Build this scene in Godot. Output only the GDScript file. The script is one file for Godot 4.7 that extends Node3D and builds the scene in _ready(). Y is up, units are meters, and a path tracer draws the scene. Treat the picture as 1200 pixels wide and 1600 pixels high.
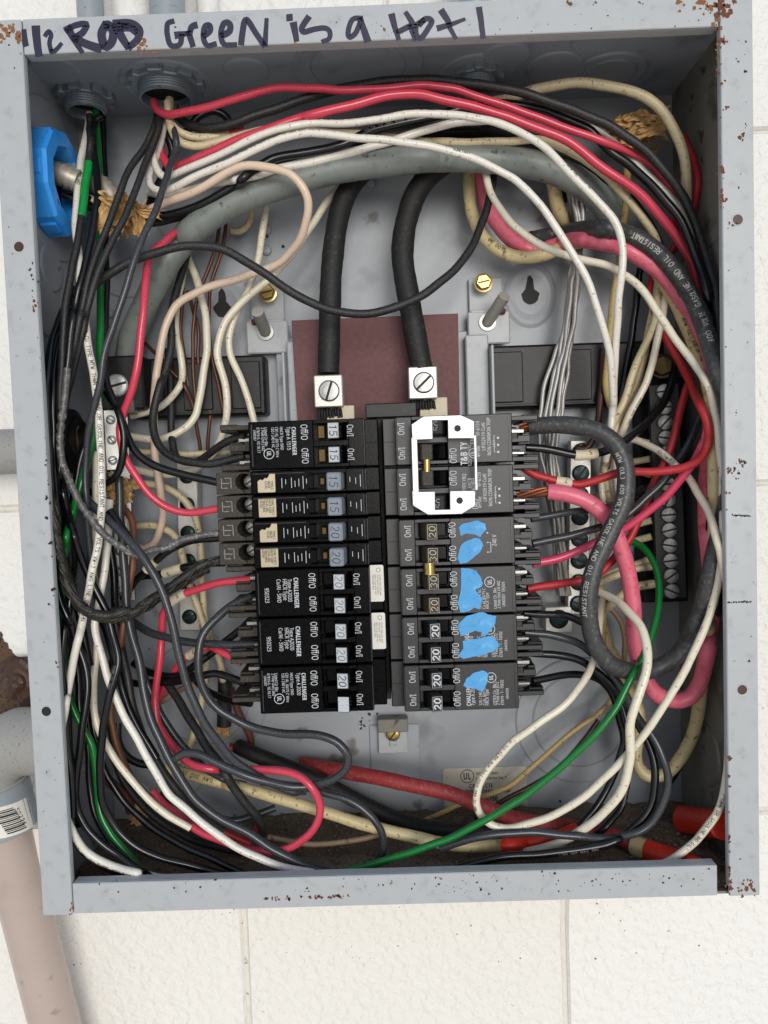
extends Node3D
# An open electrical panel on a painted block wall. Lengths in the builders are millimetres; meshes are committed in metres.
const MM := 0.001
const HALF_W := 185.0
const HALF_H := 225.3
const DEEP := 102.4          # depth of the box: its back is at z = -102.4, its rims at z = 0
var M := {}
var used := {}
var origin_of := {}
var rng := RandomNumberGenerator.new()
var fonts := {}
var glyph_cache := {}

func v(x: float, y: float, z: float) -> Vector3:
	return Vector3(x, y, z)

# ------------------------------------------------------------------ geometry collector
class Geo:
	var p := PackedVector3Array()
	var n := PackedVector3Array()
	var t := PackedVector2Array()
	var ix := PackedInt32Array()
	func face(pts: Array, hint: Vector3) -> void:
		var nn := Vector3.ZERO
		for i in pts.size():
			var a: Vector3 = pts[i]
			var b: Vector3 = pts[(i + 1) % pts.size()]
			nn += a.cross(b)
		nn = nn.normalized()
		var flip := nn.dot(hint) < 0.0
		if flip: nn = -nn
		var s := p.size()
		for q in pts:
			p.append(q); n.append(nn); t.append(Vector2(q.x + q.z, q.y + q.z) * 0.02)
		for i in range(1, pts.size() - 1):
			if flip: ix.append_array([s, s + i, s + i + 1])
			else: ix.append_array([s, s + i + 1, s + i])
	func box(c: Vector3, size: Vector3, bevel := 0.3, basis := Basis()) -> void:
		var h := size * 0.5
		var b: float = minf(bevel, minf(h.x, minf(h.y, h.z)) * 0.8)
		for ax in 3:
			for s in [-1.0, 1.0]:
				var u := (ax + 1) % 3
				var w := (ax + 2) % 3
				var pts := []
				for k in [[-1, -1], [1, -1], [1, 1], [-1, 1]]:
					var q := Vector3.ZERO
					q[ax] = s * h[ax]; q[u] = k[0] * (h[u] - b); q[w] = k[1] * (h[w] - b)
					pts.append(c + basis * q)
				var hint := Vector3.ZERO
				hint[ax] = s
				face(pts, basis * hint)
		if b > 0.0:
			for ax in 3:
				var u := (ax + 1) % 3
				var w := (ax + 2) % 3
				for su in [-1.0, 1.0]:
					for sw in [-1.0, 1.0]:
						var pts := []
						for k in [[-1, 0], [1, 0], [1, 1], [-1, 1]]:
							var q := Vector3.ZERO
							q[ax] = k[0] * (h[ax] - b)
							q[u] = su * (h[u] - (b if k[1] == 0 else 0.0))
							q[w] = sw * (h[w] - (0.0 if k[1] == 0 else b))
							pts.append(c + basis * q)
						var hint := Vector3.ZERO
						hint[u] = su; hint[w] = sw
						face(pts, basis * hint)
			for sx in [-1.0, 1.0]:
				for sy in [-1.0, 1.0]:
					for sz in [-1.0, 1.0]:
						var o := Vector3(sx * h.x, sy * h.y, sz * h.z)
						face([c + basis * (o - Vector3(0, sy * b, sz * b)), c + basis * (o - Vector3(sx * b, 0, sz * b)), c + basis * (o - Vector3(sx * b, sy * b, 0))], basis * o)
	# polygon (x, y) extruded from z0 to z1, top edge bevelled, placed by xf
	func prism(poly: PackedVector2Array, z0: float, z1: float, bevel := 0.3, xf := Transform3D()) -> void:
		if Geometry2D.is_polygon_clockwise(poly):
			poly = poly.duplicate(); poly.reverse()
		var ins := poly
		if bevel > 0.0:
			ins = PackedVector2Array()
			for i in poly.size():
				var a := (poly[i] - poly[i - 1]).normalized()
				var b := (poly[(i + 1) % poly.size()] - poly[i]).normalized()
				var na := Vector2(-a.y, a.x)
				var nb := Vector2(-b.y, b.x)
				var m := (na + nb)
				var l: float = maxf(m.length(), 0.4)
				ins.append(poly[i] + m.normalized() * bevel / maxf(l * 0.5, 0.4))
		var tri := Geometry2D.triangulate_polygon(ins)
		var up := xf.basis.z.normalized()
		for i in range(0, tri.size(), 3):
			face([xf * Vector3(ins[tri[i]].x, ins[tri[i]].y, z1), xf * Vector3(ins[tri[i + 1]].x, ins[tri[i + 1]].y, z1), xf * Vector3(ins[tri[i + 2]].x, ins[tri[i + 2]].y, z1)], up)
			face([xf * Vector3(poly[tri[i]].x, poly[tri[i]].y, z0), xf * Vector3(poly[tri[i + 1]].x, poly[tri[i + 1]].y, z0), xf * Vector3(poly[tri[i + 2]].x, poly[tri[i + 2]].y, z0)], -up)
		for i in poly.size():
			var j := (i + 1) % poly.size()
			var e := poly[j] - poly[i]
			if e.length() < 0.001: continue
			var out := xf.basis * Vector3(e.y, -e.x, 0)
			face([xf * Vector3(poly[i].x, poly[i].y, z0), xf * Vector3(poly[j].x, poly[j].y, z0), xf * Vector3(poly[j].x, poly[j].y, z1 - bevel), xf * Vector3(poly[i].x, poly[i].y, z1 - bevel)], out)
			if bevel > 0.0:
				face([xf * Vector3(poly[i].x, poly[i].y, z1 - bevel), xf * Vector3(poly[j].x, poly[j].y, z1 - bevel), xf * Vector3(ins[j].x, ins[j].y, z1), xf * Vector3(ins[i].x, ins[i].y, z1)], out + up * e.length())
	# profile of (radius, height) turned about xf's z axis; every band flat along its own length, smooth round
	func lathe(prof: PackedVector2Array, seg := 32, xf := Transform3D(), wob := 0.0) -> void:
		for k in prof.size() - 1:
			var a := prof[k]
			var b := prof[k + 1]
			var d := (b - a)
			if d.length() < 0.0001: continue
			var nr := Vector2(d.y, -d.x).normalized()
			var s := p.size()
			for i in seg + 1:
				var an := TAU * i / seg
				var c := Vector3(cos(an), sin(an), 0)
				for q in [a, b]:
					p.append(xf * (c * q.x + Vector3(0, 0, q.y + wob * sin(an * 3.0))))
					n.append((xf.basis * (c * nr.x + Vector3(0, 0, nr.y))).normalized())
					t.append(Vector2(float(i) / seg, q.y * 0.02))
			for i in seg:
				var o := s + i * 2
				ix.append_array([o, o + 1, o + 3, o, o + 3, o + 2])
	# tube through points with one radius each; ends capped
	func tube(pts: PackedVector3Array, rad: PackedFloat32Array, sides := 12, cap := true, oval := 1.0) -> void:
		var m := pts.size()
		var tan := PackedVector3Array()
		for i in m:
			tan.append((pts[mini(i + 1, m - 1)] - pts[maxi(i - 1, 0)]).normalized())
		var up := Vector3(0, 0, 1)
		if absf(tan[0].dot(up)) > 0.95: up = Vector3(0, 1, 0)
		var s0 := p.size()
		var run := 0.0
		for i in m:
			if i > 0: run += pts[i].distance_to(pts[i - 1])
			var side := tan[i].cross(up).normalized()
			up = side.cross(tan[i]).normalized()
			for k in sides + 1:
				var an := TAU * k / sides
				var d := side * cos(an) * oval + up * sin(an)
				p.append(pts[i] + d * rad[i]); n.append((side * cos(an) + up * sin(an)).normalized()); t.append(Vector2(float(k) / sides, run * 0.02))
		for i in m - 1:
			for k in sides:
				var a := s0 + i * (sides + 1) + k
				var b := a + sides + 1
				ix.append_array([a, a + 1, b + 1, a, b + 1, b])
		if cap:
			for e in [0, m - 1]:
				var ring := []
				for k in sides: ring.append(p[s0 + e * (sides + 1) + k])
				face(ring, -tan[0] if e == 0 else tan[m - 1])
	# flat ribbon stroke on a surface with normal nn
	func stroke(pts: PackedVector3Array, w0: float, w1: float, nn: Vector3) -> void:
		var m := pts.size()
		var s := p.size()
		for i in m:
			var d := (pts[mini(i + 1, m - 1)] - pts[maxi(i - 1, 0)]).normalized()
			var side := nn.cross(d).normalized() * lerpf(w0, w1, float(i) / maxf(m - 1, 1)) * 0.5
			var q := pts[i]
			if i == 0: q -= d * w0 * 0.25
			if i == m - 1: q += d * w1 * 0.25
			p.append(q + side); p.append(q - side); n.append(nn); n.append(nn); t.append(Vector2(0, i)); t.append(Vector2(1, i))
		for i in m - 1:
			var a := s + i * 2
			ix.append_array([a, a + 2, a + 1, a + 1, a + 2, a + 3])
	func empty() -> bool: return p.is_empty()
	func mesh(o: Vector3) -> ArrayMesh:
		var arr := []
		arr.resize(Mesh.ARRAY_MAX)
		var q := PackedVector3Array()
		q.resize(p.size())
		for i in p.size(): q[i] = (p[i] - o) * 0.001
		arr[Mesh.ARRAY_VERTEX] = q; arr[Mesh.ARRAY_NORMAL] = n; arr[Mesh.ARRAY_TEX_UV] = t; arr[Mesh.ARRAY_INDEX] = ix
		var m := ArrayMesh.new()
		m.add_surface_from_arrays(Mesh.PRIMITIVE_TRIANGLES, arr)
		return m
	func centre() -> Vector3:
		var lo := p[0]
		var hi := p[0]
		for q in p:
			lo = lo.min(q); hi = hi.max(q)
		return (lo + hi) * 0.5

# ------------------------------------------------------------------ scene helpers
func numbered(called: String) -> String:
	var k: int = used.get(called, -1) + 1
	used[called] = k
	return called if k == 0 else "%s_%03d" % [called, k]

func tag(o: Node, label: String, category: String, group := "") -> Node:
	o.set_meta("label", label); o.set_meta("category", category)
	if group != "": o.set_meta("group", group)
	return o

func thing(called: String, label: String, category: String, at: Vector3, group := "") -> Node3D:
	var o := Node3D.new()
	o.name = numbered(called); o.position = at * MM
	add_child(o); origin_of[o] = at
	tag(o, label, category, group)
	return o

func part(g: Geo, called: String, mat: Material, parent: Node3D, label := "") -> MeshInstance3D:
	var o := MeshInstance3D.new()
	var base: Vector3 = origin_of[parent]
	var c := g.centre()
	o.mesh = g.mesh(c); o.material_override = mat; o.name = called; o.position = (c - base) * MM
	parent.add_child(o, true); origin_of[o] = c
	if label != "": o.set_meta("label", label)
	return o

func single(g: Geo, called: String, mat: Material, label: String, category: String, group := "") -> MeshInstance3D:
	var o := MeshInstance3D.new()
	var c := g.centre()
	o.mesh = g.mesh(c); o.material_override = mat; o.name = numbered(called); o.position = c * MM
	add_child(o); origin_of[o] = c
	tag(o, label, category, group)
	return o

func noise_tex(freq: float, ramp: Array, seed_: int, oct := 4, kind := FastNoiseLite.TYPE_SIMPLEX_SMOOTH, size := 512) -> NoiseTexture2D:
	var f := FastNoiseLite.new()
	f.seed = seed_; f.frequency = freq; f.fractal_octaves = oct; f.noise_type = kind
	var x := NoiseTexture2D.new()
	x.width = size; x.height = size; x.seamless = true; x.noise = f
	var g := Gradient.new()
	var offs := PackedFloat32Array()
	var cols := PackedColorArray()
	for r in ramp:
		offs.append(r[0]); cols.append(r[1])
	g.offsets = offs; g.colors = cols
	x.color_ramp = g
	return x

func bump_tex(freq: float, seed_: int, strength: float, oct := 3) -> NoiseTexture2D:
	var f := FastNoiseLite.new()
	f.seed = seed_; f.frequency = freq; f.fractal_octaves = oct
	var x := NoiseTexture2D.new()
	x.width = 512; x.height = 512; x.seamless = true; x.noise = f; x.as_normal_map = true; x.bump_strength = strength
	return x

func plain(c: Color, rough := 0.5, metal := 0.0, spec := 0.5) -> StandardMaterial3D:
	var m := StandardMaterial3D.new()
	m.albedo_color = c; m.roughness = rough; m.metallic = metal; m.metallic_specular = spec
	return m

# a surface with mottling, and dirt specks above the speck level
func worn(c: Color, dark: Color, speck: Color, rough: float, freq: float, scale: float, seed_: int, level := 0.8, metal := 0.0, bump: Texture2D = null, bump_scale := 0.6) -> StandardMaterial3D:
	var m := StandardMaterial3D.new()
	m.albedo_texture = noise_tex(freq, [[0.0, dark], [0.32, c], [level - 0.06, c.lightened(0.03)], [level, speck.lerp(c, 0.35)], [minf(level + 0.08, 0.99), speck]], seed_, 5)
	m.roughness = rough; m.metallic = metal
	m.uv1_triplanar = true; m.uv1_scale = Vector3.ONE * scale
	if bump:
		m.normal_enabled = true; m.normal_texture = bump; m.normal_scale = bump_scale
	return m

func build_materials() -> void:
	var b_fine := bump_tex(0.05, 3, 3.0)
	var b_scuff := bump_tex(0.02, 9, 2.0, 4)
	M.paint = worn(Color(.665, .678, .685), Color(.605, .617, .625), Color(.52, .52, .52), .40, .03, 6.0, 11, .97, 0.0, b_scuff, .12)
	M.inside = worn(Color(.61, .628, .65), Color(.47, .485, .505), Color(.40, .385, .37), .36, .007, 4.0, 12, .93, 0.0, b_scuff, .15)
	M.ceiling = worn(Color(.60, .625, .66), Color(.47, .49, .52), Color(.34, .31, .29), .40, .012, 5.0, 13, .95, 0.0, b_scuff, .15)
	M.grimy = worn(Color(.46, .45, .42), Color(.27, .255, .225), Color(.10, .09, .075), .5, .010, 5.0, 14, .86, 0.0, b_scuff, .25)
	M.dirt = worn(Color(.44, .385, .32), Color(.26, .22, .18), Color(.60, .55, .48), .95, .06, 14.0, 15, .74, 0.0, b_fine, 1.4)
	M.red = worn(Color(.80, .25, .33), Color(.73, .20, .275), Color(.42, .17, .16), .24, .03, 26.0, 21, .84)
	M.redd = worn(Color(.60, .17, .18), Color(.44, .13, .135), Color(.52, .42, .38), .6, .03, 22.0, 82, .74)
	M.red2 = worn(Color(.70, .15, .175), Color(.56, .11, .13), Color(.25, .10, .09), .45, .03, 22.0, 22, .78)
	M.pink = worn(Color(.82, .26, .38), Color(.74, .19, .29), Color(.40, .14, .16), .24, .03, 26.0, 23, .86)
	M.pinkc = worn(Color(.87, .42, .50), Color(.78, .27, .34), Color(.55, .30, .30), .36, .012, 20.0, 24, .82, 0.0, b_scuff, .5)
	M.tape = worn(Color(.80, .17, .09), Color(.66, .12, .07), Color(.70, .45, .38), .45, .03, 22.0, 25, .86, 0.0, b_scuff, .5)
	M.white = worn(Color(.885, .865, .82), Color(.80, .765, .70), Color(.46, .39, .31), .28, .025, 24.0, 26, .82)
	M.cream2 = worn(Color(.88, .845, .76), Color(.80, .74, .63), Color(.48, .40, .30), .28, .022, 24.0, 27, .86)
	M.cream = worn(Color(.80, .74, .60), Color(.68, .60, .46), Color(.36, .29, .21), .42, .022, 22.0, 28, .80)
	M.beige = worn(Color(.85, .755, .67), Color(.79, .68, .59), Color(.55, .42, .34), .30, .022, 24.0, 29, .86)
	M.ivory = worn(Color(.80, .73, .55), Color(.68, .60, .40), Color(.34, .28, .18), .42, .018, 18.0, 30, .80)
	M.tan = worn(Color(.74, .64, .42), Color(.62, .52, .32), Color(.30, .24, .16), .45, .02, 20.0, 31, .84)
	M.taupe = worn(Color(.60, .50, .39), Color(.50, .41, .31), Color(.28, .22, .17), .5, .02, 20.0, 32, .84)
	M.black = worn(Color(.055, .058, .066), Color(.04, .042, .048), Color(.26, .25, .24), .27, .03, 30.0, 33, .84)
	M.gloss = worn(Color(.028, .032, .045), Color(.02, .022, .03), Color(.12, .12, .12), .20, .03, 30.0, 34, .90)
	M.blackd = worn(Color(.105, .105, .11), Color(.07, .07, .074), Color(.40, .38, .34), .52, .05, 34.0, 35, .76)
	M.dirtw = worn(Color(.07, .062, .05), Color(.02, .02, .02), Color(.38, .34, .26), .42, .06, 38.0, 36, .70, 0.0, b_fine, 1.6)
	M.greyw = worn(Color(.20, .21, .225), Color(.15, .155, .165), Color(.46, .45, .43), .27, .04, 32.0, 37, .82)
	M.cableg = worn(Color(.225, .23, .235), Color(.16, .165, .17), Color(.44, .41, .36), .44, .025, 24.0, 38, .76, 0.0, b_scuff, .4)
	M.torn = worn(Color(.33, .325, .32), Color(.13, .12, .11), Color(.66, .66, .64), .28, .02, 26.0, 39, .74, 0.0, b_fine, 1.2)
	M.rubber = worn(Color(.085, .083, .08), Color(.055, .054, .052), Color(.30, .27, .23), .62, .03, 22.0, 40, .80, 0.0, b_fine, .3)
	M.jacket = worn(Color(.47, .495, .475), Color(.38, .395, .37), Color(.26, .25, .20), .46, .014, 14.0, 41, .84, 0.0, b_scuff, .4)
	M.green = worn(Color(.055, .43, .17), Color(.04, .33, .12), Color(.22, .32, .20), .22, .03, 28.0, 42, .86)
	M.gtape = worn(Color(.06, .55, .24), Color(.05, .46, .2), Color(.62, .66, .6), .36, .04, 30.0, 43, .82)
	M.brown = worn(Color(.46, .29, .20), Color(.38, .23, .16), Color(.20, .13, .1), .45, .03, 26.0, 44, .86)
	M.brownd = worn(Color(.24, .12, .065), Color(.16, .08, .045), Color(.10, .06, .04), .42, .03, 26.0, 45, .86)
	M.rust = worn(Color(.36, .17, .12), Color(.24, .11, .08), Color(.13, .07, .05), .7, .04, 26.0, 46, .8)
	M.bronze = plain(Color(.36, .22, .15), .38, .35)
	M.copper = worn(Color(.62, .37, .26), Color(.40, .22, .15), Color(.20, .12, .09), .45, .05, 60.0, 81, .8, .7)
	M.alu = worn(Color(.70, .69, .67), Color(.52, .51, .49), Color(.24, .22, .20), .48, .03, 40.0, 47, .80, .55)
	M.tagm = worn(Color(.84, .79, .68), Color(.76, .69, .57), Color(.5, .42, .32), .6, .03, 40.0, 48, .86)
	M.plastic = worn(Color(.019, .020, .024), Color(.013, .014, .017), Color(.14, .13, .12), .20, .03, 26.0, 51, .88, 0.0, b_fine, .05)
	M.plastic.metallic_specular = .22
	M.plasticg = worn(Color(.062, .064, .071), Color(.048, .05, .056), Color(.26, .25, .23), .40, .03, 26.0, 52, .88, 0.0, b_fine, .06)
	M.edge = worn(Color(.12, .122, .13), Color(.05, .052, .06), Color(.40, .39, .37), .34, .03, 30.0, 50, .82)
	M.dusty = worn(Color(.19, .165, .135), Color(.11, .095, .077), Color(.34, .30, .24), .62, .035, 30.0, 53, .78, 0.0, b_fine, .4)
	M.carrier = worn(Color(.075, .077, .08), Color(.06, .06, .063), Color(.20, .18, .16), .50, .02, 16.0, 54, .84)
	M.dark = plain(Color(.025, .024, .024), .6)
	M.print_white = plain(Color(.78, .79, .80), .5)
	M.lettering_grey = plain(Color(.62, .62, .60), .6)
	M.lt = plain(Color(.72, .72, .68), .6)
	M.gry = plain(Color(.48, .48, .47), .6)
	M.ink = plain(Color(.20, .18, .16), .6)
	M.black_ink = plain(Color(.07, .065, .065), .6)
	M.marker = worn(Color(.115, .095, .20), Color(.06, .05, .11), Color(.26, .24, .34), .45, .05, 60.0, 55, .8)
	M.handle_grey = worn(Color(.50, .53, .57), Color(.45, .48, .52), Color(.25, .25, .25), .38, .03, 40.0, 56, .88)
	M.handle_white = worn(Color(.72, .74, .76), Color(.62, .64, .66), Color(.36, .36, .36), .42, .04, 40.0, 57, .84)
	M.silver = worn(Color(.74, .74, .74), Color(.62, .62, .62), Color(.42, .41, .40), .38, .03, 30.0, 58, .84, .5)
	M.steel = worn(Color(.58, .58, .57), Color(.42, .41, .40), Color(.20, .17, .14), .36, .04, 40.0, 59, .82, .8)
	M.lug = worn(Color(.78, .77, .74), Color(.66, .65, .62), Color(.24, .22, .20), .38, .05, 46.0, 60, .80, .45)
	M.galv = worn(Color(.62, .66, .69), Color(.44, .48, .51), Color(.20, .15, .12), .42, .03, 30.0, 61, .84, .55)
	M.brass = worn(Color(.70, .60, .37), Color(.50, .41, .22), Color(.30, .22, .12), .28, .05, 60.0, 62, .84, .9)
	M.brass_d = worn(Color(.30, .23, .10), Color(.18, .14, .07), Color(.12, .09, .05), .4, .05, 60.0, 63, .84, .6)
	M.greenscrew = worn(Color(.08, .15, .155), Color(.05, .09, .095), Color(.28, .30, .30), .28, .05, 60.0, 64, .84, .6)
	M.foil = worn(Color(.66, .62, .53), Color(.50, .455, .37), Color(.26, .22, .17), .36, .04, 60.0, 65, .86, .6)
	M.sticker = worn(Color(.90, .885, .85), Color(.84, .82, .77), Color(.55, .48, .40), .5, .03, 40.0, 66, .88)
	M.bluetape = worn(Color(.33, .62, .83), Color(.27, .55, .77), Color(.42, .68, .87), .75, .006, 30.0, 67, .86, 0.0, b_scuff, 1.2)
	M.blue = worn(Color(.20, .61, .96), Color(.17, .55, .92), Color(.05, .24, .56), .36, .015, 16.0, 68, .86, 0.0, b_scuff, .2)
	M.fibre = worn(Color(.40, .235, .235), Color(.35, .20, .20), Color(.50, .36, .36), .62, .03, 16.0, 69, .90)
	M.kraft = worn(Color(.80, .66, .45), Color(.70, .54, .33), Color(.42, .27, .13), .8, .03, 40.0, 70, .78, 0.0, b_fine, .8)
	M.armour = worn(Color(.74, .71, .65), Color(.46, .43, .38), Color(.28, .24, .2), .42, .04, 40.0, 71, .84, .5)
	M.pvc = worn(Color(.56, .59, .61), Color(.52, .55, .57), Color(.42, .41, .38), .45, .02, 12.0, 72, .9)
	M.pvc_old = worn(Color(.58, .575, .56), Color(.50, .49, .47), Color(.44, .35, .27), .6, .03, 16.0, 73, .84, 0.0, b_fine, .25)
	M.pipe = worn(Color(.70, .635, .60), Color(.67, .605, .57), Color(.52, .45, .40), .26, .01, 6.0, 74, .92)
	M.foam = worn(Color(.22, .12, .06), Color(.10, .055, .03), Color(.50, .32, .15), .5, .05, 40.0, 75, .84, 0.0, b_fine, .8)
	M.label = worn(Color(.76, .735, .68), Color(.70, .67, .61), Color(.56, .50, .42), .42, .015, 20.0, 76, .88)
	M.chip = worn(Color(.40, .23, .15), Color(.26, .15, .10), Color(.50, .30, .18), .85, .05, 60.0, 77, .8)
	M.chip_dark = plain(Color(.10, .09, .085), .7)
	M.rust_stain = worn(Color(.50, .33, .18), Color(.36, .21, .11), Color(.62, .46, .28), .8, .04, 60.0, 78, .8)
	M.mortar = worn(Color(.86, .845, .81), Color(.80, .78, .73), Color(.55, .50, .44), .8, .02, 6.0, 79, .86, 0.0, b_fine, .8)
	M.bare_block = worn(Color(.34, .26, .19), Color(.22, .16, .11), Color(.10, .08, .06), .9, .03, 20.0, 80, .72, 0.0, b_fine, 1.2)
	# painted block: roller-textured paint with pits
	for k in 3:
		var base: Color = [Color(.905, .896, .872), Color(.90, .889, .862), Color(.91, .902, .882)][k]
		var m := worn(base, base.darkened(.035), Color(.50, .47, .43), .5, [.05, .06, .045][k], 6.0, 90 + k, .965)
		m.normal_enabled = true
		m.normal_texture = bump_tex(.035, 95 + k, 5.0, 4)
		m.normal_scale = .85
		M["block%d" % k] = m

# ------------------------------------------------------------------ lettering
func font(bold: bool) -> SystemFont:
	if not fonts.has(bold):
		var f := SystemFont.new()
		f.font_names = PackedStringArray(["Droid Sans"])
		f.font_weight = 700 if bold else 400
		fonts[bold] = f
	return fonts[bold]

func glyphs(text: String, bold: bool) -> Array:      # [vertices, indices] of a flat text, capital height about 1
	var key := text + str(bold)
	if glyph_cache.has(key): return glyph_cache[key]
	var tm := TextMesh.new()
	tm.text = text; tm.font = font(bold); tm.font_size = 48; tm.pixel_size = 1.0 / 34.0; tm.depth = 0.0; tm.curve_step = 1.2
	tm.horizontal_alignment = HORIZONTAL_ALIGNMENT_LEFT; tm.vertical_alignment = VERTICAL_ALIGNMENT_BOTTOM
	var arr := tm.get_mesh_arrays()
	var r := [PackedVector3Array(), PackedInt32Array()]
	if arr.size() and arr[Mesh.ARRAY_VERTEX] != null:
		r = [arr[Mesh.ARRAY_VERTEX], arr[Mesh.ARRAY_INDEX]]
	glyph_cache[key] = r
	return r

# text on a plane: at = middle of the text line's start..end, along = reading direction, up = letter top direction
func letter(g: Geo, text: String, at: Vector3, height: float, along: Vector3, up: Vector3, bold := false, squeeze := 0.85, align := 0.5) -> void:
	var gl := glyphs(text, bold)
	var vs: PackedVector3Array = gl[0]
	var ids: PackedInt32Array = gl[1]
	if vs.is_empty(): return
	var lo := 1e9
	var hi := -1e9
	var y0 := 1e9
	for q in vs:
		lo = minf(lo, q.x); hi = maxf(hi, q.x); y0 = minf(y0, q.y)
	var cy := y0 + 0.5
	var nn := along.cross(up).normalized()
	var s := g.p.size()
	var mid := lerpf(lo, hi, align)
	for q in vs:
		g.p.append(at + along * (q.x - mid) * height * squeeze + up * (q.y - cy) * height)
		g.n.append(nn); g.t.append(Vector2(q.x, q.y))
	for i in ids: g.ix.append(s + i)

const STROKES := {
	"A": "0,0 .5,1 1,0|.2,.4 .8,.4", "B": "0,0 0,1 .7,1 .8,.75 .6,.52 0,.52|.6,.52 .9,.3 .7,0 0,0", "C": "1,.85 .6,1 .15,.8 .05,.4 .3,.05 .7,0 1,.15", "D": "0,0 0,1 .6,1 .95,.6 .9,.3 .6,0 0,0",
	"E": "1,0 0,0 0,1 1,1|0,.52 .8,.52", "F": "0,0 0,1 1,1|0,.52 .8,.52", "G": "1,.85 .6,1 .15,.8 .05,.4 .3,.05 .7,0 1,.15 1,.45 .6,.45", "H": "0,0 0,1|1,0 1,1|0,.5 1,.5", "I": ".5,0 .5,1", "J": ".9,1 .9,.2 .5,0 .1,.2",
	"K": "0,0 0,1|1,1 .05,.45 1,0", "L": "0,1 0,0 .9,0", "M": "0,0 0,1 .5,.3 1,1 1,0", "N": "0,0 0,1 1,0 1,1", "O": ".5,0 .1,.2 0,.5 .1,.8 .5,1 .9,.8 1,.5 .9,.2 .5,0", "P": "0,0 0,1 .8,1 .95,.75 .8,.5 0,.5",
	"Q": ".5,0 .1,.2 0,.5 .1,.8 .5,1 .9,.8 1,.5 .9,.2 .5,0|.6,.3 1,-.1", "R": "0,0 0,1 .8,1 .95,.75 .8,.5 0,.5|.5,.5 1,0", "S": ".95,.85 .5,1 .1,.8 .2,.58 .8,.42 .95,.2 .5,0 .05,.15", "T": ".5,0 .5,1|0,1 1,1", "U": "0,1 0,.25 .3,0 .7,0 1,.25 1,1",
	"V": "0,1 .5,0 1,1", "W": "0,1 .25,0 .5,.7 .75,0 1,1", "X": "0,0 1,1|0,1 1,0", "Y": "0,1 .5,.5 1,1|.5,.5 .5,0", "Z": "0,1 1,1 0,0 1,0",
	"0": ".5,0 .1,.2 .05,.5 .1,.8 .5,1 .9,.8 .95,.5 .9,.2 .5,0", "1": ".2,.8 .55,1 .55,0", "2": ".05,.8 .4,1 .85,.85 .8,.55 .05,0 .95,0", "3": ".05,.9 .5,1 .9,.8 .5,.55 .95,.3 .6,0 .05,.1", "4": ".7,0 .7,1 0,.3 1,.3", "5": ".9,1 .1,1 .1,.6 .6,.62 .95,.35 .6,0 .05,.1",
	"6": ".8,1 .2,.6 .05,.3 .4,0 .85,.15 .8,.5 .2,.45", "7": "0,1 1,1 .4,0", "8": ".5,.52 .15,.75 .5,1 .85,.75 .5,.52 .05,.25 .5,0 .95,.25 .5,.52", "9": ".9,.55 .3,.5 .1,.8 .5,1 .9,.8 .8,.3 .4,0", "-": ".1,.5 .9,.5", ".": ".4,0 .5,.06", "(": ".8,1.05 .4,.7 .4,.3 .8,-.05", ")": ".2,1.05 .6,.7 .6,.3 .2,-.05", "/": "0,0 1,1"}

func strokes(ch: String) -> Array:
	var out := []
	if not STROKES.has(ch): return out
	for line in STROKES[ch].split("|"):
		var pl := PackedVector2Array()
		for q in line.split(" "):
			var c: PackedStringArray = q.split(",")
			pl.append(Vector2(float(c[0]), float(c[1])))
		out.append(pl)
	return out

# flat lettering by strokes (rating digits on handles, hand-stamped marks)
func stroke_text(g: Geo, text: String, at: Vector3, height: float, width: float, along: Vector3, up: Vector3, thick: float, slant := 0.0) -> void:
	var nn := along.cross(up).normalized()
	var total := text.length() * width * 1.3 - width * 0.3
	for i in text.length():
		var x0 := -total * 0.5 + i * width * 1.3
		for pl in strokes(text[i]):
			var w := PackedVector3Array()
			for q in pl:
				w.append(at + along * (x0 + q.x * width + slant * (q.y - .5) * height) + up * (q.y - 0.5) * height)
			g.stroke(w, thick, thick, nn)

# ------------------------------------------------------------------ wires
func spline(c: PackedVector3Array, step: float) -> PackedVector3Array:
	var out := PackedVector3Array()
	var m := c.size()
	for i in m - 1:
		var p0 := c[i - 1] if i > 0 else c[0] * 2.0 - c[1]
		var p1 := c[i]
		var p2 := c[i + 1]
		var p3 := c[i + 2] if i + 2 < m else c[m - 1] * 2.0 - c[m - 2]
		var d1: float = maxf(p1.distance_to(p2), 0.01)
		var m1 := (p2 - p0) / maxf(p0.distance_to(p1) + d1, 0.01) * d1
		var m2 := (p3 - p1) / maxf(p2.distance_to(p3) + d1, 0.01) * d1
		var k := maxi(1, int(d1 / step))
		for j in k:
			var t := float(j) / k
			var t2 := t * t
			var t3 := t2 * t
			out.append(p1 * (2 * t3 - 3 * t2 + 1) + m1 * (t3 - 2 * t2 + t) + p2 * (-2 * t3 + 3 * t2) + m2 * (t3 - t2))
	out.append(c[m - 1])
	return out

func cut(pts: PackedVector3Array, f0: float, f1: float) -> PackedVector3Array:
	var a := int(f0 * (pts.size() - 1))
	var b := maxi(a + 2, int(ceil(f1 * (pts.size() - 1))))
	return pts.slice(a, mini(b + 1, pts.size()))

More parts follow.
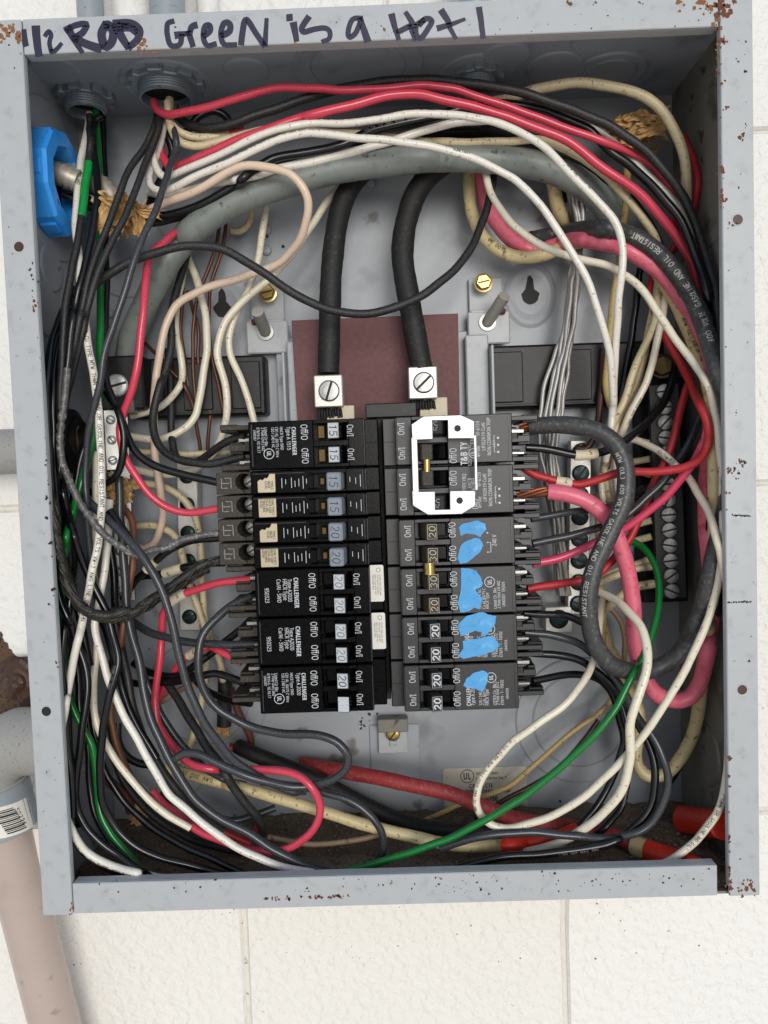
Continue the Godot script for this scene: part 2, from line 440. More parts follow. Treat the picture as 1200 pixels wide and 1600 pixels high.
func wire(called: String, label: String, mat: String, dia: float, flat: Array, group: String, jit: float, prints: Array, sleeves: Array, parent: Node3D = null) -> void:
	var c := PackedVector3Array()
	for i in range(0, flat.size(), 3): c.append(v(flat[i], flat[i + 1], flat[i + 2]) * 0.1)
	var pts := spline(c, clampf(dia * 0.45, 1.2, 2.6))
	var m := pts.size()
	var ph := rng.randf() * 50.0
	var r := PackedFloat32Array()
	var s := 0.0
	for i in m:
		if i: s += pts[i].distance_to(pts[i - 1])
		var e: float = minf(1.0, minf(i, m - 1 - i) / 6.0)
		pts[i] += v(sin(s * .11 + ph) + .6 * sin(s * .27 + ph * 2), cos(s * .13 + ph * 3) + .6 * cos(s * .25 + ph), 0) * jit * .6 * e
		var rr := dia * .5 * (1.0 + .018 * sin(s * .23 + ph) + .012 * sin(s * .71 + ph * 1.7))
		if mat == "dirt": rr *= 1.0 + .22 * sin(s * .9 + ph) * sin(s * .37)
		if mat == "torn" and i > m * .58: rr *= 1.0 + .30 * maxf(0.0, sin(s * .13 + ph)) * sin(s * 1.3 + ph)
		if mat == "pinkc" or mat == "cableg": rr *= 1.0 + .05 * pow(maxf(0.0, sin(s * .42 + ph + sin(s * .11))), 26.0)
		r.append(rr)
	var g := Geo.new()
	g.tube(pts, r, 20 if dia > 7 else 14)
	if mat == "dirt":           # loose wound strips of old insulation
		for k in 5:
			var tw := PackedVector3Array()
			var tr := PackedFloat32Array()
			for i in m:
				var td := (pts[mini(i + 1, m - 1)] - pts[maxi(i - 1, 0)]).normalized()
				var a1 := td.cross(Vector3(0, 0, 1)).normalized()
				var a2 := a1.cross(td)
				var an := TAU * k / 5.0 + i * .27 + .5 * sin(i * .6 + k)
				tw.append(pts[i] + (a1 * cos(an) + a2 * sin(an)) * dia * .5 * (.85 + .2 * sin(i * .9 + k * 2.0)))
				tr.append(dia * (.15 + .05 * sin(i * 1.3 + k)))
			g.tube(tw, tr, 6)
	var mm: Material = M.dirtw if mat == "dirt" else M[mat]
	if parent:
		part(g, called, mm, parent)
		return
	if prints.is_empty() and sleeves.is_empty():
		single(g, called, mm, label, "cable" if called.ends_with("cable") else "wire", group)
		return
	var root := thing(called, label, "cable" if called.ends_with("cable") else "wire", pts[m / 2], group)
	var c0 := 0.0
	var c1 := 1.0
	for sl in sleeves:
		if sl[2] == "copper":
			if sl[0] < .3: c0 = sl[1]
			else: c1 = sl[0]
	if c0 > 0.0 or c1 < 1.0:
		g = Geo.new()
		var a := int(c0 * (m - 1))
		var b := int(c1 * (m - 1)) + 1
		g.tube(pts.slice(a, b), r.slice(a, b), 20 if dia > 7 else 14)
	part(g, "insulation", mm, root)
	for sl in sleeves:
		var q := cut(pts, sl[0], sl[1])
		var gs := Geo.new()
		var rs := PackedFloat32Array()
		if sl[2] == "copper":
			# stranded bare end: twisted strands
			for k in 7:
				var tw := PackedVector3Array()
				var tr := PackedFloat32Array()
				for i in q.size():
					var t := (q[mini(i + 1, q.size() - 1)] - q[maxi(i - 1, 0)]).normalized()
					var a := t.cross(Vector3(0, 0, 1)).normalized()
					var b := a.cross(t)
					var an := TAU * k / 6.0 + i * .35
					var rad: float = 0.0 if k == 6 else dia * .5 * sl[3] * .62
					tw.append(q[i] + (a * cos(an) + b * sin(an)) * rad); tr.append(dia * .5 * sl[3] * .36)
				gs.tube(tw, tr, 7)
			part(gs, "bare_strands", M.copper, root)
			continue
		for i in q.size():
			var e := absf(2.0 * i / (q.size() - 1) - 1.0)
			rs.append(dia * .5 * sl[3] * (1.0 - .05 * pow(e, 6.0)) * (1.0 + .015 * sin(i * 1.7)))
		gs.tube(q, rs, 16)
		var tg := part(gs, {"black": "black_tape", "tag": "number_tag", "red": "red_tape", "tape": "red_tape", "gtape": "green_tape", "ivory": "collar"}[sl[2]], M.tagm if sl[2] == "tag" else M[sl[2]], root)
		if sl[2] == "tag":
			var gt := Geo.new()
			on_tube(gt, ["7", "Z", "7", "4", "5"][int(rng.randi() % 5)], q, dia * .5 * sl[3] * 1.02, .3, 2.2, -20.0, .35)
			part(gt, "number", M.black_ink, tg)
	for pr in prints:
		var gp := Geo.new()
		on_tube(gp, pr[0], pts, dia * .5 * 1.035, pr[1], pr[3], pr[4], pr[3] * .15)
		if not gp.empty(): part(gp, "printed_text", M[pr[2]], root)

# lettering along a tube, wrapped on its side that looks out of the box
func on_tube(g: Geo, text: String, pts: PackedVector3Array, rad: float, f0: float, height: float, turn: float, thick: float) -> void:
	var m := pts.size()
	var acc := PackedFloat32Array([0.0])
	for i in range(1, m): acc.append(acc[i - 1] + pts[i].distance_to(pts[i - 1]))
	var pos := acc[m - 1] * f0
	var wid := height * .62
	for ch in text:
		for pl in strokes(ch):
			var fine := PackedVector2Array()
			for i in pl.size() - 1:
				var n := maxi(1, int(absf(pl[i + 1].y - pl[i].y) * 4.0))
				for j in n: fine.append(pl[i].lerp(pl[i + 1], float(j) / n))
			fine.append(pl[pl.size() - 1])
			var last := Vector3.ZERO
			var lastn := Vector3.ZERO
			var lastd := Vector3.ZERO
			for i in fine.size():
				var s := pos + fine[i].x * wid
				if s > acc[m - 1] - 1.0: return
				var k := clampi(acc.bsearch(s) - 1, 0, m - 2)
				var t := (pts[mini(k + 2, m - 1)] - pts[maxi(k - 1, 0)]).normalized()
				var q := pts[k].lerp(pts[k + 1], clampf((s - acc[k]) / maxf(acc[k + 1] - acc[k], .001), 0, 1))
				var outw := (Vector3(0, 0, 1) - t * t.z).normalized()
				var side := outw.cross(t).normalized()        # letter-up direction when reading along t
				var an := deg_to_rad(turn) + (fine[i].y - .5) * height / rad
				var nn := outw * cos(an) + side * sin(an)
				var w := q + nn * rad
				if i > 0:
					var d := (w - last)
					if d.length() > .0005:
						var e := d.normalized()
						var s1 := lastn.cross(e).normalized() * thick * .5
						var s2 := nn.cross(e).normalized() * thick * .5
						g.face([last - e * thick * .2 + s1, last - e * thick * .2 - s1, w + e * thick * .2 - s2, w + e * thick * .2 + s2], nn)
				last = w; lastn = nn
		pos += wid * (1.35 if ch != " " else 1.5)

# ------------------------------------------------------------------ small hardware
func axis(at: Vector3, dir: Vector3) -> Transform3D:
	var z := dir.normalized()
	var x := (Vector3(0, 1, 0).cross(z) if absf(z.y) < .95 else Vector3(1, 0, 0).cross(z)).normalized()
	return Transform3D(Basis(x, z.cross(x), z), at)

# slotted round screw head as a part with its slot a dark sub-part
func screw(parent: Node3D, at: Vector3, dir: Vector3, r: float, mat: Material, turn := 0.3, called := "screw", high := 1.6) -> void:
	var xf := axis(at, dir)
	var g := Geo.new()
	g.lathe(PackedVector2Array([Vector2(r, 0), Vector2(r, high * .55), Vector2(r * .86, high * .9), Vector2(r * .5, high), Vector2(0.01, high * 1.02)]), 22, xf)
	var s := part(g, called, mat, parent)
	var gs := Geo.new()
	gs.box(xf * Vector3(0, 0, high * .98), Vector3(r * 1.75, r * .22, .3), .02, xf.basis * Basis(Vector3(0, 0, 1), turn))
	part(gs, "slot", M.dark, s)

func hex_screw(parent: Node3D, at: Vector3, dir: Vector3, r: float, mat: Material, turn := .2) -> void:
	var xf := axis(at, dir) * Transform3D(Basis(Vector3(0, 0, 1), turn), Vector3.ZERO)
	var g := Geo.new()
	g.lathe(PackedVector2Array([Vector2(r * 1.2, 0), Vector2(r * 1.2, .6), Vector2(r, .8)]), 24, xf)
	var poly := PackedVector2Array()
	for k in 6: poly.append(Vector2(cos(TAU * k / 6), sin(TAU * k / 6)) * r)
	g.prism(poly, .6, 3.6, .5, xf)
	var s := part(g, "screw", mat, parent)
	var gs := Geo.new()
	gs.box(xf * Vector3(0, 0, 3.56), Vector3(r * 1.5, r * .22, .3), .02, xf.basis)
	part(gs, "slot", M.brass_d, s)

func ring_poly(r: float, k: int, jit: float, sx := 1.0) -> PackedVector2Array:
	var a := PackedVector2Array()
	for i in k:
		var q := r * (1.0 + rng.randf_range(-jit, jit))
		a.append(Vector2(cos(TAU * i / k) * q * sx, sin(TAU * i / k) * q))
	return a

func knockout(parent: Node3D, at: Vector3, dir: Vector3, radii: Array, mat: Material) -> void:
	var g := Geo.new()
	var prof := PackedVector2Array()
	var hgt := .75
	for i in radii.size():
		var r: float = radii[i]
		prof.append_array([Vector2(r + .9, 0.02 if i == 0 else hgt), Vector2(r + .55, -.05 if i == 0 else hgt - .5), Vector2(r, hgt + .05), Vector2(r - .7, hgt + .45)])
		hgt += .4
	prof.append(Vector2(.01, hgt))
	g.lathe(prof, 48, axis(at, dir))
	part(g, "knockout", mat, parent)

func chips(parent: Node3D, list: Array, mat: Material, nn: Vector3, called: String) -> void:
	var g := Geo.new()
	for c in list:
		var xf := axis(c[0], nn)
		var k := 9
		var poly := ring_poly(c[1], k, .5, rng.randf_range(.55, 1.3))
		var pts := []
		for q in poly: pts.append(xf * Vector3(q.x, q.y, 0))
		for i in k: g.face([xf.origin, pts[i], pts[(i + 1) % k]], nn)
	if not g.empty():
		var o := part(g, called, mat, parent)
		o.set_meta("kind", "stuff")

# crumpled paper: curved strips fanning out
func paper_tuft(label: String, at: Vector3, size: float, dir: Vector3, count: int, spread := 1.1) -> void:
	var root := thing("kraft_paper", label, "paper", at, "torn kraft paper ends of cables")
	for s in count:
		var off := v(rng.randf_range(-.42, .42), rng.randf_range(-.3, .3), rng.randf_range(-.12, .2)) * size
		var an := rng.randf_range(-spread, spread)
		var d := dir.rotated(Vector3(0, 0, 1), an).normalized()
		d.z += rng.randf_range(-.5, .7)
		d = d.normalized()
		var side := d.cross(Vector3(rng.randf_range(-.5, .5), rng.randf_range(-.5, .5), 1)).normalized()
		var nn := side.cross(d).normalized()
		var L := size * rng.randf_range(.35, .85)
		var W := size * rng.randf_range(.18, .42)
		var g := Geo.new()
		var rows := []
		for i in 12:
			var t := i / 11.0
			var row := []
			for k in 9:
				var u := k / 8.0 - .5
				var wv := W * (.75 + .5 * t) * (1.0 + rng.randf_range(-.22, .22))
				row.append(at + off + d * (L * (t - .2) + rng.randf_range(-.2, .2) * L * (1.0 if i == 11 or i == 0 else .07)) + side * u * wv + nn * (sin(t * 4.0 + s * 2.1) * size * .16 + (absf(u) * 1.2 + .5 * sin(u * 17.0 + s + t * 5.0) + rng.randf_range(-.22, .22)) * W * .4))
			rows.append(row)
		for i in 11:
			for k in 8:
				g.face([rows[i][k], rows[i][k + 1], rows[i + 1][k + 1]], nn)
				g.face([rows[i][k], rows[i + 1][k + 1], rows[i + 1][k]], nn)
		part(g, "paper_strip", M.kraft, root)

# ------------------------------------------------------------------ breakers
# Column frame: u runs outward from the middle of the panel, s = -1 for the left column and +1 for the right one.
func bu(s: float, u: float, y: float, z: float) -> Vector3:
	return Vector3(-u if s < 0 else u - 3.6, y, z)

func ubox(g: Geo, s: float, u0: float, u1: float, y0: float, y1: float, z0: float, z1: float, bevel := .3) -> void:
	g.box((bu(s, u0, y0, z0) + bu(s, u1, y1, z1)) * .5, Vector3(u1 - u0, absf(y1 - y0), z1 - z0), bevel)

func slotted_rect(w0: Vector2, w1: Vector2, c: Vector2, r: float) -> PackedVector2Array:
	var a := PackedVector2Array([Vector2(c.x + .01, w0.y), Vector2(w1.x, w0.y), w1, Vector2(w0.x, w1.y), w0, Vector2(c.x - .01, w0.y)])
	for i in 21:
		var an := -PI / 2 - .01 - (TAU - .02) * i / 20.0
		a.append(c + Vector2(cos(an), sin(an)) * r)
	return a

func handle(root: Node3D, s: float, u0: float, u1: float, yc: float, half: float, body: Material, face: Material, digits: String, ink: Material, thick: float, frame := false, lean := .18) -> void:
	var g := Geo.new()
	var c := bu(s, (u0 + u1) * .5, yc, -7.5)
	var rot := Basis(Vector3(0, 1, 0), lean * s)
	g.box(c, Vector3(u1 - u0, half * 2, 16), .7, rot)
	var h := part(g, "handle", body, root)
	var gp := Geo.new()
	gp.box(c + rot * Vector3(0, 0, 8.05), Vector3((u1 - u0) * .84, half * 1.8, .5), .2, rot)
	if face != null: part(gp, "handle_face", face, h)
	if digits != "":
		var gd := Geo.new()
		var al := rot * Vector3(0, 1 if s > 0 else -1, 0)
		var up := rot * Vector3(-1 if s > 0 else 1, 0, 0)
		var o := c + rot * Vector3(0, 0, 8.36)
		stroke_text(gd, digits, o, (u1 - u0) * .58, half * .56, al, up, thick, .12)
		if frame:
			var a := half * .86
			var b := (u1 - u0) * .40
			gd.stroke(PackedVector3Array([o + al * a + up * b, o - al * a + up * b, o - al * a - up * b, o + al * a - up * b, o + al * a + up * b]), .18, .18, al.cross(up))
		part(gd, "rating", ink, h)

func terminals(root: Node3D, s: float, y0: float, y1: float, mat: Material, reach: float) -> void:
	var g := Geo.new()
	var yc := (y0 + y1) * .5
	var hh := (y1 - y0) * .5
	ubox(g, s, 69.6, 74.5, y0 + .3, y1 - .3, -72, -46, .4)
	for e in [[hh - 1.7, 1.0, -29.0, 2.6], [0.0, .78, -32.0, 3.8], [-hh + 1.7, 1.0, -29.0, 2.6], [5.6, .42, -39.0, 1.8], [-7.0, .52, -38.0, 2.0]]:
		ubox(g, s, 70.0, 70.0 + reach * e[1], yc + e[0] - e[3] * .5, yc + e[0] + e[3] * .5, -70, e[2], .35)
		ubox(g, s, 70.0 + reach * e[1] * .55, 70.0 + reach * e[1] * 1.03, yc + e[0] - e[3] * .8, yc + e[0] + e[3] * .8, -66, e[2] - 4.0, .3)
	part(g, "terminal_housing", mat, root)
	for k in [-1.0, 1.0]:
		var gc := Geo.new()
		ubox(gc, s, 73.0, 81.0, yc + k * 6.2 - 3.0, yc + k * 6.2 - .6, -54, -37.5, .4)
		part(gc, "clamp", M.steel, root)
		var gl := Geo.new()
		var pl := PackedVector2Array([Vector2(70, -30), Vector2(76, -31), Vector2(83 if s > 0 else 79, -40), Vector2(84 if s > 0 else 80, -52), Vector2(70, -56)])
		var bx := Basis(Vector3(s, 0, 0), Vector3(0, 0, 1), Vector3(0, 1, 0))
		gl.prism(pl, 0, 3.2, .3, Transform3D(bx, Vector3(-3.6 if s > 0 else 0.0, yc + k * 6.2 - (6.0 if k > 0 else 5.2), 0)))
		part(gl, "terminal_flag", mat, root)

func body_two(root: Node3D, s: float, y0: float, y1: float, mat: Material) -> void:
	var g := Geo.new()
	ubox(g, s, 3.0, 71.0, y0 + .15, y1 - .15, -72, -17.5, .5)
	part(g, "body", mat, root)
	var f := Geo.new()
	var ym := (y0 + y1) * .5
	ubox(f, s, 10.0, 18.2, y0 + .3, y1 - .3, -18, -7.4, .45)
	ubox(f, s, 36.2, 69.6, y0 + .3, y1 - .3, -18, -7.4, .45)
	ubox(f, s, 18.0, 36.4, y1 - 2.3, y1 - .32, -18, -7.45, .3)
	ubox(f, s, 18.0, 36.4, ym - 1.5, ym + 1.5, -18, -7.45, .3)
	ubox(f, s, 18.0, 36.4, y0 + .32, y0 + 2.3, -18, -7.45, .3)
	part(f, "face", mat, root)
	var e := Geo.new()
	ubox(e, s, 9.7, 10.5, y0 + .8, y1 - .8, -17, -6.9, .3)
	part(e, "moulded_edge", M.edge, root)
	e = Geo.new()
	ubox(e, s, 67.6, 68.2, y0 + 1.6, y1 - 1.6, -8, -7.1, .12)
	part(e, "moulded_edge", M.edge, root)
	# shoulder ridge between the two poles
	var sh := Geo.new()
	ubox(sh, s, 3.2, 9.5, ym - .3, ym + .3, -18, -17.1, .12)
	part(sh, "seam", mat, root)

func two_pole(s: float, top: float, label: String, look: Dictionary) -> Node3D:
	var y1 := top
	var y0 := top - 25.1
	var ym := (y0 + y1) * .5
	var mat: Material = M.plastic if s < 0 else M.plasticg
	var root := thing("circuit_breaker", label, "breaker", bu(s, 40, ym, -72), "double breakers in the two columns")
	body_two(root, s, y0, y1, mat)
	terminals(root, s, y0, y1, M.dusty if s < 0 else M.plasticg, 19.0 if s < 0 else 17.0)
	var al := Vector3(0, -1 if s < 0 else 1, 0)
	var up := Vector3(1 if s < 0 else -1, 0, 0)
	var lit := Geo.new()
	var z := -7.33
	var du: float = look.get("du", 0.0)
	for k in [1.0, -1.0]:
		var yc: float = ym + 6.1 * k
		letter(lit, "On/I", bu(s, (16.6 if s < 0 else 14.3) + du * .5, yc, z), 3.3, al, up, false, .66)
		letter(lit, "Off/O" , bu(s, (39.8 if s < 0 else 37.4) + du, yc, z), 3.5, al, up, false, .66)
		var ko := 0 if k > 0 else 1
		handle(root, s, 20.6 + (1.2 if s > 0 else 0.0), 27.4 + (.4 if s > 0 else 0.0), yc, 4.35, M.plastic if s < 0 else M.dusty if look.get("warm", false) else M.plasticg, look.face, look.digits[ko], look.ink, look.get("thick", .5), look.get("frame", true), .16 if s < 0 else .22)
		if look.get("brass", false):
			var gb := Geo.new()
			ubox(gb, s, 30.2, 34.4, yc - 3.6, yc + 3.6, -17, -11.0, .6)
			part(gb, "trip_flag", M.brass_d, root)
		else:
			var gb := Geo.new()
			ubox(gb, s, 28.6, 35.0, yc - 3.9, yc + 3.9, -17, -13.0, .8)
			part(gb, "rocker_base", M.plastic, root)
	# raised label panel
	var gp := Geo.new()
	if look.get("panel", true):
		ubox(gp, s, 43.6, 66.6, y0 + 3.6, y1 - 2.4, -8, -7.36, .1)
		part(gp, "label_panel", mat, root)
		z = -7.26
	for ln in look.lines:       # [text, u, y offset from the top, height, bold, alignment start]
		letter(lit, ln[0], bu(s, ln[1], (y1 - ln[2]) if s < 0 else (y0 + ln[2]), z), ln[3], al, up, ln[4], .78, 0.0)
	if look.get("ul", false):
		var uc := bu(s, look.ul_u, ym + look.ul_y, z)
		var ringp := PackedVector3Array()
		for i in 25: ringp.append(uc + Vector3(cos(TAU * i / 24), sin(TAU * i / 24), 0) * 2.6)
		lit.stroke(ringp, .32, .32, Vector3(0, 0, 1))
		letter(lit, "UL", uc, 2.2, al, up, true, .7)
	if look.get("diagram", false):
		var c := bu(s, 55.5, ym - 1.0, z)
		lit.stroke(PackedVector3Array([c + v(0, -5, 0), c + v(1.6, -5, 0), c + v(1.6, 0, 0), c + v(0, 0, 0)]), .3, .3, Vector3(0, 0, 1))
		for q in [5.0, 0.0, -5.0]:
			var d := PackedVector3Array([c + v(-.3, q, 0), c + v(.3, q, 0)])
			lit.stroke(d, .6, .6, Vector3(0, 0, 1))
	part(lit, "printed_text", M.print_white, root)
	if look.get("sticker", false):
		var gs := Geo.new()
		var poly := PackedVector2Array()
		for q in [[1, 1], [-1, 1], [-1, -1], [1, -1]]:
			for i in 4:
				var an := atan2(q[1], q[0]) - PI / 4 * 1.0 + i * PI / 6.0
				poly.append(Vector2(q[0] * 2.8, q[1] * 8.8) + Vector2(cos(an), sin(an)) * 1.0)
		gs.prism(poly, 0, .15, 0, Transform3D(Basis(), bu(s, 6.4, ym + 2.2, -17.1)))
		var st := part(gs, "sticker", M.sticker, root)
		var gt := Geo.new()
		var zz := -16.9
		for i in 4:
			letter(gt, ["LISTED 456R CIRC BKR", "TYPE HACR 120/240V", "SWD CU-AL WIRE 40C", "10000 AMP MAX"][i], bu(s, 4.6 + i * 1.25, ym + 7.0, zz), .85, al, up, false, .95, 0.0)
		var rc := bu(s, 5.4, ym + 9.3, zz)
		var rr := PackedVector3Array()
		for i in 17: rr.append(rc + Vector3(cos(TAU * i / 16), sin(TAU * i / 16), 0) * 1.1)
		gt.stroke(rr, .22, .22, Vector3(0, 0, 1))
		part(gt, "fine_print", M.black_ink, st)
	return root

func thin_breaker(top: float, label: String, digits: String, torn: bool) -> void:
	var s := -1.0
	var y1 := top
	var y0 := top - 12.5
	var yc := (y0 + y1) * .5
	var root := thing("thin_breaker", label, "breaker", bu(s, 40, yc, -72), "thin single breakers stacked in the left column")
	var g := Geo.new()
	ubox(g, s, 3.0, 71.0, y0 + .12, y1 - .12, -72, -17.5, .5)
	part(g, "body", M.plastic, root)
	var f := Geo.new()
	ubox(f, s, 10.0, 20.4, y0 + .3, y1 - .3, -18, -7.6, .45)
	ubox(f, s, 39.4, 69.6, y0 + .3, y1 - .3, -18, -7.8, .45)
	ubox(f, s, 20.0, 40.0, y1 - 2.6, y1 - .32, -18, -7.7, .3)
	ubox(f, s, 20.0, 40.0, y0 + .32, y0 + 2.0, -18, -7.7, .3)
	ubox(f, s, 36.8, 40.4, y0 + 2.4, y1 - 3.2, -18, -7.0, .3)
	part(f, "face", M.plastic, root)
	var e := Geo.new()
	ubox(e, s, 9.6, 10.3, y0 + .7, y1 - .7, -17, -6.9, .25)
	part(e, "moulded_edge", M.edge, root)
	e = Geo.new()
	ubox(e, s, 11.2, 11.7, y0 + 1.2, y1 - 1.2, -8, -7.2, .15)
	part(e, "moulded_edge", M.edge, root)
	e = Geo.new()
	ubox(e, s, 41.5, 68.6, y1 - 2.0, y1 - 1.5, -8.2, -7.4, .15)
	part(e, "moulded_edge", M.edge, root)
	handle(root, s, 21.6, 29.0, yc - .5, 4.6, M.handle_grey, M.handle_grey, digits, M.black_ink, .42, false, .10)
	var gb := Geo.new()
	ubox(gb, s, 31.0, 34.2, yc - 2.6, yc + 1.8, -17, -9.5, .7)
	part(gb, "trip_flag", M.brass_d, root)
	var al := Vector3(0, -1, 0)
	var up := Vector3(1, 0, 0)
	var dash := Geo.new()
	for q in [[18.2, 2.6, .8], [15.2, 3.0, .0], [12.8, 6.0, .0], [53.4, 5.0, 0], [51.4, 2.4, .6], [48.4, 5.2, 0], [46.6, 3.0, -.6], [44.6, 3.8, 0], [42.4, 6.2, 0], [40.6, 2.4, .6]]:
		dash.stroke(PackedVector3Array([bu(s, q[0], yc + q[2] + q[1] * .5 - .6, -7.48), bu(s, q[0], yc + q[2] - q[1] * .5 - .6, -7.48)]), .28, .28, Vector3(0, 0, 1))
	part(dash, "white_marks", M.print_white, root)
	# metal foil label
	var poly := PackedVector2Array([Vector2(-4.3, -5), Vector2(4.3, -5), Vector2(4.6, -4.4), Vector2(4.6, 4.6), Vector2(4.2, 5), Vector2(-4.2, 5), Vector2(-4.6, 4.4), Vector2(-4.6, -4.5)])
	if torn: poly = PackedVector2Array([Vector2(-4.3, -5), Vector2(4.3, -5), Vector2(4.6, -4.4), Vector2(4.6, 4.6), Vector2(4.2, 5), Vector2(1.8, 5), Vector2(1.2, 3.4), Vector2(.4, 2.4), Vector2(-.8, 2.6), Vector2(-1.9, 1.4), Vector2(-3.2, 1.9), Vector2(-4.6, .9), Vector2(-4.6, -4.5)])
	var gf := Geo.new()
	gf.prism(poly, 0, .3, .1, Transform3D(Basis(), bu(s, 61.4, yc - .2, -7.8)))
	var fl := part(gf, "foil_label", M.foil, root)
	var gt := Geo.new()
	for i in 5:
		if torn and i > 2: continue
		letter(gt, ["CHAL TYPE C", "HACR 120V", "CU-AL 40C", "10KA MAX", "LISTED"][i] if not torn else ["TYPE C", "HACR", "CU-AL"][i], bu(s, 58.6 + i * 1.5, yc + (4.1 if not torn else .6), -7.45), 1.25, al, up, true, .8, 0.0)
	part(gt, "fine_print", M.black_ink, fl)
	# terminal block with a screw well
	var gt2 := Geo.new()
	gt2.prism(slotted_rect(Vector2(-92.5, y0 + .3), Vector2(-70.4, y1 - .3), Vector2(-77.4, yc + .6), 4.5), -64, -30, .3)
	ubox(gt2, s, 70.4, 92.2, y0 + .4, y1 - .4, -70, -55, .2)
	part(gt2, "terminal_block", M.dusty, root)
	screw(root, v(-76.6, yc + .4, -46), Vector3(0, 0, 1), 3.9, M.steel, .5)
	var gm := Geo.new()
	for q in [[[-89.6, 2.6], [-89.6, -2.6], [-86.2, -2.6]], [[-87.6, 2.8], [-84.4, 2.8], [-84.4, -2.8]], [[-89.6, 0], [-85.4, 0]]]:
		var w := PackedVector3Array()
		for a in q: w.append(v(a[0], yc + a[1], -29.9))
		gm.stroke(w, .35, .35, Vector3(0, 0, 1))
	part(gm, "moulded_marks", M.lettering_grey, root)

func tape_scrap(root: Node3D, pts: Array, z: float) -> void:
	var poly := PackedVector2Array()
	for i in pts.size():
		var a: Vector3 = pts[i]
		var b: Vector3 = pts[(i + 1) % pts.size()]
		for k in 4:
			var q := a.lerp(b, k / 4.0)
			poly.append(Vector2(q.x, q.y) + Vector2(rng.randf_range(-.16, .16), rng.randf_range(-.16, .16)))
	var g := Geo.new()
	g.prism(poly, 0, .22, 0.0, Transform3D(Basis(), v(0, 0, z)))
	if g.empty(): return
	for k in 3:      # raised creases
		var a: Vector3 = pts[(k * 3) % pts.size()]
		var b: Vector3 = pts[(k * 3 + pts.size() / 2) % pts.size()]
		var m1 := a.lerp(b, .25 + .1 * k)
		var m2 := a.lerp(b, .6 + .1 * k)
		g.tube(PackedVector3Array([v(m1.x, m1.y, z + .16), v((m1.x + m2.x) * .5 + .5, (m1.y + m2.y) * .5, z + .22), v(m2.x, m2.y, z + .16)]), PackedFloat32Array([.1, .22, .1]), 6)
	part(g, "blue_tape", M.bluetape, root)

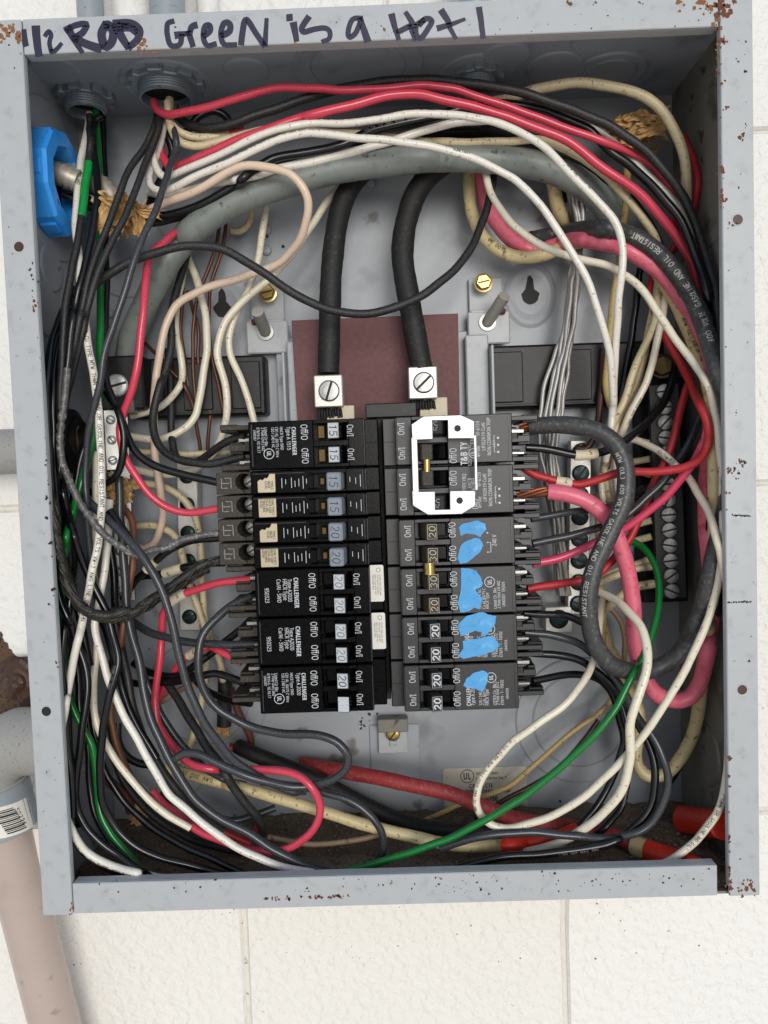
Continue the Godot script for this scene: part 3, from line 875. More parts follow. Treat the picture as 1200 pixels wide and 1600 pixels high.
func quad_breaker() -> void:
	var s := 1.0
	var root := thing("quad_breaker", "wide four pole breaker under a white metal tie plate, top of right column", "breaker", v(36, 1.5, -72))
	var al := Vector3(0, 1, 0)
	var up := Vector3(-1, 0, 0)
	var lit := Geo.new()
	for b in 2:
		var y1 := 26.9 - b * 26.2
		var y0 := y1 - 25.4
		var ym := (y0 + y1) * .5
		body_two(root, s, y0, y1, M.plasticg)
		terminals(root, s, y0, y1, M.plasticg, 17.0)
		for k in [1.0, -1.0]:
			letter(lit, "On/I", bu(s, 12.6, ym + 6.3 * k, -7.3), 3.4, al, up, false, .66)
		letter(lit, "UL", bu(s, 49.6, y0 + 5.2, -7.3), 2.4, al, up, true, .7)
		var rc := bu(s, 49.6, y0 + 5.2, -7.3)
		var rr := PackedVector3Array()
		for i in 25: rr.append(rc + Vector3(cos(TAU * i / 24), sin(TAU * i / 24), 0) * 2.4)
		lit.stroke(rr, .3, .3, Vector3(0, 0, 1))
		letter(lit, "E162469", bu(s, 49.0, y0 + 10.2, -7.3), 2.0, al, up, false, .8, 0.0)
		letter(lit, "4 Pole", bu(s, 52.0, y0 + 3.2, -7.3), 1.9, al, up, false, .8, 0.0)
		letter(lit, "YF-6739", bu(s, 52.0, y0 + 14.0, -7.3), 1.9, al, up, false, .8, 0.0)
		letter(lit, "LR102619 CuAl", bu(s, 54.8, y0 + 6.6, -7.3), 1.9, al, up, false, .8, 0.0)
		letter(lit, "NON COMMON TRIP", bu(s, 57.6, y0 + 4.0, -7.3), 1.9, al, up, false, .78, 0.0)
		letter(lit, "240 V", bu(s, 60.2, y0 + 8.0, -7.3), 1.3, al, up, false, .8, 0.0)
		var d0 := bu(s, 62.0, y0 + 5.5, -7.3)
		for q in 3: lit.stroke(PackedVector3Array([d0 + v(0, q * 3.6, 0), d0 + v(.5, q * 3.6, 0)]), 1.0, 1.0, Vector3(0, 0, 1))
		lit.stroke(PackedVector3Array([d0 + v(-.8, 0, 0), d0 + v(-1.8, 0, 0), d0 + v(-1.8, 8.5, 0), d0 + v(-1.1, 8.5, 0)]), .25, .25, Vector3(0, 0, 1))
	letter(lit, "Off/O", v(35.3, 5.8, -6.4), 3.6, al, up, false, .62)
	letter(lit, "Off/O", v(35.0, -5.7, -6.4), 3.6, al, up, false, .62)
	letter(lit, "T&B TY", v(40.9, 5.0, -6.4), 3.4, al, up, true, .75, .35)
	letter(lit, "120/240 VAC", v(43.8, 4.2, -6.4), 1.9, al, up, false, .75, .35)
	letter(lit, "TYPE YBQ", v(41.1, -9.5, -6.4), 2.0, al, up, false, .75, .35)
	letter(lit, "HACR", v(43.4, -9.2, -6.4), 2.0, al, up, false, .75, .35)
	part(lit, "printed_text", M.print_white, root)
	# handles: outer pair stand through the plate, inner pair joined by a pin
	for y in [671.0, 786.0]:
		var c := v(29.5, 10.0, -6.4)
		c.y = (20.9 if y < 700 else -18.2)
		var g := Geo.new()
		g.box(c + v(-1.0, 0, -1), v(6.0, 8.6, 14), .7, Basis(Vector3(0, 1, 0), -.2))
		var h := part(g, "handle", M.plasticg, root)
		var gd := Geo.new()
		stroke_text(gd, "50", c + Basis(Vector3(0, 1, 0), -.2) * v(-.2, 0, 7.1) + v(-1.0, 0, -1), 3.0, 2.0, al, up, .35, .1)
		part(gd, "rating", M.lettering_grey, h)
		var gb := Geo.new()
		gb.box(c + v(-6.0, 0, -3), v(3.2, 8.4, 8), .5)
		part(gb, "trip_flag", M.brass_d, root)
	for y in [709.0, 748.0]:
		var c := v(20.5, 7.3, -5.4)
		c.y = (8.0 if y < 720 else -5.2)
		var g := Geo.new()
		g.box(c + v(0, 0, -2), v(6.2, 8.6, 13), .7, Basis(Vector3(0, 1, 0), .2))
		part(g, "handle", M.dusty, root)
		var g2 := Geo.new()
		g2.box(c + v(8.4, 0, -6), v(7.4, 8.4, 8), 1.2, Basis(Vector3(0, 1, 0), -.35))
		part(g2, "rocker", M.plastic, root)
	var gp := Geo.new()
	gp.tube(PackedVector3Array([v(21.5, 4.3, -2.4), v(21.5, 1.3, -2.4), v(21.4, -1.9, -2.4)]), PackedFloat32Array([1.9, 1.9, 1.9]), 16)
	part(gp, "tie_pin", M.brass, root)
	# tie plate
	var pl := Geo.new()
	var z := 1.6
	for poly in [[v(14.3, 22.1, 1.6), v(20.4, 25.9, 1.6), v(39.1, 25.9, 1.6), v(45.8, 22.6, 1.6), v(45.5, 14.1, 1.6), v(32.5, 14.4, 1.6), v(32.6, 23.6, 1.6), v(24.8, 23.7, 1.6), v(24.7, 14.4, 1.6), v(17.4, 14.3, 1.6), v(14.4, 14.4, 1.6)],
		[v(13.5, -11.3, 1.6), v(17.1, -11.9, 1.6), v(25.0, -12.0, 1.6), v(24.8, -21.2, 1.6), v(32.4, -21.3, 1.6), v(32.6, -12.0, 1.6), v(45.3, -12.3, 1.6), v(45.1, -19.8, 1.6), v(38.3, -23.8, 1.6), v(21.2, -23.7, 1.6), v(13.6, -18.7, 1.6)]]:
		var w := PackedVector2Array()
		for q in poly: w.append(Vector2(q.x, q.y))
		pl.prism(w, z - 1.2, z, .25)
	for bar in [[v(15.4, 1.5, 1.6), 3.0, 28.0], [v(46.0, 1.8, 1.6), 1.3, 27.6]]:
		pl.box(v(bar[0].x, bar[0].y, z - .7), v(bar[1], bar[2], 1.1), .25)
	var tp := part(pl, "tie_plate", M.silver, root)
	for q in [v(37.3, 19.3, 1.6), v(37.3, -17.0, 1.6)]:
		var gh := Geo.new()
		gh.lathe(PackedVector2Array([Vector2(1.75, -.35), Vector2(1.7, .06), Vector2(.01, .06)]), 22, axis(v(q.x, q.y, z), Vector3(0, 0, 1)))
		part(gh, "hole", M.dark, tp)

# ------------------------------------------------------------------ the scene
func _ready() -> void:
	rng.seed = 77
	var cam := Camera3D.new()
	cam.name = "camera"
	cam.position = v(3.36, -0.21, 392.56) * MM
	cam.rotation = Vector3(-0.05436, 0.01127, -0.03440)
	cam.fov = 66.930; cam.near = 0.01; cam.far = 50.0
	add_child(cam); cam.current = true
	var env := Environment.new()
	var sky := Sky.new()
	var sm := ProceduralSkyMaterial.new()
	sm.sky_top_color = Color(.56, .64, .74)
	sm.sky_horizon_color = Color(.90, .91, .91)
	sm.sky_curve = .25
	sm.ground_horizon_color = Color(.76, .752, .74)
	sm.ground_bottom_color = Color(.70, .692, .68)
	sm.ground_curve = .3
	sm.energy_multiplier = 1.0
	sky.sky_material = sm
	env.background_mode = Environment.BG_SKY
	env.sky = sky
	env.tonemap_mode = Environment.TONE_MAPPER_LINEAR
	env.tonemap_exposure = 1.22
	env.sdfgi_enabled = true; env.ssao_enabled = true; env.ssil_enabled = true
	var we := WorldEnvironment.new()
	we.name = "environment"; we.environment = env
	add_child(we)
	var sun := DirectionalLight3D.new()
	sun.name = "sun"
	sun.light_energy = .5; sun.light_angular_distance = 28.0; sun.light_color = Color(1, .985, .965); sun.shadow_enabled = true
	sun.look_at_from_position(Vector3(.2, .1, 1.0), Vector3.ZERO)
	add_child(sun)
	build_materials()
	build_wall()
	build_pipes()
	build_box()
	build_hardware()
	build_breakers()
	build_wires()
	build_small()

func build_wall() -> void:
	var root := Node3D.new()
	root.name = "wall"; root.position = v(0, 0, -112) * MM
	add_child(root); origin_of[root] = v(0, 0, -112)
	root.set_meta("kind", "structure"); root.set_meta("label", "white painted concrete block wall behind the electrical box")
	var zf := -105.6
	var ys := [-660.0, -447.0, -231.5, -17.0, 203.5, 420.0, 640.0]
	for r in ys.size() - 1:
		var y0: float = ys[r]
		var y1: float = ys[r + 1]
		var xs: Array = [-540, -318, -105, 108, 321, 540] if r == 1 else [-600, -395, 10, 415, 620] if r % 2 == 0 else [-600, -190, 215, 620]
		for c in xs.size() - 1:
			var x0: float = xs[c]
			var x1: float = xs[c + 1]
			var g := Geo.new()
			# face grid with slightly uneven, rounded edges
			var nx := 8
			var ny := 8
			var rows := []
			for j in ny + 1:
				var row := []
				for i in nx + 1:
					var fx := float(i) / nx
					var fy := float(j) / ny
					var gap := 2.2 if r != 1 else 3.0
					var px := lerpf(x0 + gap, x1 - gap, fx) + (rng.randf_range(-.5, .5) if (i == 0 or i == nx) else 0.0)
					var py := lerpf(y0 + gap, y1 - gap, fy) + (rng.randf_range(-.5, .5) if (j == 0 or j == ny) else 0.0)
					row.append(v(px, py, zf + rng.randf_range(-.12, .12)))
				rows.append(row)
			for j in ny:
				for i in nx: g.face([rows[j][i], rows[j][i + 1], rows[j + 1][i + 1], rows[j + 1][i]], Vector3(0, 0, 1))
			for i in nx:
				for e in [[0, v(0, -1.4, -2.2)], [ny, v(0, 1.4, -2.2)]]:
					var a: Vector3 = rows[e[0]][i]
					var b: Vector3 = rows[e[0]][i + 1]
					g.face([a, b, b + e[1], a + e[1]], v(0, e[1].y, 1))
					g.face([a + e[1], b + e[1], b + e[1] + v(0, 0, -12), a + e[1] + v(0, 0, -12)], v(0, e[1].y, 0))
			for j in ny:
				for e in [[0, v(-1.4, 0, -2.2)], [nx, v(1.4, 0, -2.2)]]:
					var a: Vector3 = rows[j][e[0]]
					var b: Vector3 = rows[j + 1][e[0]]
					g.face([a, b, b + e[1], a + e[1]], v(e[1].x, 0, 1))
					g.face([a + e[1], b + e[1], b + e[1] + v(0, 0, -12), a + e[1] + v(0, 0, -12)], v(e[1].x, 0, 0))
			part(g, "block", M["block%d" % ((r * 2 + c) % 3)], root)
	var gm := Geo.new()
	gm.box(v(0, 0, -119.6), v(1240, 1320, 21.6), 0)
	part(gm, "mortar", M.mortar, root)
	# pits and drips in the paint
	var pits := []
	for k in 170:
		var px := rng.randf_range(-240, 245)
		var py: float = rng.randf_range(-330, -235) if k < 110 else rng.randf_range(-240, 235)
		if k >= 110: px = rng.randf_range(192, 245) if k < 150 else rng.randf_range(-245, -200)
		pits.append([v(px, py, zf + .22), rng.randf_range(.15, .55)])
	chips(root, pits, M.rust_stain, Vector3(0, 0, 1), "paint_pits")
	# paint flakes missing near the lower left
	var gb := Geo.new()
	var xf := axis(v(0, 0, zf + .35), Vector3(0, 0, 1))
	var pts := []
	for q in [v(-272.1, -95.6, -105.4), v(-255.3, -96.2, -105.4), v(-252.3, -102.6, -105.4), v(-247.0, -112.1, -105.4), v(-242.2, -115.6, -105.4), v(-231.4, -118.5, -105.4), v(-225.7, -128.8, -105.4), v(-227.9, -167.1, -105.4), v(-277.3, -178.5, -105.4)]: pts.append(v(q.x, q.y, zf + .3))
	var poly := PackedVector2Array()
	for i in pts.size():
		for k in 5:
			var q: Vector3 = pts[i].lerp(pts[(i + 1) % pts.size()], k / 5.0)
			poly.append(Vector2(q.x, q.y) + Vector2(rng.randf_range(-1.2, 1.2), rng.randf_range(-1.2, 1.2)))
	gb.prism(poly, 0, .25, 0, Transform3D(Basis(), v(0, 0, zf + .1)))
	if not gb.empty(): part(gb, "bare_patch", M.bare_block, root)

func pipe(called: String, label: String, cat: String, a: Vector3, b: Vector3, r: float, mat: Material, group := "") -> MeshInstance3D:
	var g := Geo.new()
	var pts := PackedVector3Array()
	var rad := PackedFloat32Array()
	for i in 12:
		pts.append(a.lerp(b, i / 11.0)); rad.append(r)
	g.tube(pts, rad, 28)
	return single(g, called, mat, label, cat, group)

func build_pipes() -> void:
	var gr := "conduits running up the wall"
	pipe("conduit", "blue grey conduit above the upper left corner of the box", "conduit", v(-163.5, 226, -74), v(-163.5, 520, -76), 7.6, M.pvc, gr)
	pipe("conduit", "wider grey conduit above the word Green on the box rim", "conduit", v(-115.5, 226, -63), v(-115.5, 520, -66), 10.0, M.pvc, gr)
	pipe("conduit", "galvanized conduit above the word Hot on the box rim", "conduit", v(60, 226, -66), v(60, 520, -66), 9.5, M.galv, gr)
	pipe("conduit", "cream painted pipe between the two grey conduits above the box", "conduit", v(-143, 232, -88), v(-143, 520, -88), 12.0, M.block1, gr)
	pipe("conduit", "cream painted slim pipe right of the wider grey conduit", "conduit", v(-98, 232, -90), v(-98, 520, -90), 6.5, M.block0, gr)
	# left side
	var st := thing("conduit_stub", "short grey conduit entering the left side of the box at mid height", "conduit", v(-231.5, 18.9, -72.4))
	var g := Geo.new()
	var y := v(-227.6, 18.4, -72.4)
	g.tube(PackedVector3Array([v(-460, y.y, -72), v(-230, y.y, -72), v(-200, y.y, -72), v(-186, y.y, -72)]), PackedFloat32Array([13.5, 13.5, 13.5, 13.5]), 28)
	part(g, "pipe", M.pvc_old, st)
	var g2 := Geo.new()
	g2.lathe(PackedVector2Array([Vector2(14.5, -6), Vector2(16, -5), Vector2(16, 0), Vector2(13, 0)]), 28, axis(v(-186, y.y, -72), Vector3(-1, 0, 0)))
	part(g2, "locknut", M.pvc, st)
	# old elbow fitting with a new grey coupling and a bar code sticker
	var a := v(-238.4, -209.5, -64.4)
	var b := v(-220.8, -342.5, -76.4)
	var d := (b - a).normalized()
	var up := -d
	pipe("drain_pipe", "thick beige plastic pipe leaning past the lower left corner of the box", "pipe", a + up * 20.0, a + d * 420.0, 14.6, M.pipe)
	var co := thing("coupling", "smooth blue grey plastic coupling with bar code sticker, above the beige pipe", "pipe fitting", a + up * 14.0)
	var gc := Geo.new()
	gc.lathe(PackedVector2Array([Vector2(14.7, 0), Vector2(19.4, 0), Vector2(20.0, .8), Vector2(20.0, 29), Vector2(19.2, 30), Vector2(15, 30)]), 40, axis(a, up))
	part(gc, "sleeve", M.pvc, co)
	# old elbow bending from the coupling into the side of the box
	var el := thing("elbow_fitting", "old pale plastic elbow fitting entering the box at lower left", "pipe fitting", a + up * 40.0)
	var top := a + up * 30.0
	var ge := Geo.new()
	var pts := PackedVector3Array()
	var rad := PackedFloat32Array()
	for k in 5:
		pts.append(top + up * (k * .6)); rad.append(20.6)
	var cx := top + up * 3.0
	var R := 22.0
	for k in range(1, 15):
		var an := PI / 2 * k / 14.0
		pts.append(cx + v(R * (1.0 - cos(an)), R * sin(an), 0)); rad.append(19.6 + .5 * sin(k * 1.1))
	pts.append(v(-187, cx.y + R, cx.z)); rad.append(20.4)
	ge.tube(pts, rad, 32)
	part(ge, "old_elbow", M.pvc_old, el)
	# sticker wrapped on the coupling
	var on := func(th: float, s: float, r: float) -> Vector3: return a + up * s + v(sin(th), 0, cos(th)) * r
	var gs := Geo.new()
	for i in 10:
		for j in 6:
			var quad := []
			for k in [[0, 0], [1, 0], [1, 1], [0, 1]]:
				var fx := float(i + k[0]) / 10.0
				var fy := float(j + k[1]) / 6.0
				var l := lerpf(-.02, .38, pow(1.0 - fy, 1.6))
				quad.append(on.call(lerpf(l, 1.45, fx), lerpf(2.5, 21.5, fy), 20.12))
			gs.face(quad, v(.4, 0, 1))
	var sk := part(gs, "sticker", M.sticker, co)
	var bars := Geo.new()
	var sy := 19.0
	for k in 13:
		var wdt: float = [.5, .9, .45, 1.2, .5, .5, 1.0, .45, .8, .5, 1.1, .5, .8][k]
		var arc := PackedVector3Array()
		for m in 7: arc.append(on.call(lerpf(.34 + .02 * k, .88 + .02 * k, m / 6.0), sy, 20.2))
		bars.stroke(arc, wdt, wdt, v(sin(.62), 0, cos(.62)))
		sy -= 1.2
	for k in 5:
		var th := .98 + .03 * k
		stroke_text(bars, "50296"[k], on.call(th, 17.0 - k * 2.4, 20.25), 2.4, 1.6, v(0, -1, 0), v(cos(th), 0, -sin(th)), .38)
	part(bars, "bar_code", M.black_ink, sk)
	# torn white paper behind the left rim
	var gp := Geo.new()
	var pp := PackedVector2Array()
	for q in [v(-228.8, -212.9, -74.4), v(-220.4, -212.3, -74.4), v(-217.6, -233.6, -74.4), v(-218.0, -268.4, -74.4), v(-221.7, -263.0, -74.4), v(-222.9, -254.7, -74.4), v(-226.9, -248.9, -74.4), v(-228.4, -239.4, -74.4), v(-229.1, -231.2, -74.4)]: pp.append(Vector2(q.x, q.y))
	gp.prism(pp, -69, -68.4, 0)
	if not gp.empty(): single(gp, "torn_strip", M.sticker, "torn white paint strip hanging between the beige pipe and the box", "paint flake")
	# foam blob
	var gf := Geo.new()
	var fc := v(-237.7, -126.8, -96.4)
	var segs := 18
	for i in segs:
		for j in 10:
			var quad := []
			for k in [[0, 0], [1, 0], [1, 1], [0, 1]]:
				var th: float = TAU * (i + k[0]) / segs
				var ph: float = PI * .5 * (j + k[1]) / 10.0
				var r: float = 1.0 + sin(ph) * (.14 * sin(th * 3.0 + ph * 4.0) + .09 * sin(th * 7.0 + 1.0) * sin(ph * 6.0)) + .10 * sin(ph * 9.0)
				quad.append(fc + v(cos(th) * sin(ph) * 13.5 * r, sin(th) * sin(ph) * 15.5 * r, cos(ph) * 9.0 * r))
			gf.face(quad, quad[0] - fc + v(0, 0, .1))
	single(gf, "foam_lump", M.foam, "brown lump of hardened foam beside the left side of the box", "foam")

func plate(g: Geo, lo: Vector3, hi: Vector3, bevel := .2) -> void:
	g.box((lo + hi) * .5, hi - lo, bevel)

func build_box() -> void:
	var w := HALF_W
	var h := HALF_H
	var d := DEEP
	var root := thing("electrical_box", "open grey steel electrical box with handwriting along its top rim", "electrical box", v(0, 0, -d))
	var g := Geo.new()
	plate(g, v(-w - 1.5, -h - 1.5, -d - 1.5), v(w + 1.5, h + 1.5, -d), 0)
	var back := part(g, "back_panel", M.inside, root)
	g = Geo.new(); plate(g, v(-w - 1.4, -h - 1.4, -d - .8), v(-w, h + 1.4, -.2), 0); part(g, "left_side", M.inside, root)
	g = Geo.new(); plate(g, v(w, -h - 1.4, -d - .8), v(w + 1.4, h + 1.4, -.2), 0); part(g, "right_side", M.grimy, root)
	g = Geo.new(); plate(g, v(-w - .7, h, -d - .7), v(w + .7, h + 1.3, -.3), 0); part(g, "top_side", M.ceiling, root)
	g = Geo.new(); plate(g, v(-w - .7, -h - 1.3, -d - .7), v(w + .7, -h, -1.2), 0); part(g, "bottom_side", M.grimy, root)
	# rims: folded flanges, the side ones with a return; a hole in each for the cover screws
	for s in [-1.0, 1.0]:
		var gr := Geo.new()
		var x0: float = s * (w + 1.5)
		var x1: float = s * (w - 14.2)
		var lo := minf(x0, x1)
		var hi := maxf(x0, x1)
		plate(gr, v(lo, -h - 1.4, -.1), v(hi, h + 1.4, 1.5), .45)
		plate(gr, v(minf(x1, x1 + s * 1.3), -h + 3, -3.0), v(maxf(x1, x1 + s * 1.3), h - 3, -.15), .2)
		var rim := part(gr, "rim", M.paint, root)
		for y in [117.0, -118.4]:
			var gh := Geo.new()
			gh.lathe(PackedVector2Array([Vector2(3.3, 0.0), Vector2(3.1, .12), Vector2(2.5, .06), Vector2(2.45, -.0)]), 24, axis(v(s * 178.4, y, 1.5), Vector3(0, 0, 1)))
			part(gh, "hole_edge", M.paint, rim)
			gh = Geo.new()
			gh.lathe(PackedVector2Array([Vector2(2.5, .02), Vector2(2.4, .07), Vector2(.01, .07)]), 24, axis(v(s * 178.4, y, 1.5), Vector3(0, 0, 1)))
			part(gh, "screw_hole", M.brownd if (s > 0 or y > 0) else M.dark, rim)
	g = Geo.new(); plate(g, v(-w + 14.6, h - 15.4, -.3), v(w - 14.9, h + 1.5, 1.2), .4)
	plate(g, v(-w + 15, h - 15.4, -6), v(w - 15.2, h - 14.4, -.35), .15)
	var top_rim := part(g, "rim", M.paint, root)
	g = Geo.new(); plate(g, v(-w + 14.6, -h - 1.0, -.3), v(w - 20.2, -h + 15.2, 1.2), .4)
	plate(g, v(-w + 15, -h + 14.2, -6), v(w - 20.4, -h + 15.2, -.35), .15)
	part(g, "rim", M.paint, root)
	# handwriting
	var ink := Geo.new()
	ink.stroke(PackedVector3Array([v(-170.6, 220.7, 1.26), v(-170.5, 219.9, 1.26), v(-170.3, 219.1, 1.26), v(-170.2, 218.4, 1.26), v(-170.0, 217.6, 1.26), v(-169.8, 216.8, 1.26), v(-169.6, 216.0, 1.26), v(-169.4, 215.1, 1.26), v(-169.2, 214.3, 1.26)]), 4.5, 2.8, Vector3(0, 0, 1))
	ink.stroke(PackedVector3Array([v(-163.8, 222.4, 1.26), v(-163.8, 221.2, 1.26), v(-163.8, 220.1, 1.26), v(-163.8, 218.8, 1.26), v(-163.7, 217.3, 1.26), v(-163.6, 215.6, 1.26), v(-163.5, 213.5, 1.26), v(-163.3, 211.4, 1.26), v(-163.1, 209.4, 1.26)]), 4.3, 3.7, Vector3(0, 0, 1))
	ink.stroke(PackedVector3Array([v(-159.4, 218.4, 1.26), v(-159.0, 219.0, 1.26), v(-158.5, 219.6, 1.26), v(-158.0, 220.1, 1.26), v(-157.6, 220.4, 1.26), v(-157.2, 220.2, 1.26), v(-156.9, 219.8, 1.26), v(-156.6, 219.2, 1.26), v(-156.5, 218.6, 1.26), v(-156.6, 217.8, 1.26), v(-157.0, 217.0, 1.26), v(-157.3, 216.0, 1.26), v(-157.5, 215.1, 1.26), v(-157.5, 214.0, 1.26), v(-157.3, 212.9, 1.26), v(-157.1, 211.8, 1.26), v(-156.9, 210.7, 1.26)]), 2.3, 2.3, Vector3(0, 0, 1))
	ink.stroke(PackedVector3Array([v(-156.9, 210.7, 1.26), v(-156.4, 210.8, 1.26), v(-155.8, 210.9, 1.26), v(-155.2, 211.0, 1.26), v(-154.6, 211.4, 1.26), v(-153.9, 212.0, 1.26), v(-153.1, 212.7, 1.26), v(-152.4, 213.5, 1.26), v(-151.7, 214.3, 1.26)]), 2.6, 2.0, Vector3(0, 0, 1))
	ink.stroke(PackedVector3Array([v(-148.1, 221.8, 1.26), v(-147.5, 220.6, 1.26), v(-146.9, 219.3, 1.26), v(-146.2, 218.0, 1.26), v(-145.5, 216.6, 1.26), v(-144.6, 215.0, 1.26), v(-143.7, 213.3, 1.26), v(-142.7, 211.6, 1.26), v(-141.7, 209.9, 1.26)]), 4.3, 2.3, Vector3(0, 0, 1))
	ink.stroke(PackedVector3Array([v(-148.8, 220.0, 1.26), v(-147.8, 220.7, 1.26), v(-146.8, 221.5, 1.26), v(-145.8, 222.2, 1.26), v(-144.6, 222.7, 1.26), v(-143.1, 223.0, 1.26), v(-141.4, 223.3, 1.26), v(-139.8, 223.3, 1.26), v(-138.8, 223.1, 1.26), v(-138.7, 222.4, 1.26), v(-139.2, 221.4, 1.26), v(-139.9, 220.4, 1.26), v(-140.6, 219.5, 1.26), v(-141.3, 218.8, 1.26), v(-142.1, 218.3, 1.26), v(-143.0, 217.8, 1.26), v(-143.7, 217.4, 1.26), v(-144.2, 217.0, 1.26), v(-144.7, 216.7, 1.26), v(-145.1, 216.4, 1.26), v(-145.5, 216.1, 1.26)]), 2.8, 3.7, Vector3(0, 0, 1))
	ink.stroke(PackedVector3Array([v(-144.8, 216.8, 1.26), v(-143.6, 216.1, 1.26), v(-142.5, 215.3, 1.26), v(-141.2, 214.6, 1.26), v(-139.9, 213.9, 1.26), v(-138.3, 213.2, 1.26), v(-136.5, 212.5, 1.26), v(-134.7, 211.9, 1.26), v(-132.9, 211.2, 1.26)]), 3.7, 4.3, Vector3(0, 0, 1))
	ink.stroke(PackedVector3Array([v(-129.4, 222.3, 1.26), v(-130.0, 221.3, 1.26), v(-130.7, 220.3, 1.26), v(-131.3, 219.3, 1.26), v(-131.6, 218.1, 1.26), v(-131.6, 216.6, 1.26), v(-131.3, 214.8, 1.26), v(-130.8, 213.2, 1.26), v(-130.3, 212.2, 1.26), v(-129.5, 212.0, 1.26), v(-128.6, 212.4, 1.26), v(-127.7, 213.1, 1.26), v(-127.0, 213.9, 1.26), v(-126.5, 214.8, 1.26), v(-126.1, 216.0, 1.26), v(-125.8, 217.3, 1.26), v(-125.7, 218.4, 1.26), v(-126.0, 219.4, 1.26), v(-126.5, 220.5, 1.26), v(-127.1, 221.4, 1.26), v(-127.6, 222.0, 1.26), v(-128.1, 222.3, 1.26), v(-128.5, 222.4, 1.26), v(-129.0, 222.3, 1.26), v(-129.4, 222.3, 1.26)]), 4.3, 4.3, Vector3(0, 0, 1))
	ink.stroke(PackedVector3Array([v(-124.2, 221.9, 1.26), v(-123.7, 220.6, 1.26), v(-123.2, 219.3, 1.26), v(-122.6, 218.0, 1.26), v(-122.0, 216.7, 1.26), v(-121.3, 215.4, 1.26), v(-120.5, 214.0, 1.26), v(-119.7, 212.7, 1.26), v(-118.9, 211.3, 1.26)]), 4.8, 3.4, Vector3(0, 0, 1))
	ink.stroke(PackedVector3Array([v(-124.7, 222.4, 1.26), v(-122.8, 222.5, 1.26), v(-120.8, 222.6, 1.26), v(-118.9, 222.6, 1.26), v(-117.3, 222.4, 1.26), v(-115.9, 221.9, 1.26), v(-114.7, 221.2, 1.26), v(-113.7, 220.3, 1.26), v(-113.0, 219.4, 1.26), v(-112.8, 218.4, 1.26), v(-113.0, 217.2, 1.26), v(-113.4, 216.0, 1.26), v(-114.0, 214.9, 1.26), v(-114.9, 213.9, 1.26), v(-116.0, 213.0, 1.26), v(-117.3, 212.2, 1.26), v(-118.5, 211.3, 1.26)]), 4.8, 3.4, Vector3(0, 0, 1))
	ink.stroke(PackedVector3Array([v(-122.6, 221.0, 1.26), v(-121.3, 220.9, 1.26), v(-119.9, 220.9, 1.26), v(-118.5, 220.8, 1.26), v(-117.4, 220.6, 1.26), v(-116.6, 220.2, 1.26), v(-115.9, 219.6, 1.26), v(-115.4, 219.0, 1.26), v(-114.8, 218.5, 1.26)]), 4.5, 3.4, Vector3(0, 0, 1))
	ink.stroke(PackedVector3Array([v(-96.1, 222.8, 1.26), v(-96.8, 222.6, 1.26), v(-97.6, 222.5, 1.26), v(-98.3, 222.2, 1.26), v(-98.9, 221.7, 1.26), v(-99.2, 220.7, 1.26), v(-99.3, 219.5, 1.26), v(-99.4, 218.2, 1.26), v(-99.3, 216.8, 1.26), v(-99.1, 215.4, 1.26), v(-98.9, 213.9, 1.26), v(-98.5, 212.5, 1.26), v(-97.9, 211.5, 1.26), v(-96.9, 211.0, 1.26), v(-95.7, 210.9, 1.26), v(-94.4, 211.1, 1.26), v(-93.5, 211.5, 1.26), v(-92.9, 212.3, 1.26), v(-92.6, 213.5, 1.26), v(-92.4, 214.8, 1.26), v(-92.2, 216.0, 1.26)]), 2.6, 2.8, Vector3(0, 0, 1))
	ink.stroke(PackedVector3Array([v(-94.9, 216.1, 1.26), v(-93.5, 216.3, 1.26), v(-92.1, 216.4, 1.26), v(-90.6, 216.6, 1.26), v(-89.2, 216.8, 1.26)]), 3.7, 2.3, Vector3(0, 0, 1))
	ink.stroke(PackedVector3Array([v(-88.8, 217.2, 1.26), v(-88.3, 215.6, 1.26), v(-87.9, 214.0, 1.26), v(-87.4, 212.4, 1.26), v(-87.0, 210.8, 1.26)]), 3.1, 2.8, Vector3(0, 0, 1))
	ink.stroke(PackedVector3Array([v(-88.4, 215.9, 1.26), v(-88.1, 216.9, 1.26), v(-87.9, 217.9, 1.26), v(-87.6, 218.9, 1.26), v(-87.2, 219.6, 1.26), v(-86.7, 220.0, 1.26), v(-86.2, 220.2, 1.26), v(-85.6, 220.4, 1.26), v(-85.0, 220.5, 1.26)]), 2.8, 3.4, Vector3(0, 0, 1))
	ink.stroke(PackedVector3Array([v(-81.3, 215.3, 1.26), v(-80.5, 215.8, 1.26), v(-79.6, 216.3, 1.26), v(-78.8, 216.9, 1.26), v(-78.3, 217.4, 1.26), v(-78.0, 218.1, 1.26), v(-78.0, 218.9, 1.26), v(-78.1, 219.6, 1.26), v(-78.4, 220.1, 1.26), v(-78.8, 220.3, 1.26), v(-79.5, 220.3, 1.26), v(-80.2, 220.1, 1.26), v(-80.7, 219.5, 1.26), v(-81.1, 218.5, 1.26), v(-81.4, 217.1, 1.26), v(-81.6, 215.6, 1.26), v(-81.6, 214.3, 1.26), v(-81.4, 213.2, 1.26), v(-81.0, 212.1, 1.26), v(-80.5, 211.2, 1.26), v(-79.8, 210.6, 1.26), v(-79.0, 210.4, 1.26), v(-78.0, 210.6, 1.26), v(-76.9, 211.0, 1.26), v(-75.8, 211.2, 1.26)]), 3.1, 2.6, Vector3(0, 0, 1))
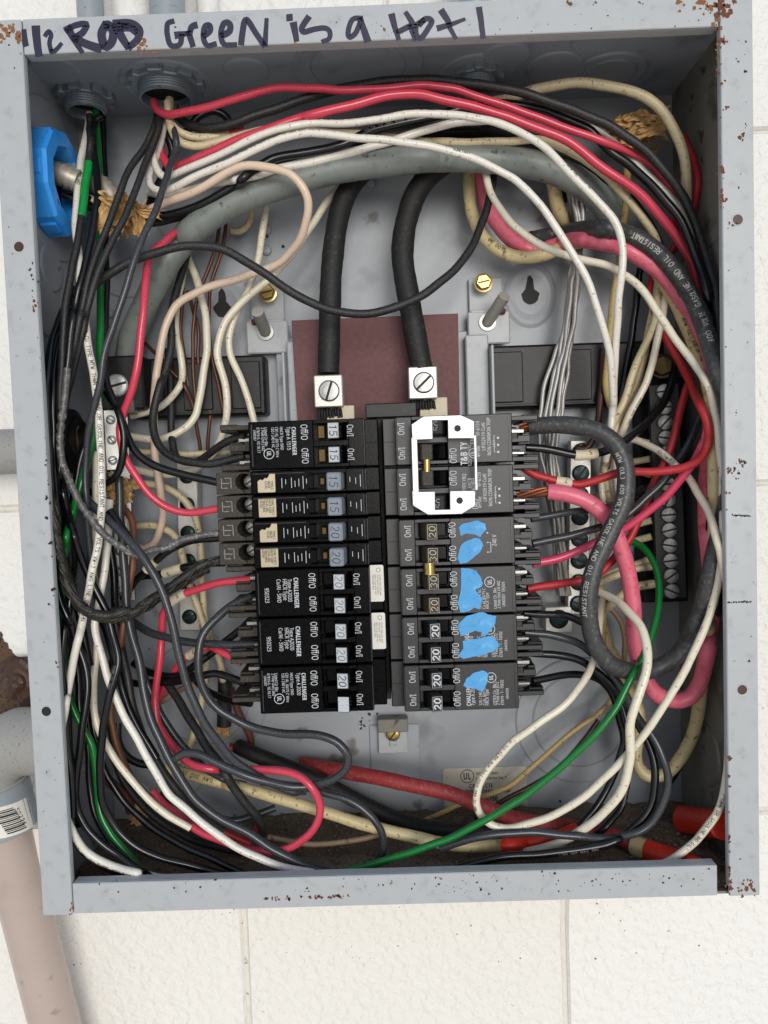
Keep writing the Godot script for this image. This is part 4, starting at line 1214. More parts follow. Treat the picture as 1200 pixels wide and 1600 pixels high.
	ink.stroke(PackedVector3Array([v(-72.5, 215.0, 1.26), v(-71.4, 215.5, 1.26), v(-70.3, 215.9, 1.26), v(-69.3, 216.4, 1.26), v(-68.6, 217.0, 1.26), v(-68.3, 217.9, 1.26), v(-68.1, 218.9, 1.26), v(-68.2, 219.8, 1.26), v(-68.5, 220.5, 1.26), v(-69.0, 220.9, 1.26), v(-69.7, 221.2, 1.26), v(-70.5, 221.1, 1.26), v(-71.2, 220.8, 1.26), v(-71.7, 220.0, 1.26), v(-72.3, 218.7, 1.26), v(-72.7, 217.3, 1.26), v(-72.9, 216.0, 1.26), v(-72.9, 214.6, 1.26), v(-72.7, 213.2, 1.26), v(-72.3, 211.8, 1.26), v(-71.6, 210.9, 1.26), v(-70.5, 210.4, 1.26), v(-69.0, 210.4, 1.26), v(-67.4, 210.4, 1.26), v(-65.8, 210.4, 1.26)]), 3.4, 2.6, Vector3(0, 0, 1))
	ink.stroke(PackedVector3Array([v(-63.2, 210.8, 1.26), v(-62.8, 213.4, 1.26), v(-62.3, 216.1, 1.26), v(-61.8, 218.6, 1.26), v(-61.4, 220.4, 1.26), v(-60.9, 221.5, 1.26), v(-60.6, 222.0, 1.26), v(-60.2, 222.1, 1.26), v(-59.6, 221.8, 1.26), v(-58.9, 220.9, 1.26), v(-58.0, 219.5, 1.26), v(-57.1, 217.8, 1.26), v(-56.1, 216.1, 1.26), v(-55.1, 214.5, 1.26), v(-54.0, 212.8, 1.26), v(-52.9, 211.0, 1.26), v(-51.8, 209.3, 1.26)]), 3.1, 2.8, Vector3(0, 0, 1))
	ink.stroke(PackedVector3Array([v(-51.5, 209.5, 1.26), v(-51.2, 212.6, 1.26), v(-50.9, 215.7, 1.26), v(-50.5, 218.9, 1.26), v(-50.2, 222.0, 1.26)]), 2.8, 2.0, Vector3(0, 0, 1))
	ink.stroke(PackedVector3Array([v(-37.1, 219.2, 1.26), v(-36.8, 217.3, 1.26), v(-36.5, 215.3, 1.26), v(-36.2, 213.3, 1.26), v(-36.0, 211.3, 1.26)]), 3.7, 2.6, Vector3(0, 0, 1))
	ink.stroke(PackedVector3Array([v(-39.7, 222.2, 1.26), v(-39.3, 222.2, 1.26), v(-39.0, 222.3, 1.26), v(-38.6, 222.3, 1.26), v(-38.2, 222.3, 1.26)]), 3.4, 3.4, Vector3(0, 0, 1))
	ink.stroke(PackedVector3Array([v(-29.7, 222.0, 1.26), v(-30.6, 220.8, 1.26), v(-31.6, 219.6, 1.26), v(-32.4, 218.4, 1.26), v(-33.0, 217.5, 1.26), v(-33.2, 216.7, 1.26), v(-33.1, 216.0, 1.26), v(-32.8, 215.5, 1.26), v(-32.2, 215.2, 1.26), v(-31.3, 215.2, 1.26), v(-30.1, 215.5, 1.26), v(-28.7, 215.9, 1.26), v(-27.4, 216.2, 1.26), v(-26.0, 216.4, 1.26), v(-24.5, 216.6, 1.26), v(-23.1, 216.7, 1.26), v(-21.9, 216.6, 1.26), v(-21.0, 216.3, 1.26), v(-20.3, 215.9, 1.26), v(-19.8, 215.3, 1.26), v(-19.5, 214.7, 1.26), v(-19.4, 213.9, 1.26), v(-19.4, 213.0, 1.26), v(-19.6, 212.2, 1.26), v(-20.0, 211.5, 1.26), v(-20.6, 211.0, 1.26), v(-21.5, 210.7, 1.26), v(-22.4, 210.5, 1.26), v(-23.2, 210.2, 1.26)]), 3.1, 2.3, Vector3(0, 0, 1))
	ink.stroke(PackedVector3Array([v(-3.7, 220.5, 1.26), v(-4.9, 220.6, 1.26), v(-6.1, 220.7, 1.26), v(-7.2, 220.6, 1.26), v(-8.2, 220.1, 1.26), v(-9.0, 219.0, 1.26), v(-9.7, 217.5, 1.26), v(-10.2, 215.9, 1.26), v(-10.5, 214.5, 1.26), v(-10.6, 213.5, 1.26), v(-10.5, 212.6, 1.26), v(-10.2, 212.0, 1.26), v(-9.8, 211.7, 1.26), v(-9.1, 211.9, 1.26), v(-8.3, 212.4, 1.26), v(-7.3, 213.2, 1.26), v(-6.5, 214.2, 1.26), v(-5.9, 215.4, 1.26), v(-5.2, 216.9, 1.26), v(-4.6, 218.4, 1.26), v(-4.0, 220.0, 1.26)]), 2.6, 2.6, Vector3(0, 0, 1))
	ink.stroke(PackedVector3Array([v(-4.4, 220.2, 1.26), v(-4.0, 218.9, 1.26), v(-3.6, 217.6, 1.26), v(-3.2, 216.3, 1.26), v(-2.8, 215.1, 1.26), v(-2.4, 213.8, 1.26), v(-2.0, 212.5, 1.26), v(-1.6, 211.2, 1.26), v(-1.2, 209.9, 1.26)]), 2.8, 3.7, Vector3(0, 0, 1))
	ink.stroke(PackedVector3Array([v(11.1, 221.4, 1.26), v(11.4, 220.0, 1.26), v(11.7, 218.7, 1.26), v(12.0, 217.4, 1.26), v(12.3, 216.0, 1.26), v(12.7, 214.5, 1.26), v(13.2, 213.1, 1.26), v(13.6, 211.6, 1.26), v(14.0, 210.1, 1.26)]), 3.4, 2.3, Vector3(0, 0, 1))
	ink.stroke(PackedVector3Array([v(13.7, 213.2, 1.26), v(15.2, 213.9, 1.26), v(16.8, 214.6, 1.26), v(18.3, 215.3, 1.26), v(19.9, 216.0, 1.26)]), 2.8, 2.8, Vector3(0, 0, 1))
	ink.stroke(PackedVector3Array([v(18.0, 222.3, 1.26), v(18.5, 221.6, 1.26), v(19.0, 220.8, 1.26), v(19.4, 220.0, 1.26), v(20.0, 219.2, 1.26), v(20.5, 218.3, 1.26), v(21.0, 217.3, 1.26), v(21.6, 216.3, 1.26), v(22.1, 215.3, 1.26)]), 2.3, 3.1, Vector3(0, 0, 1))
	ink.stroke(PackedVector3Array([v(19.9, 216.0, 1.26), v(20.4, 214.2, 1.26), v(20.9, 212.5, 1.26), v(21.4, 210.8, 1.26), v(21.9, 209.0, 1.26)]), 2.6, 1.7, Vector3(0, 0, 1))
	ink.stroke(PackedVector3Array([v(26.6, 218.3, 1.26), v(25.6, 217.8, 1.26), v(24.6, 217.3, 1.26), v(23.7, 216.7, 1.26), v(23.0, 216.1, 1.26), v(22.6, 215.1, 1.26), v(22.5, 214.0, 1.26), v(22.5, 212.9, 1.26), v(22.6, 212.0, 1.26), v(23.0, 211.2, 1.26), v(23.4, 210.4, 1.26), v(24.0, 209.8, 1.26), v(24.7, 209.7, 1.26), v(25.4, 210.2, 1.26), v(26.2, 211.1, 1.26), v(27.1, 212.2, 1.26), v(27.9, 213.3, 1.26), v(28.7, 214.5, 1.26), v(29.6, 215.7, 1.26), v(30.3, 216.9, 1.26), v(30.6, 217.8, 1.26), v(30.2, 218.4, 1.26), v(29.5, 218.9, 1.26), v(28.5, 219.1, 1.26), v(27.7, 219.1, 1.26), v(26.9, 218.7, 1.26), v(26.1, 218.0, 1.26), v(25.3, 217.2, 1.26), v(24.5, 216.4, 1.26)]), 2.8, 2.8, Vector3(0, 0, 1))
	ink.stroke(PackedVector3Array([v(35.5, 222.4, 1.26), v(36.3, 221.1, 1.26), v(37.1, 219.8, 1.26), v(37.9, 218.6, 1.26), v(38.5, 217.5, 1.26), v(38.8, 216.6, 1.26), v(38.9, 215.9, 1.26), v(38.9, 215.3, 1.26), v(39.2, 214.4, 1.26), v(39.8, 213.3, 1.26), v(40.5, 212.0, 1.26), v(41.2, 210.6, 1.26), v(42.0, 209.2, 1.26)]), 3.4, 2.0, Vector3(0, 0, 1))
	ink.stroke(PackedVector3Array([v(33.6, 214.4, 1.26), v(35.0, 214.7, 1.26), v(36.4, 215.1, 1.26), v(37.9, 215.4, 1.26), v(39.5, 215.8, 1.26), v(41.2, 216.3, 1.26), v(43.0, 216.9, 1.26), v(44.8, 217.5, 1.26), v(46.6, 218.1, 1.26)]), 3.1, 1.7, Vector3(0, 0, 1))
	ink.stroke(PackedVector3Array([v(53.8, 222.9, 1.26), v(54.0, 221.1, 1.26), v(54.3, 219.3, 1.26), v(54.5, 217.6, 1.26), v(54.7, 215.8, 1.26), v(54.8, 214.1, 1.26), v(55.0, 212.4, 1.26), v(55.2, 210.8, 1.26), v(55.3, 209.1, 1.26)]), 3.1, 2.6, Vector3(0, 0, 1))
	part(ink, "handwriting", M.marker, top_rim)
	# knockouts
	for k in [[v(-174, h, -44), [13.5]], [v(-118, h, -63), [26.0]], [v(-70, h, -52), [12.5]], [v(-7.4, h, -52), [36.0, 26.0]], [v(74, h, -48), [13.0]], [v(104, h, -62), [16.0]], [v(60, h, -66), [21.0]], [v(137, h, -70), [21.0, 15.0]], [v(120, h, -34), [13.0]], [v(38, h, -28), [12.0]], [v(-40, h, -80), [11]]]:
		knockout(root, k[0], Vector3(0, -1, 0), k[1], M.ceiling)
	for k in [[v(-w, 171, -58), [44.0]], [v(-w, 120, -50), [13.0]], [v(-w, 95, -40), [15.0]], [v(-w, -40, -60), [20.0, 14.0]], [v(-w, -150, -62), [24.0, 18.0]]]:
		knockout(root, k[0], Vector3(1, 0, 0), k[1], M.inside)
	for k in [[v(w, 165, -52), [48.0, 38.0]], [v(w, 60, -55), [22.0]], [v(w, -70, -50), [24.0]], [v(w, -175, -60), [18.0]]]:
		knockout(root, k[0], Vector3(-1, 0, 0), k[1], M.grimy)
	for k in [[v(119.6, -166.3, -102.4), [41.0, 30.0]], [v(-122.9, -146.1, -102.4), [40.0, 28.0]], [v(-158.0, 139.9, -102.4), [26.0]], [v(-176.5, -212.5, -102.4), [17.0]], [v(-117.8, -217.3, -102.4), [18.0]]]:
		knockout(root, k[0] + v(0, 0, 0), Vector3(0, 0, 1), k[1], M.inside)
	# embossed fields and hanging slots on the back
	for q in [[v(-99.7, 105.9, -102.4), 10.0], [v(94.3, 106.8, -102.4), 13.0]]:
		var ge := Geo.new()
		ge.lathe(PackedVector2Array([Vector2(q[1] + 4.0, 0.0), Vector2(q[1] + 2.0, .5), Vector2(q[1], .75), Vector2(q[1] - 3.0, .5), Vector2(.01, .5)]), 36, axis(q[0], Vector3(0, 0, 1)) * Transform3D(Basis().scaled(Vector3(1, 1.25, 1)), Vector3.ZERO))
		var em := part(ge, "embossed_field", M.inside, root)
		var gk := Geo.new()
		var kp := PackedVector2Array()
		for i in 22:
			var an := TAU * i / 22
			kp.append(Vector2(cos(an) * (5.6 if sin(an) < .2 else 2.9), sin(an) * (6.6 if sin(an) < .2 else 11.5)) + Vector2(rng.randf_range(-.4, .4), rng.randf_range(-.4, .4)))
		gk.prism(kp, .6, 1.0, 0, axis(q[0], Vector3(0, 0, 1)))
		if not gk.empty(): part(gk, "keyhole", M.dark, em)
	var bf := Geo.new()
	plate(bf, v(-16.7, -204.6, -102.4) + v(0, 0, -.2), v(15.9, -165.2, -102.4) + v(0, 0, 1.2), .8)
	part(bf, "embossed_field", M.inside, root)
	# bolts and small holes on the back and right side
	for q in [v(-3.2, 178.7, -102.4), v(-69.7, 152.5, -102.4), v(-70.2, 139.8, -102.4), v(-171.3, 104.5, -102.4)]:
		var gb := Geo.new()
		gb.lathe(PackedVector2Array([Vector2(3.2, 0), Vector2(3.0, 2.2), Vector2(2.0, 3.0), Vector2(.01, 3.2)]), 18, axis(q, Vector3(0, 0, 1)))
		part(gb, "rivet", M.inside, root)
	var gl := Geo.new()
	gl.lathe(PackedVector2Array([Vector2(1.6, 0), Vector2(1.4, .1), Vector2(.01, .1)]), 16, axis(v(w - 5, h - .01, -d + 10), Vector3(0, -1, 0)))
	part(gl, "pin_hole", M.silver, root)
	# chipped paint and rust
	chips(root, [[v(172.3, 216.6, 1.55), 1.76], [v(172.4, 214.3, 1.55), 0.89], [v(174.6, 215.0, 1.57), 1.39], [v(172.5, 219.5, 1.56), 1.02], [v(173.0, 214.5, 1.58), 0.71], [v(170.4, 219.7, 1.55), 1.89], [v(172.5, 225.1, 1.56), 1.37], [v(169.0, 214.8, 1.58), 1.30], [v(171.7, 221.3, 1.57), 1.17], [v(168.4, 219.9, 1.55), 1.03], [v(174.8, 218.9, 1.55), 1.51], [v(178.1, 220.9, 1.56), 0.89], [v(177.1, 221.0, 1.58), 1.16], [v(172.5, 219.2, 1.56), 0.93], [v(175.8, 216.5, 1.55), 1.10], [v(171.5, 203.4, 1.55), 1.34], [v(174.0, 202.2, 1.57), 0.59], [v(169.7, 202.9, 1.56), 1.12], [v(170.2, 202.3, 1.56), 0.85], [v(172.4, 202.1, 1.55), 1.01], [v(171.0, 199.7, 1.57), 0.47], [v(173.2, 202.8, 1.56), 0.32], [v(172.6, 204.9, 1.56), 0.42], [v(171.3, 182.4, 1.55), 0.67], [v(171.7, 181.0, 1.57), 0.21], [v(172.7, 183.9, 1.58), 0.46], [v(173.3, 171.4, 1.55), 0.76], [v(174.3, 171.2, 1.57), 0.62], [v(171.7, 169.9, 1.57), 0.47], [v(173.1, 170.2, 1.55), 0.40], [v(170.5, 142.4, 1.55), 1.09], [v(168.4, 139.6, 1.55), 0.51], [v(171.6, 141.8, 1.56), 0.78], [v(170.3, 141.0, 1.56), 0.90], [v(171.5, 140.5, 1.55), 0.84], [v(171.6, 139.5, 1.56), 0.27], [v(171.1, 141.6, 1.56), 0.26], [v(171.4, 137.2, 1.57), 0.30], [v(170.1, 128.2, 1.55), 1.26], [v(170.4, 131.0, 1.56), 1.04], [v(170.1, 125.3, 1.56), 0.39], [v(170.1, 123.6, 1.56), 0.93], [v(171.3, 126.3, 1.55), 0.92], [v(172.4, 125.9, 1.56), 0.39], [v(171.5, 123.0, 1.55), 0.34], [v(172.8, 127.3, 1.56), 0.77], [v(179.8, 156.4, 1.55), 0.92], [v(181.3, 158.0, 1.57), 0.66], [v(178.9, 156.4, 1.58), 0.37], [v(181.7, 158.4, 1.57), 0.43], [v(181.0, 155.2, 1.55), 0.67], [v(181.4, 157.0, 1.57), 0.49], [v(180.2, 156.9, 1.58), 0.29], [v(178.3, -2.5, 1.55), 1.01], [v(179.1, -2.1, 1.58), 0.82], [v(177.9, -1.4, 1.55), 0.78], [v(180.3, -1.9, 1.56), 0.32], [v(179.5, -4.1, 1.55), 0.67], [v(178.7, -2.7, 1.58), 0.47], [v(179.6, -4.8, 1.55), 0.53], [v(172.5, -7.4, 1.55), 0.84], [v(173.1, -6.6, 1.57), 0.61], [v(173.6, -5.8, 1.56), 0.64], [v(171.9, -5.8, 1.57), 0.65], [v(173.4, -6.5, 1.55), 0.76], [v(172.1, -6.8, 1.55), 0.23], [v(172.4, -5.3, 1.57), 0.57], [v(174.1, -7.8, 1.57), 0.53], [v(171.4, -17.7, 1.55), 0.67], [v(173.0, -17.9, 1.55), 0.50], [v(170.4, -17.2, 1.56), 0.48], [v(176.2, 116.8, 1.55), 0.92], [v(176.4, 114.5, 1.55), 0.75], [v(177.6, 115.0, 1.57), 0.71], [v(174.2, 115.5, 1.55), 0.66], [v(171.0, -219.0, 1.55), 0.92], [v(171.8, -217.9, 1.58), 0.42], [v(169.0, -220.5, 1.58), 0.35], [v(171.4, -220.4, 1.56), 0.51], [v(171.6, -222.4, 1.55), 1.09], [v(168.8, -221.2, 1.55), 0.74], [v(170.8, -225.3, 1.57), 0.60], [v(170.6, -222.5, 1.58), 0.46], [v(179.5, -222.6, 1.55), 1.51], [v(177.3, -226.9, 1.57), 1.25], [v(178.2, -218.4, 1.58), 0.69], [v(175.6, -223.8, 1.58), 0.69], [v(180.2, -218.0, 1.55), 0.80], [v(181.5, -220.7, 1.55), 0.92], [v(181.7, -218.5, 1.55), 0.60], [v(182.3, -221.4, 1.56), 0.67], [v(182.7, -219.4, 1.56), 0.56], [v(182.8, -223.4, 1.55), 1.09], [v(182.1, -222.3, 1.58), 0.55], [v(183.8, -226.7, 1.56), 0.51], [v(183.7, -223.6, 1.57), 0.88], [v(176.9, -223.6, 1.55), 0.92], [v(177.6, -220.3, 1.55), 0.75], [v(175.5, -222.3, 1.58), 0.55], [v(177.1, -219.6, 1.57), 0.32], [v(-172.5, 90.2, 1.55), 0.67], [v(-173.0, 92.2, 1.57), 0.42], [v(-173.2, 87.8, 1.57), 0.34], [v(-172.0, 87.7, 1.55), 0.76], [v(-170.6, 89.1, 1.56), 0.34], [v(-172.8, 85.7, 1.58), 0.63], [v(-173.0, 86.7, 1.56), 0.55], [v(-172.8, 85.1, 1.55), 0.59], [v(-173.2, 84.8, 1.57), 0.23], [v(-173.1, 86.8, 1.58), 0.29], [v(-171.8, -93.1, 1.55), 0.63], [v(-172.2, -92.3, 1.58), 0.20], [v(-170.1, -92.9, 1.56), 0.39], [v(-171.2, -95.4, 1.55), 0.50], [v(-170.7, -96.0, 1.58), 0.21], [v(-170.3, -94.3, 1.56), 0.19], [v(-170.5, -222.8, 1.55), 0.84], [v(-171.4, -226.1, 1.57), 0.32], [v(-171.1, -220.5, 1.56), 0.68], [v(-171.4, -222.5, 1.55), 0.28], [v(-171.9, -223.8, 1.55), 0.67], [v(-172.2, -224.7, 1.58), 0.21], [v(-172.5, -226.4, 1.57), 0.45], [v(98.5, 223.2, 1.55), 0.84], [v(97.3, 225.8, 1.57), 0.64], [v(96.9, 224.2, 1.57), 0.57], [v(97.6, 223.2, 1.56), 0.63], [v(110.3, 223.6, 1.55), 0.59], [v(110.8, 223.2, 1.56), 0.45], [v(109.3, 222.5, 1.56), 0.45], [v(171.1, -182.0, 1.55), 0.42], [v(171.7, -153.5, 1.55), 0.98], [v(171.1, -163.2, 1.55), 0.91], [v(171.5, -168.5, 1.55), 0.73], [v(171.0, -203.0, 1.55), 0.51], [v(171.0, -222.8, 1.55), 0.82], [v(171.1, -218.6, 1.55), 0.63], [v(171.1, -211.2, 1.55), 0.75], [v(170.8, -195.9, 1.55), 0.95], [v(170.9, -197.9, 1.55), 0.94], [v(171.5, -154.8, 1.55), 0.78], [v(170.7, -212.9, 1.55), 0.80], [v(170.7, -215.6, 1.55), 0.78], [v(170.8, -211.2, 1.55), 0.93], [v(171.1, -214.7, 1.55), 0.80], [v(171.2, -194.9, 1.55), 0.72], [v(170.0, 208.4, 1.55), 0.70], [v(169.6, 203.4, 1.55), 0.53], [v(169.1, 203.9, 1.55), 0.21], [v(169.9, 205.2, 1.55), 0.35], [v(169.8, 191.9, 1.55), 0.51], [v(171.0, 191.8, 1.57), 0.32], [v(170.9, 191.7, 1.56), 0.15], [v(168.9, 208.2, 1.55), 0.70], [v(168.9, 210.5, 1.56), 0.31], [v(168.5, 208.7, 1.58), 0.36], [v(169.0, 210.6, 1.57), 0.31], [v(169.6, 196.2, 1.55), 0.47], [v(169.8, 195.7, 1.58), 0.36], [v(169.4, 194.7, 1.57), 0.24], [v(169.8, 209.5, 1.55), 0.56], [v(169.8, 208.1, 1.56), 0.17], [v(169.5, 207.5, 1.57), 0.20], [v(168.6, 186.4, 1.55), 0.80], [v(168.9, 213.3, 1.55), 0.72], [v(168.1, 215.6, 1.55), 0.40], [v(168.3, 211.9, 1.55), 0.60], [v(169.0, 210.9, 1.58), 0.25], [v(169.0, 201.0, 1.55), 0.58], [v(169.5, 201.4, 1.56), 0.44], [v(169.0, 201.6, 1.56), 0.41], [v(169.1, 219.5, 1.55), 0.99], [v(168.9, 186.5, 1.55), 0.56], [v(167.9, 184.9, 1.56), 0.21], [v(170.3, 187.0, 1.58), 0.37], [v(168.6, 189.3, 1.55), 0.61], [v(167.9, 191.1, 1.56), 0.21], [v(169.3, 188.1, 1.57), 0.35], [v(169.1, 194.8, 1.55), 0.67], [v(169.1, 195.6, 1.56), 0.25], [v(169.1, 193.0, 1.57), 0.26], [v(169.2, 208.0, 1.55), 0.61], [v(169.8, 208.3, 1.58), 0.29], [v(169.3, 207.4, 1.57), 0.24], [v(169.4, 188.0, 1.55), 0.50], [v(170.1, 187.7, 1.56), 0.34], [v(169.9, 187.2, 1.56), 0.27], [v(169.4, 215.9, 1.55), 0.64], [v(-35.6, -221.7, 1.24), 0.55], [v(-64.6, -220.8, 1.24), 0.63], [v(-30.8, -221.3, 1.24), 0.88], [v(-46.7, -220.6, 1.24), 0.67], [v(-43.6, -221.4, 1.24), 0.73], [v(-68.6, -221.0, 1.24), 0.78], [v(-63.6, -220.3, 1.24), 0.41], [v(-57.2, -221.1, 1.24), 0.49], [v(-42.0, -220.6, 1.24), 0.51], [v(-40.3, -221.3, 1.24), 0.88], [v(-29.0, -220.8, 1.24), 0.50], [v(-46.3, -221.3, 1.24), 0.52], [v(-32.2, -220.7, 1.24), 0.58], [v(-64.4, -221.9, 1.24), 0.66], [v(-26.7, -220.6, 1.24), 0.73], [v(-43.7, -220.4, 1.24), 0.79], [v(-31.6, -220.5, 1.24), 0.87], [v(-35.6, -221.5, 1.24), 0.63], [v(-58.1, -220.3, 1.24), 0.59], [v(-32.0, -220.7, 1.24), 0.58], [v(-57.3, -221.5, 1.24), 0.88], [v(-31.1, -220.9, 1.24), 0.55], [v(-69.5, -221.2, 1.24), 0.81], [v(-32.9, -220.5, 1.24), 0.56], [v(-66.1, -221.0, 1.24), 0.85], [v(-57.3, -221.8, 1.24), 0.87], [v(-34.1, -220.7, 1.24), 0.85], [v(-29.6, -222.2, 1.24), 0.31], [v(-69.4, -220.7, 1.24), 0.61], [v(-51.2, -220.4, 1.24), 0.68], [v(-40.6, -221.5, 1.24), 0.61], [v(-45.8, -221.6, 1.24), 0.34], [v(-50.6, -220.5, 1.24), 0.36], [v(-36.5, -220.9, 1.24), 0.50], [v(-57.6, -221.3, 1.24), 0.37], [v(-41.7, -220.4, 1.24), 0.87], [v(-62.8, -221.7, 1.24), 0.63], [v(-51.1, -220.8, 1.24), 0.52], [v(-36.7, -221.3, 1.24), 0.62], [v(-58.9, -221.4, 1.24), 0.40]], M.chip, Vector3(0, 0, 1), "chipped_paint")
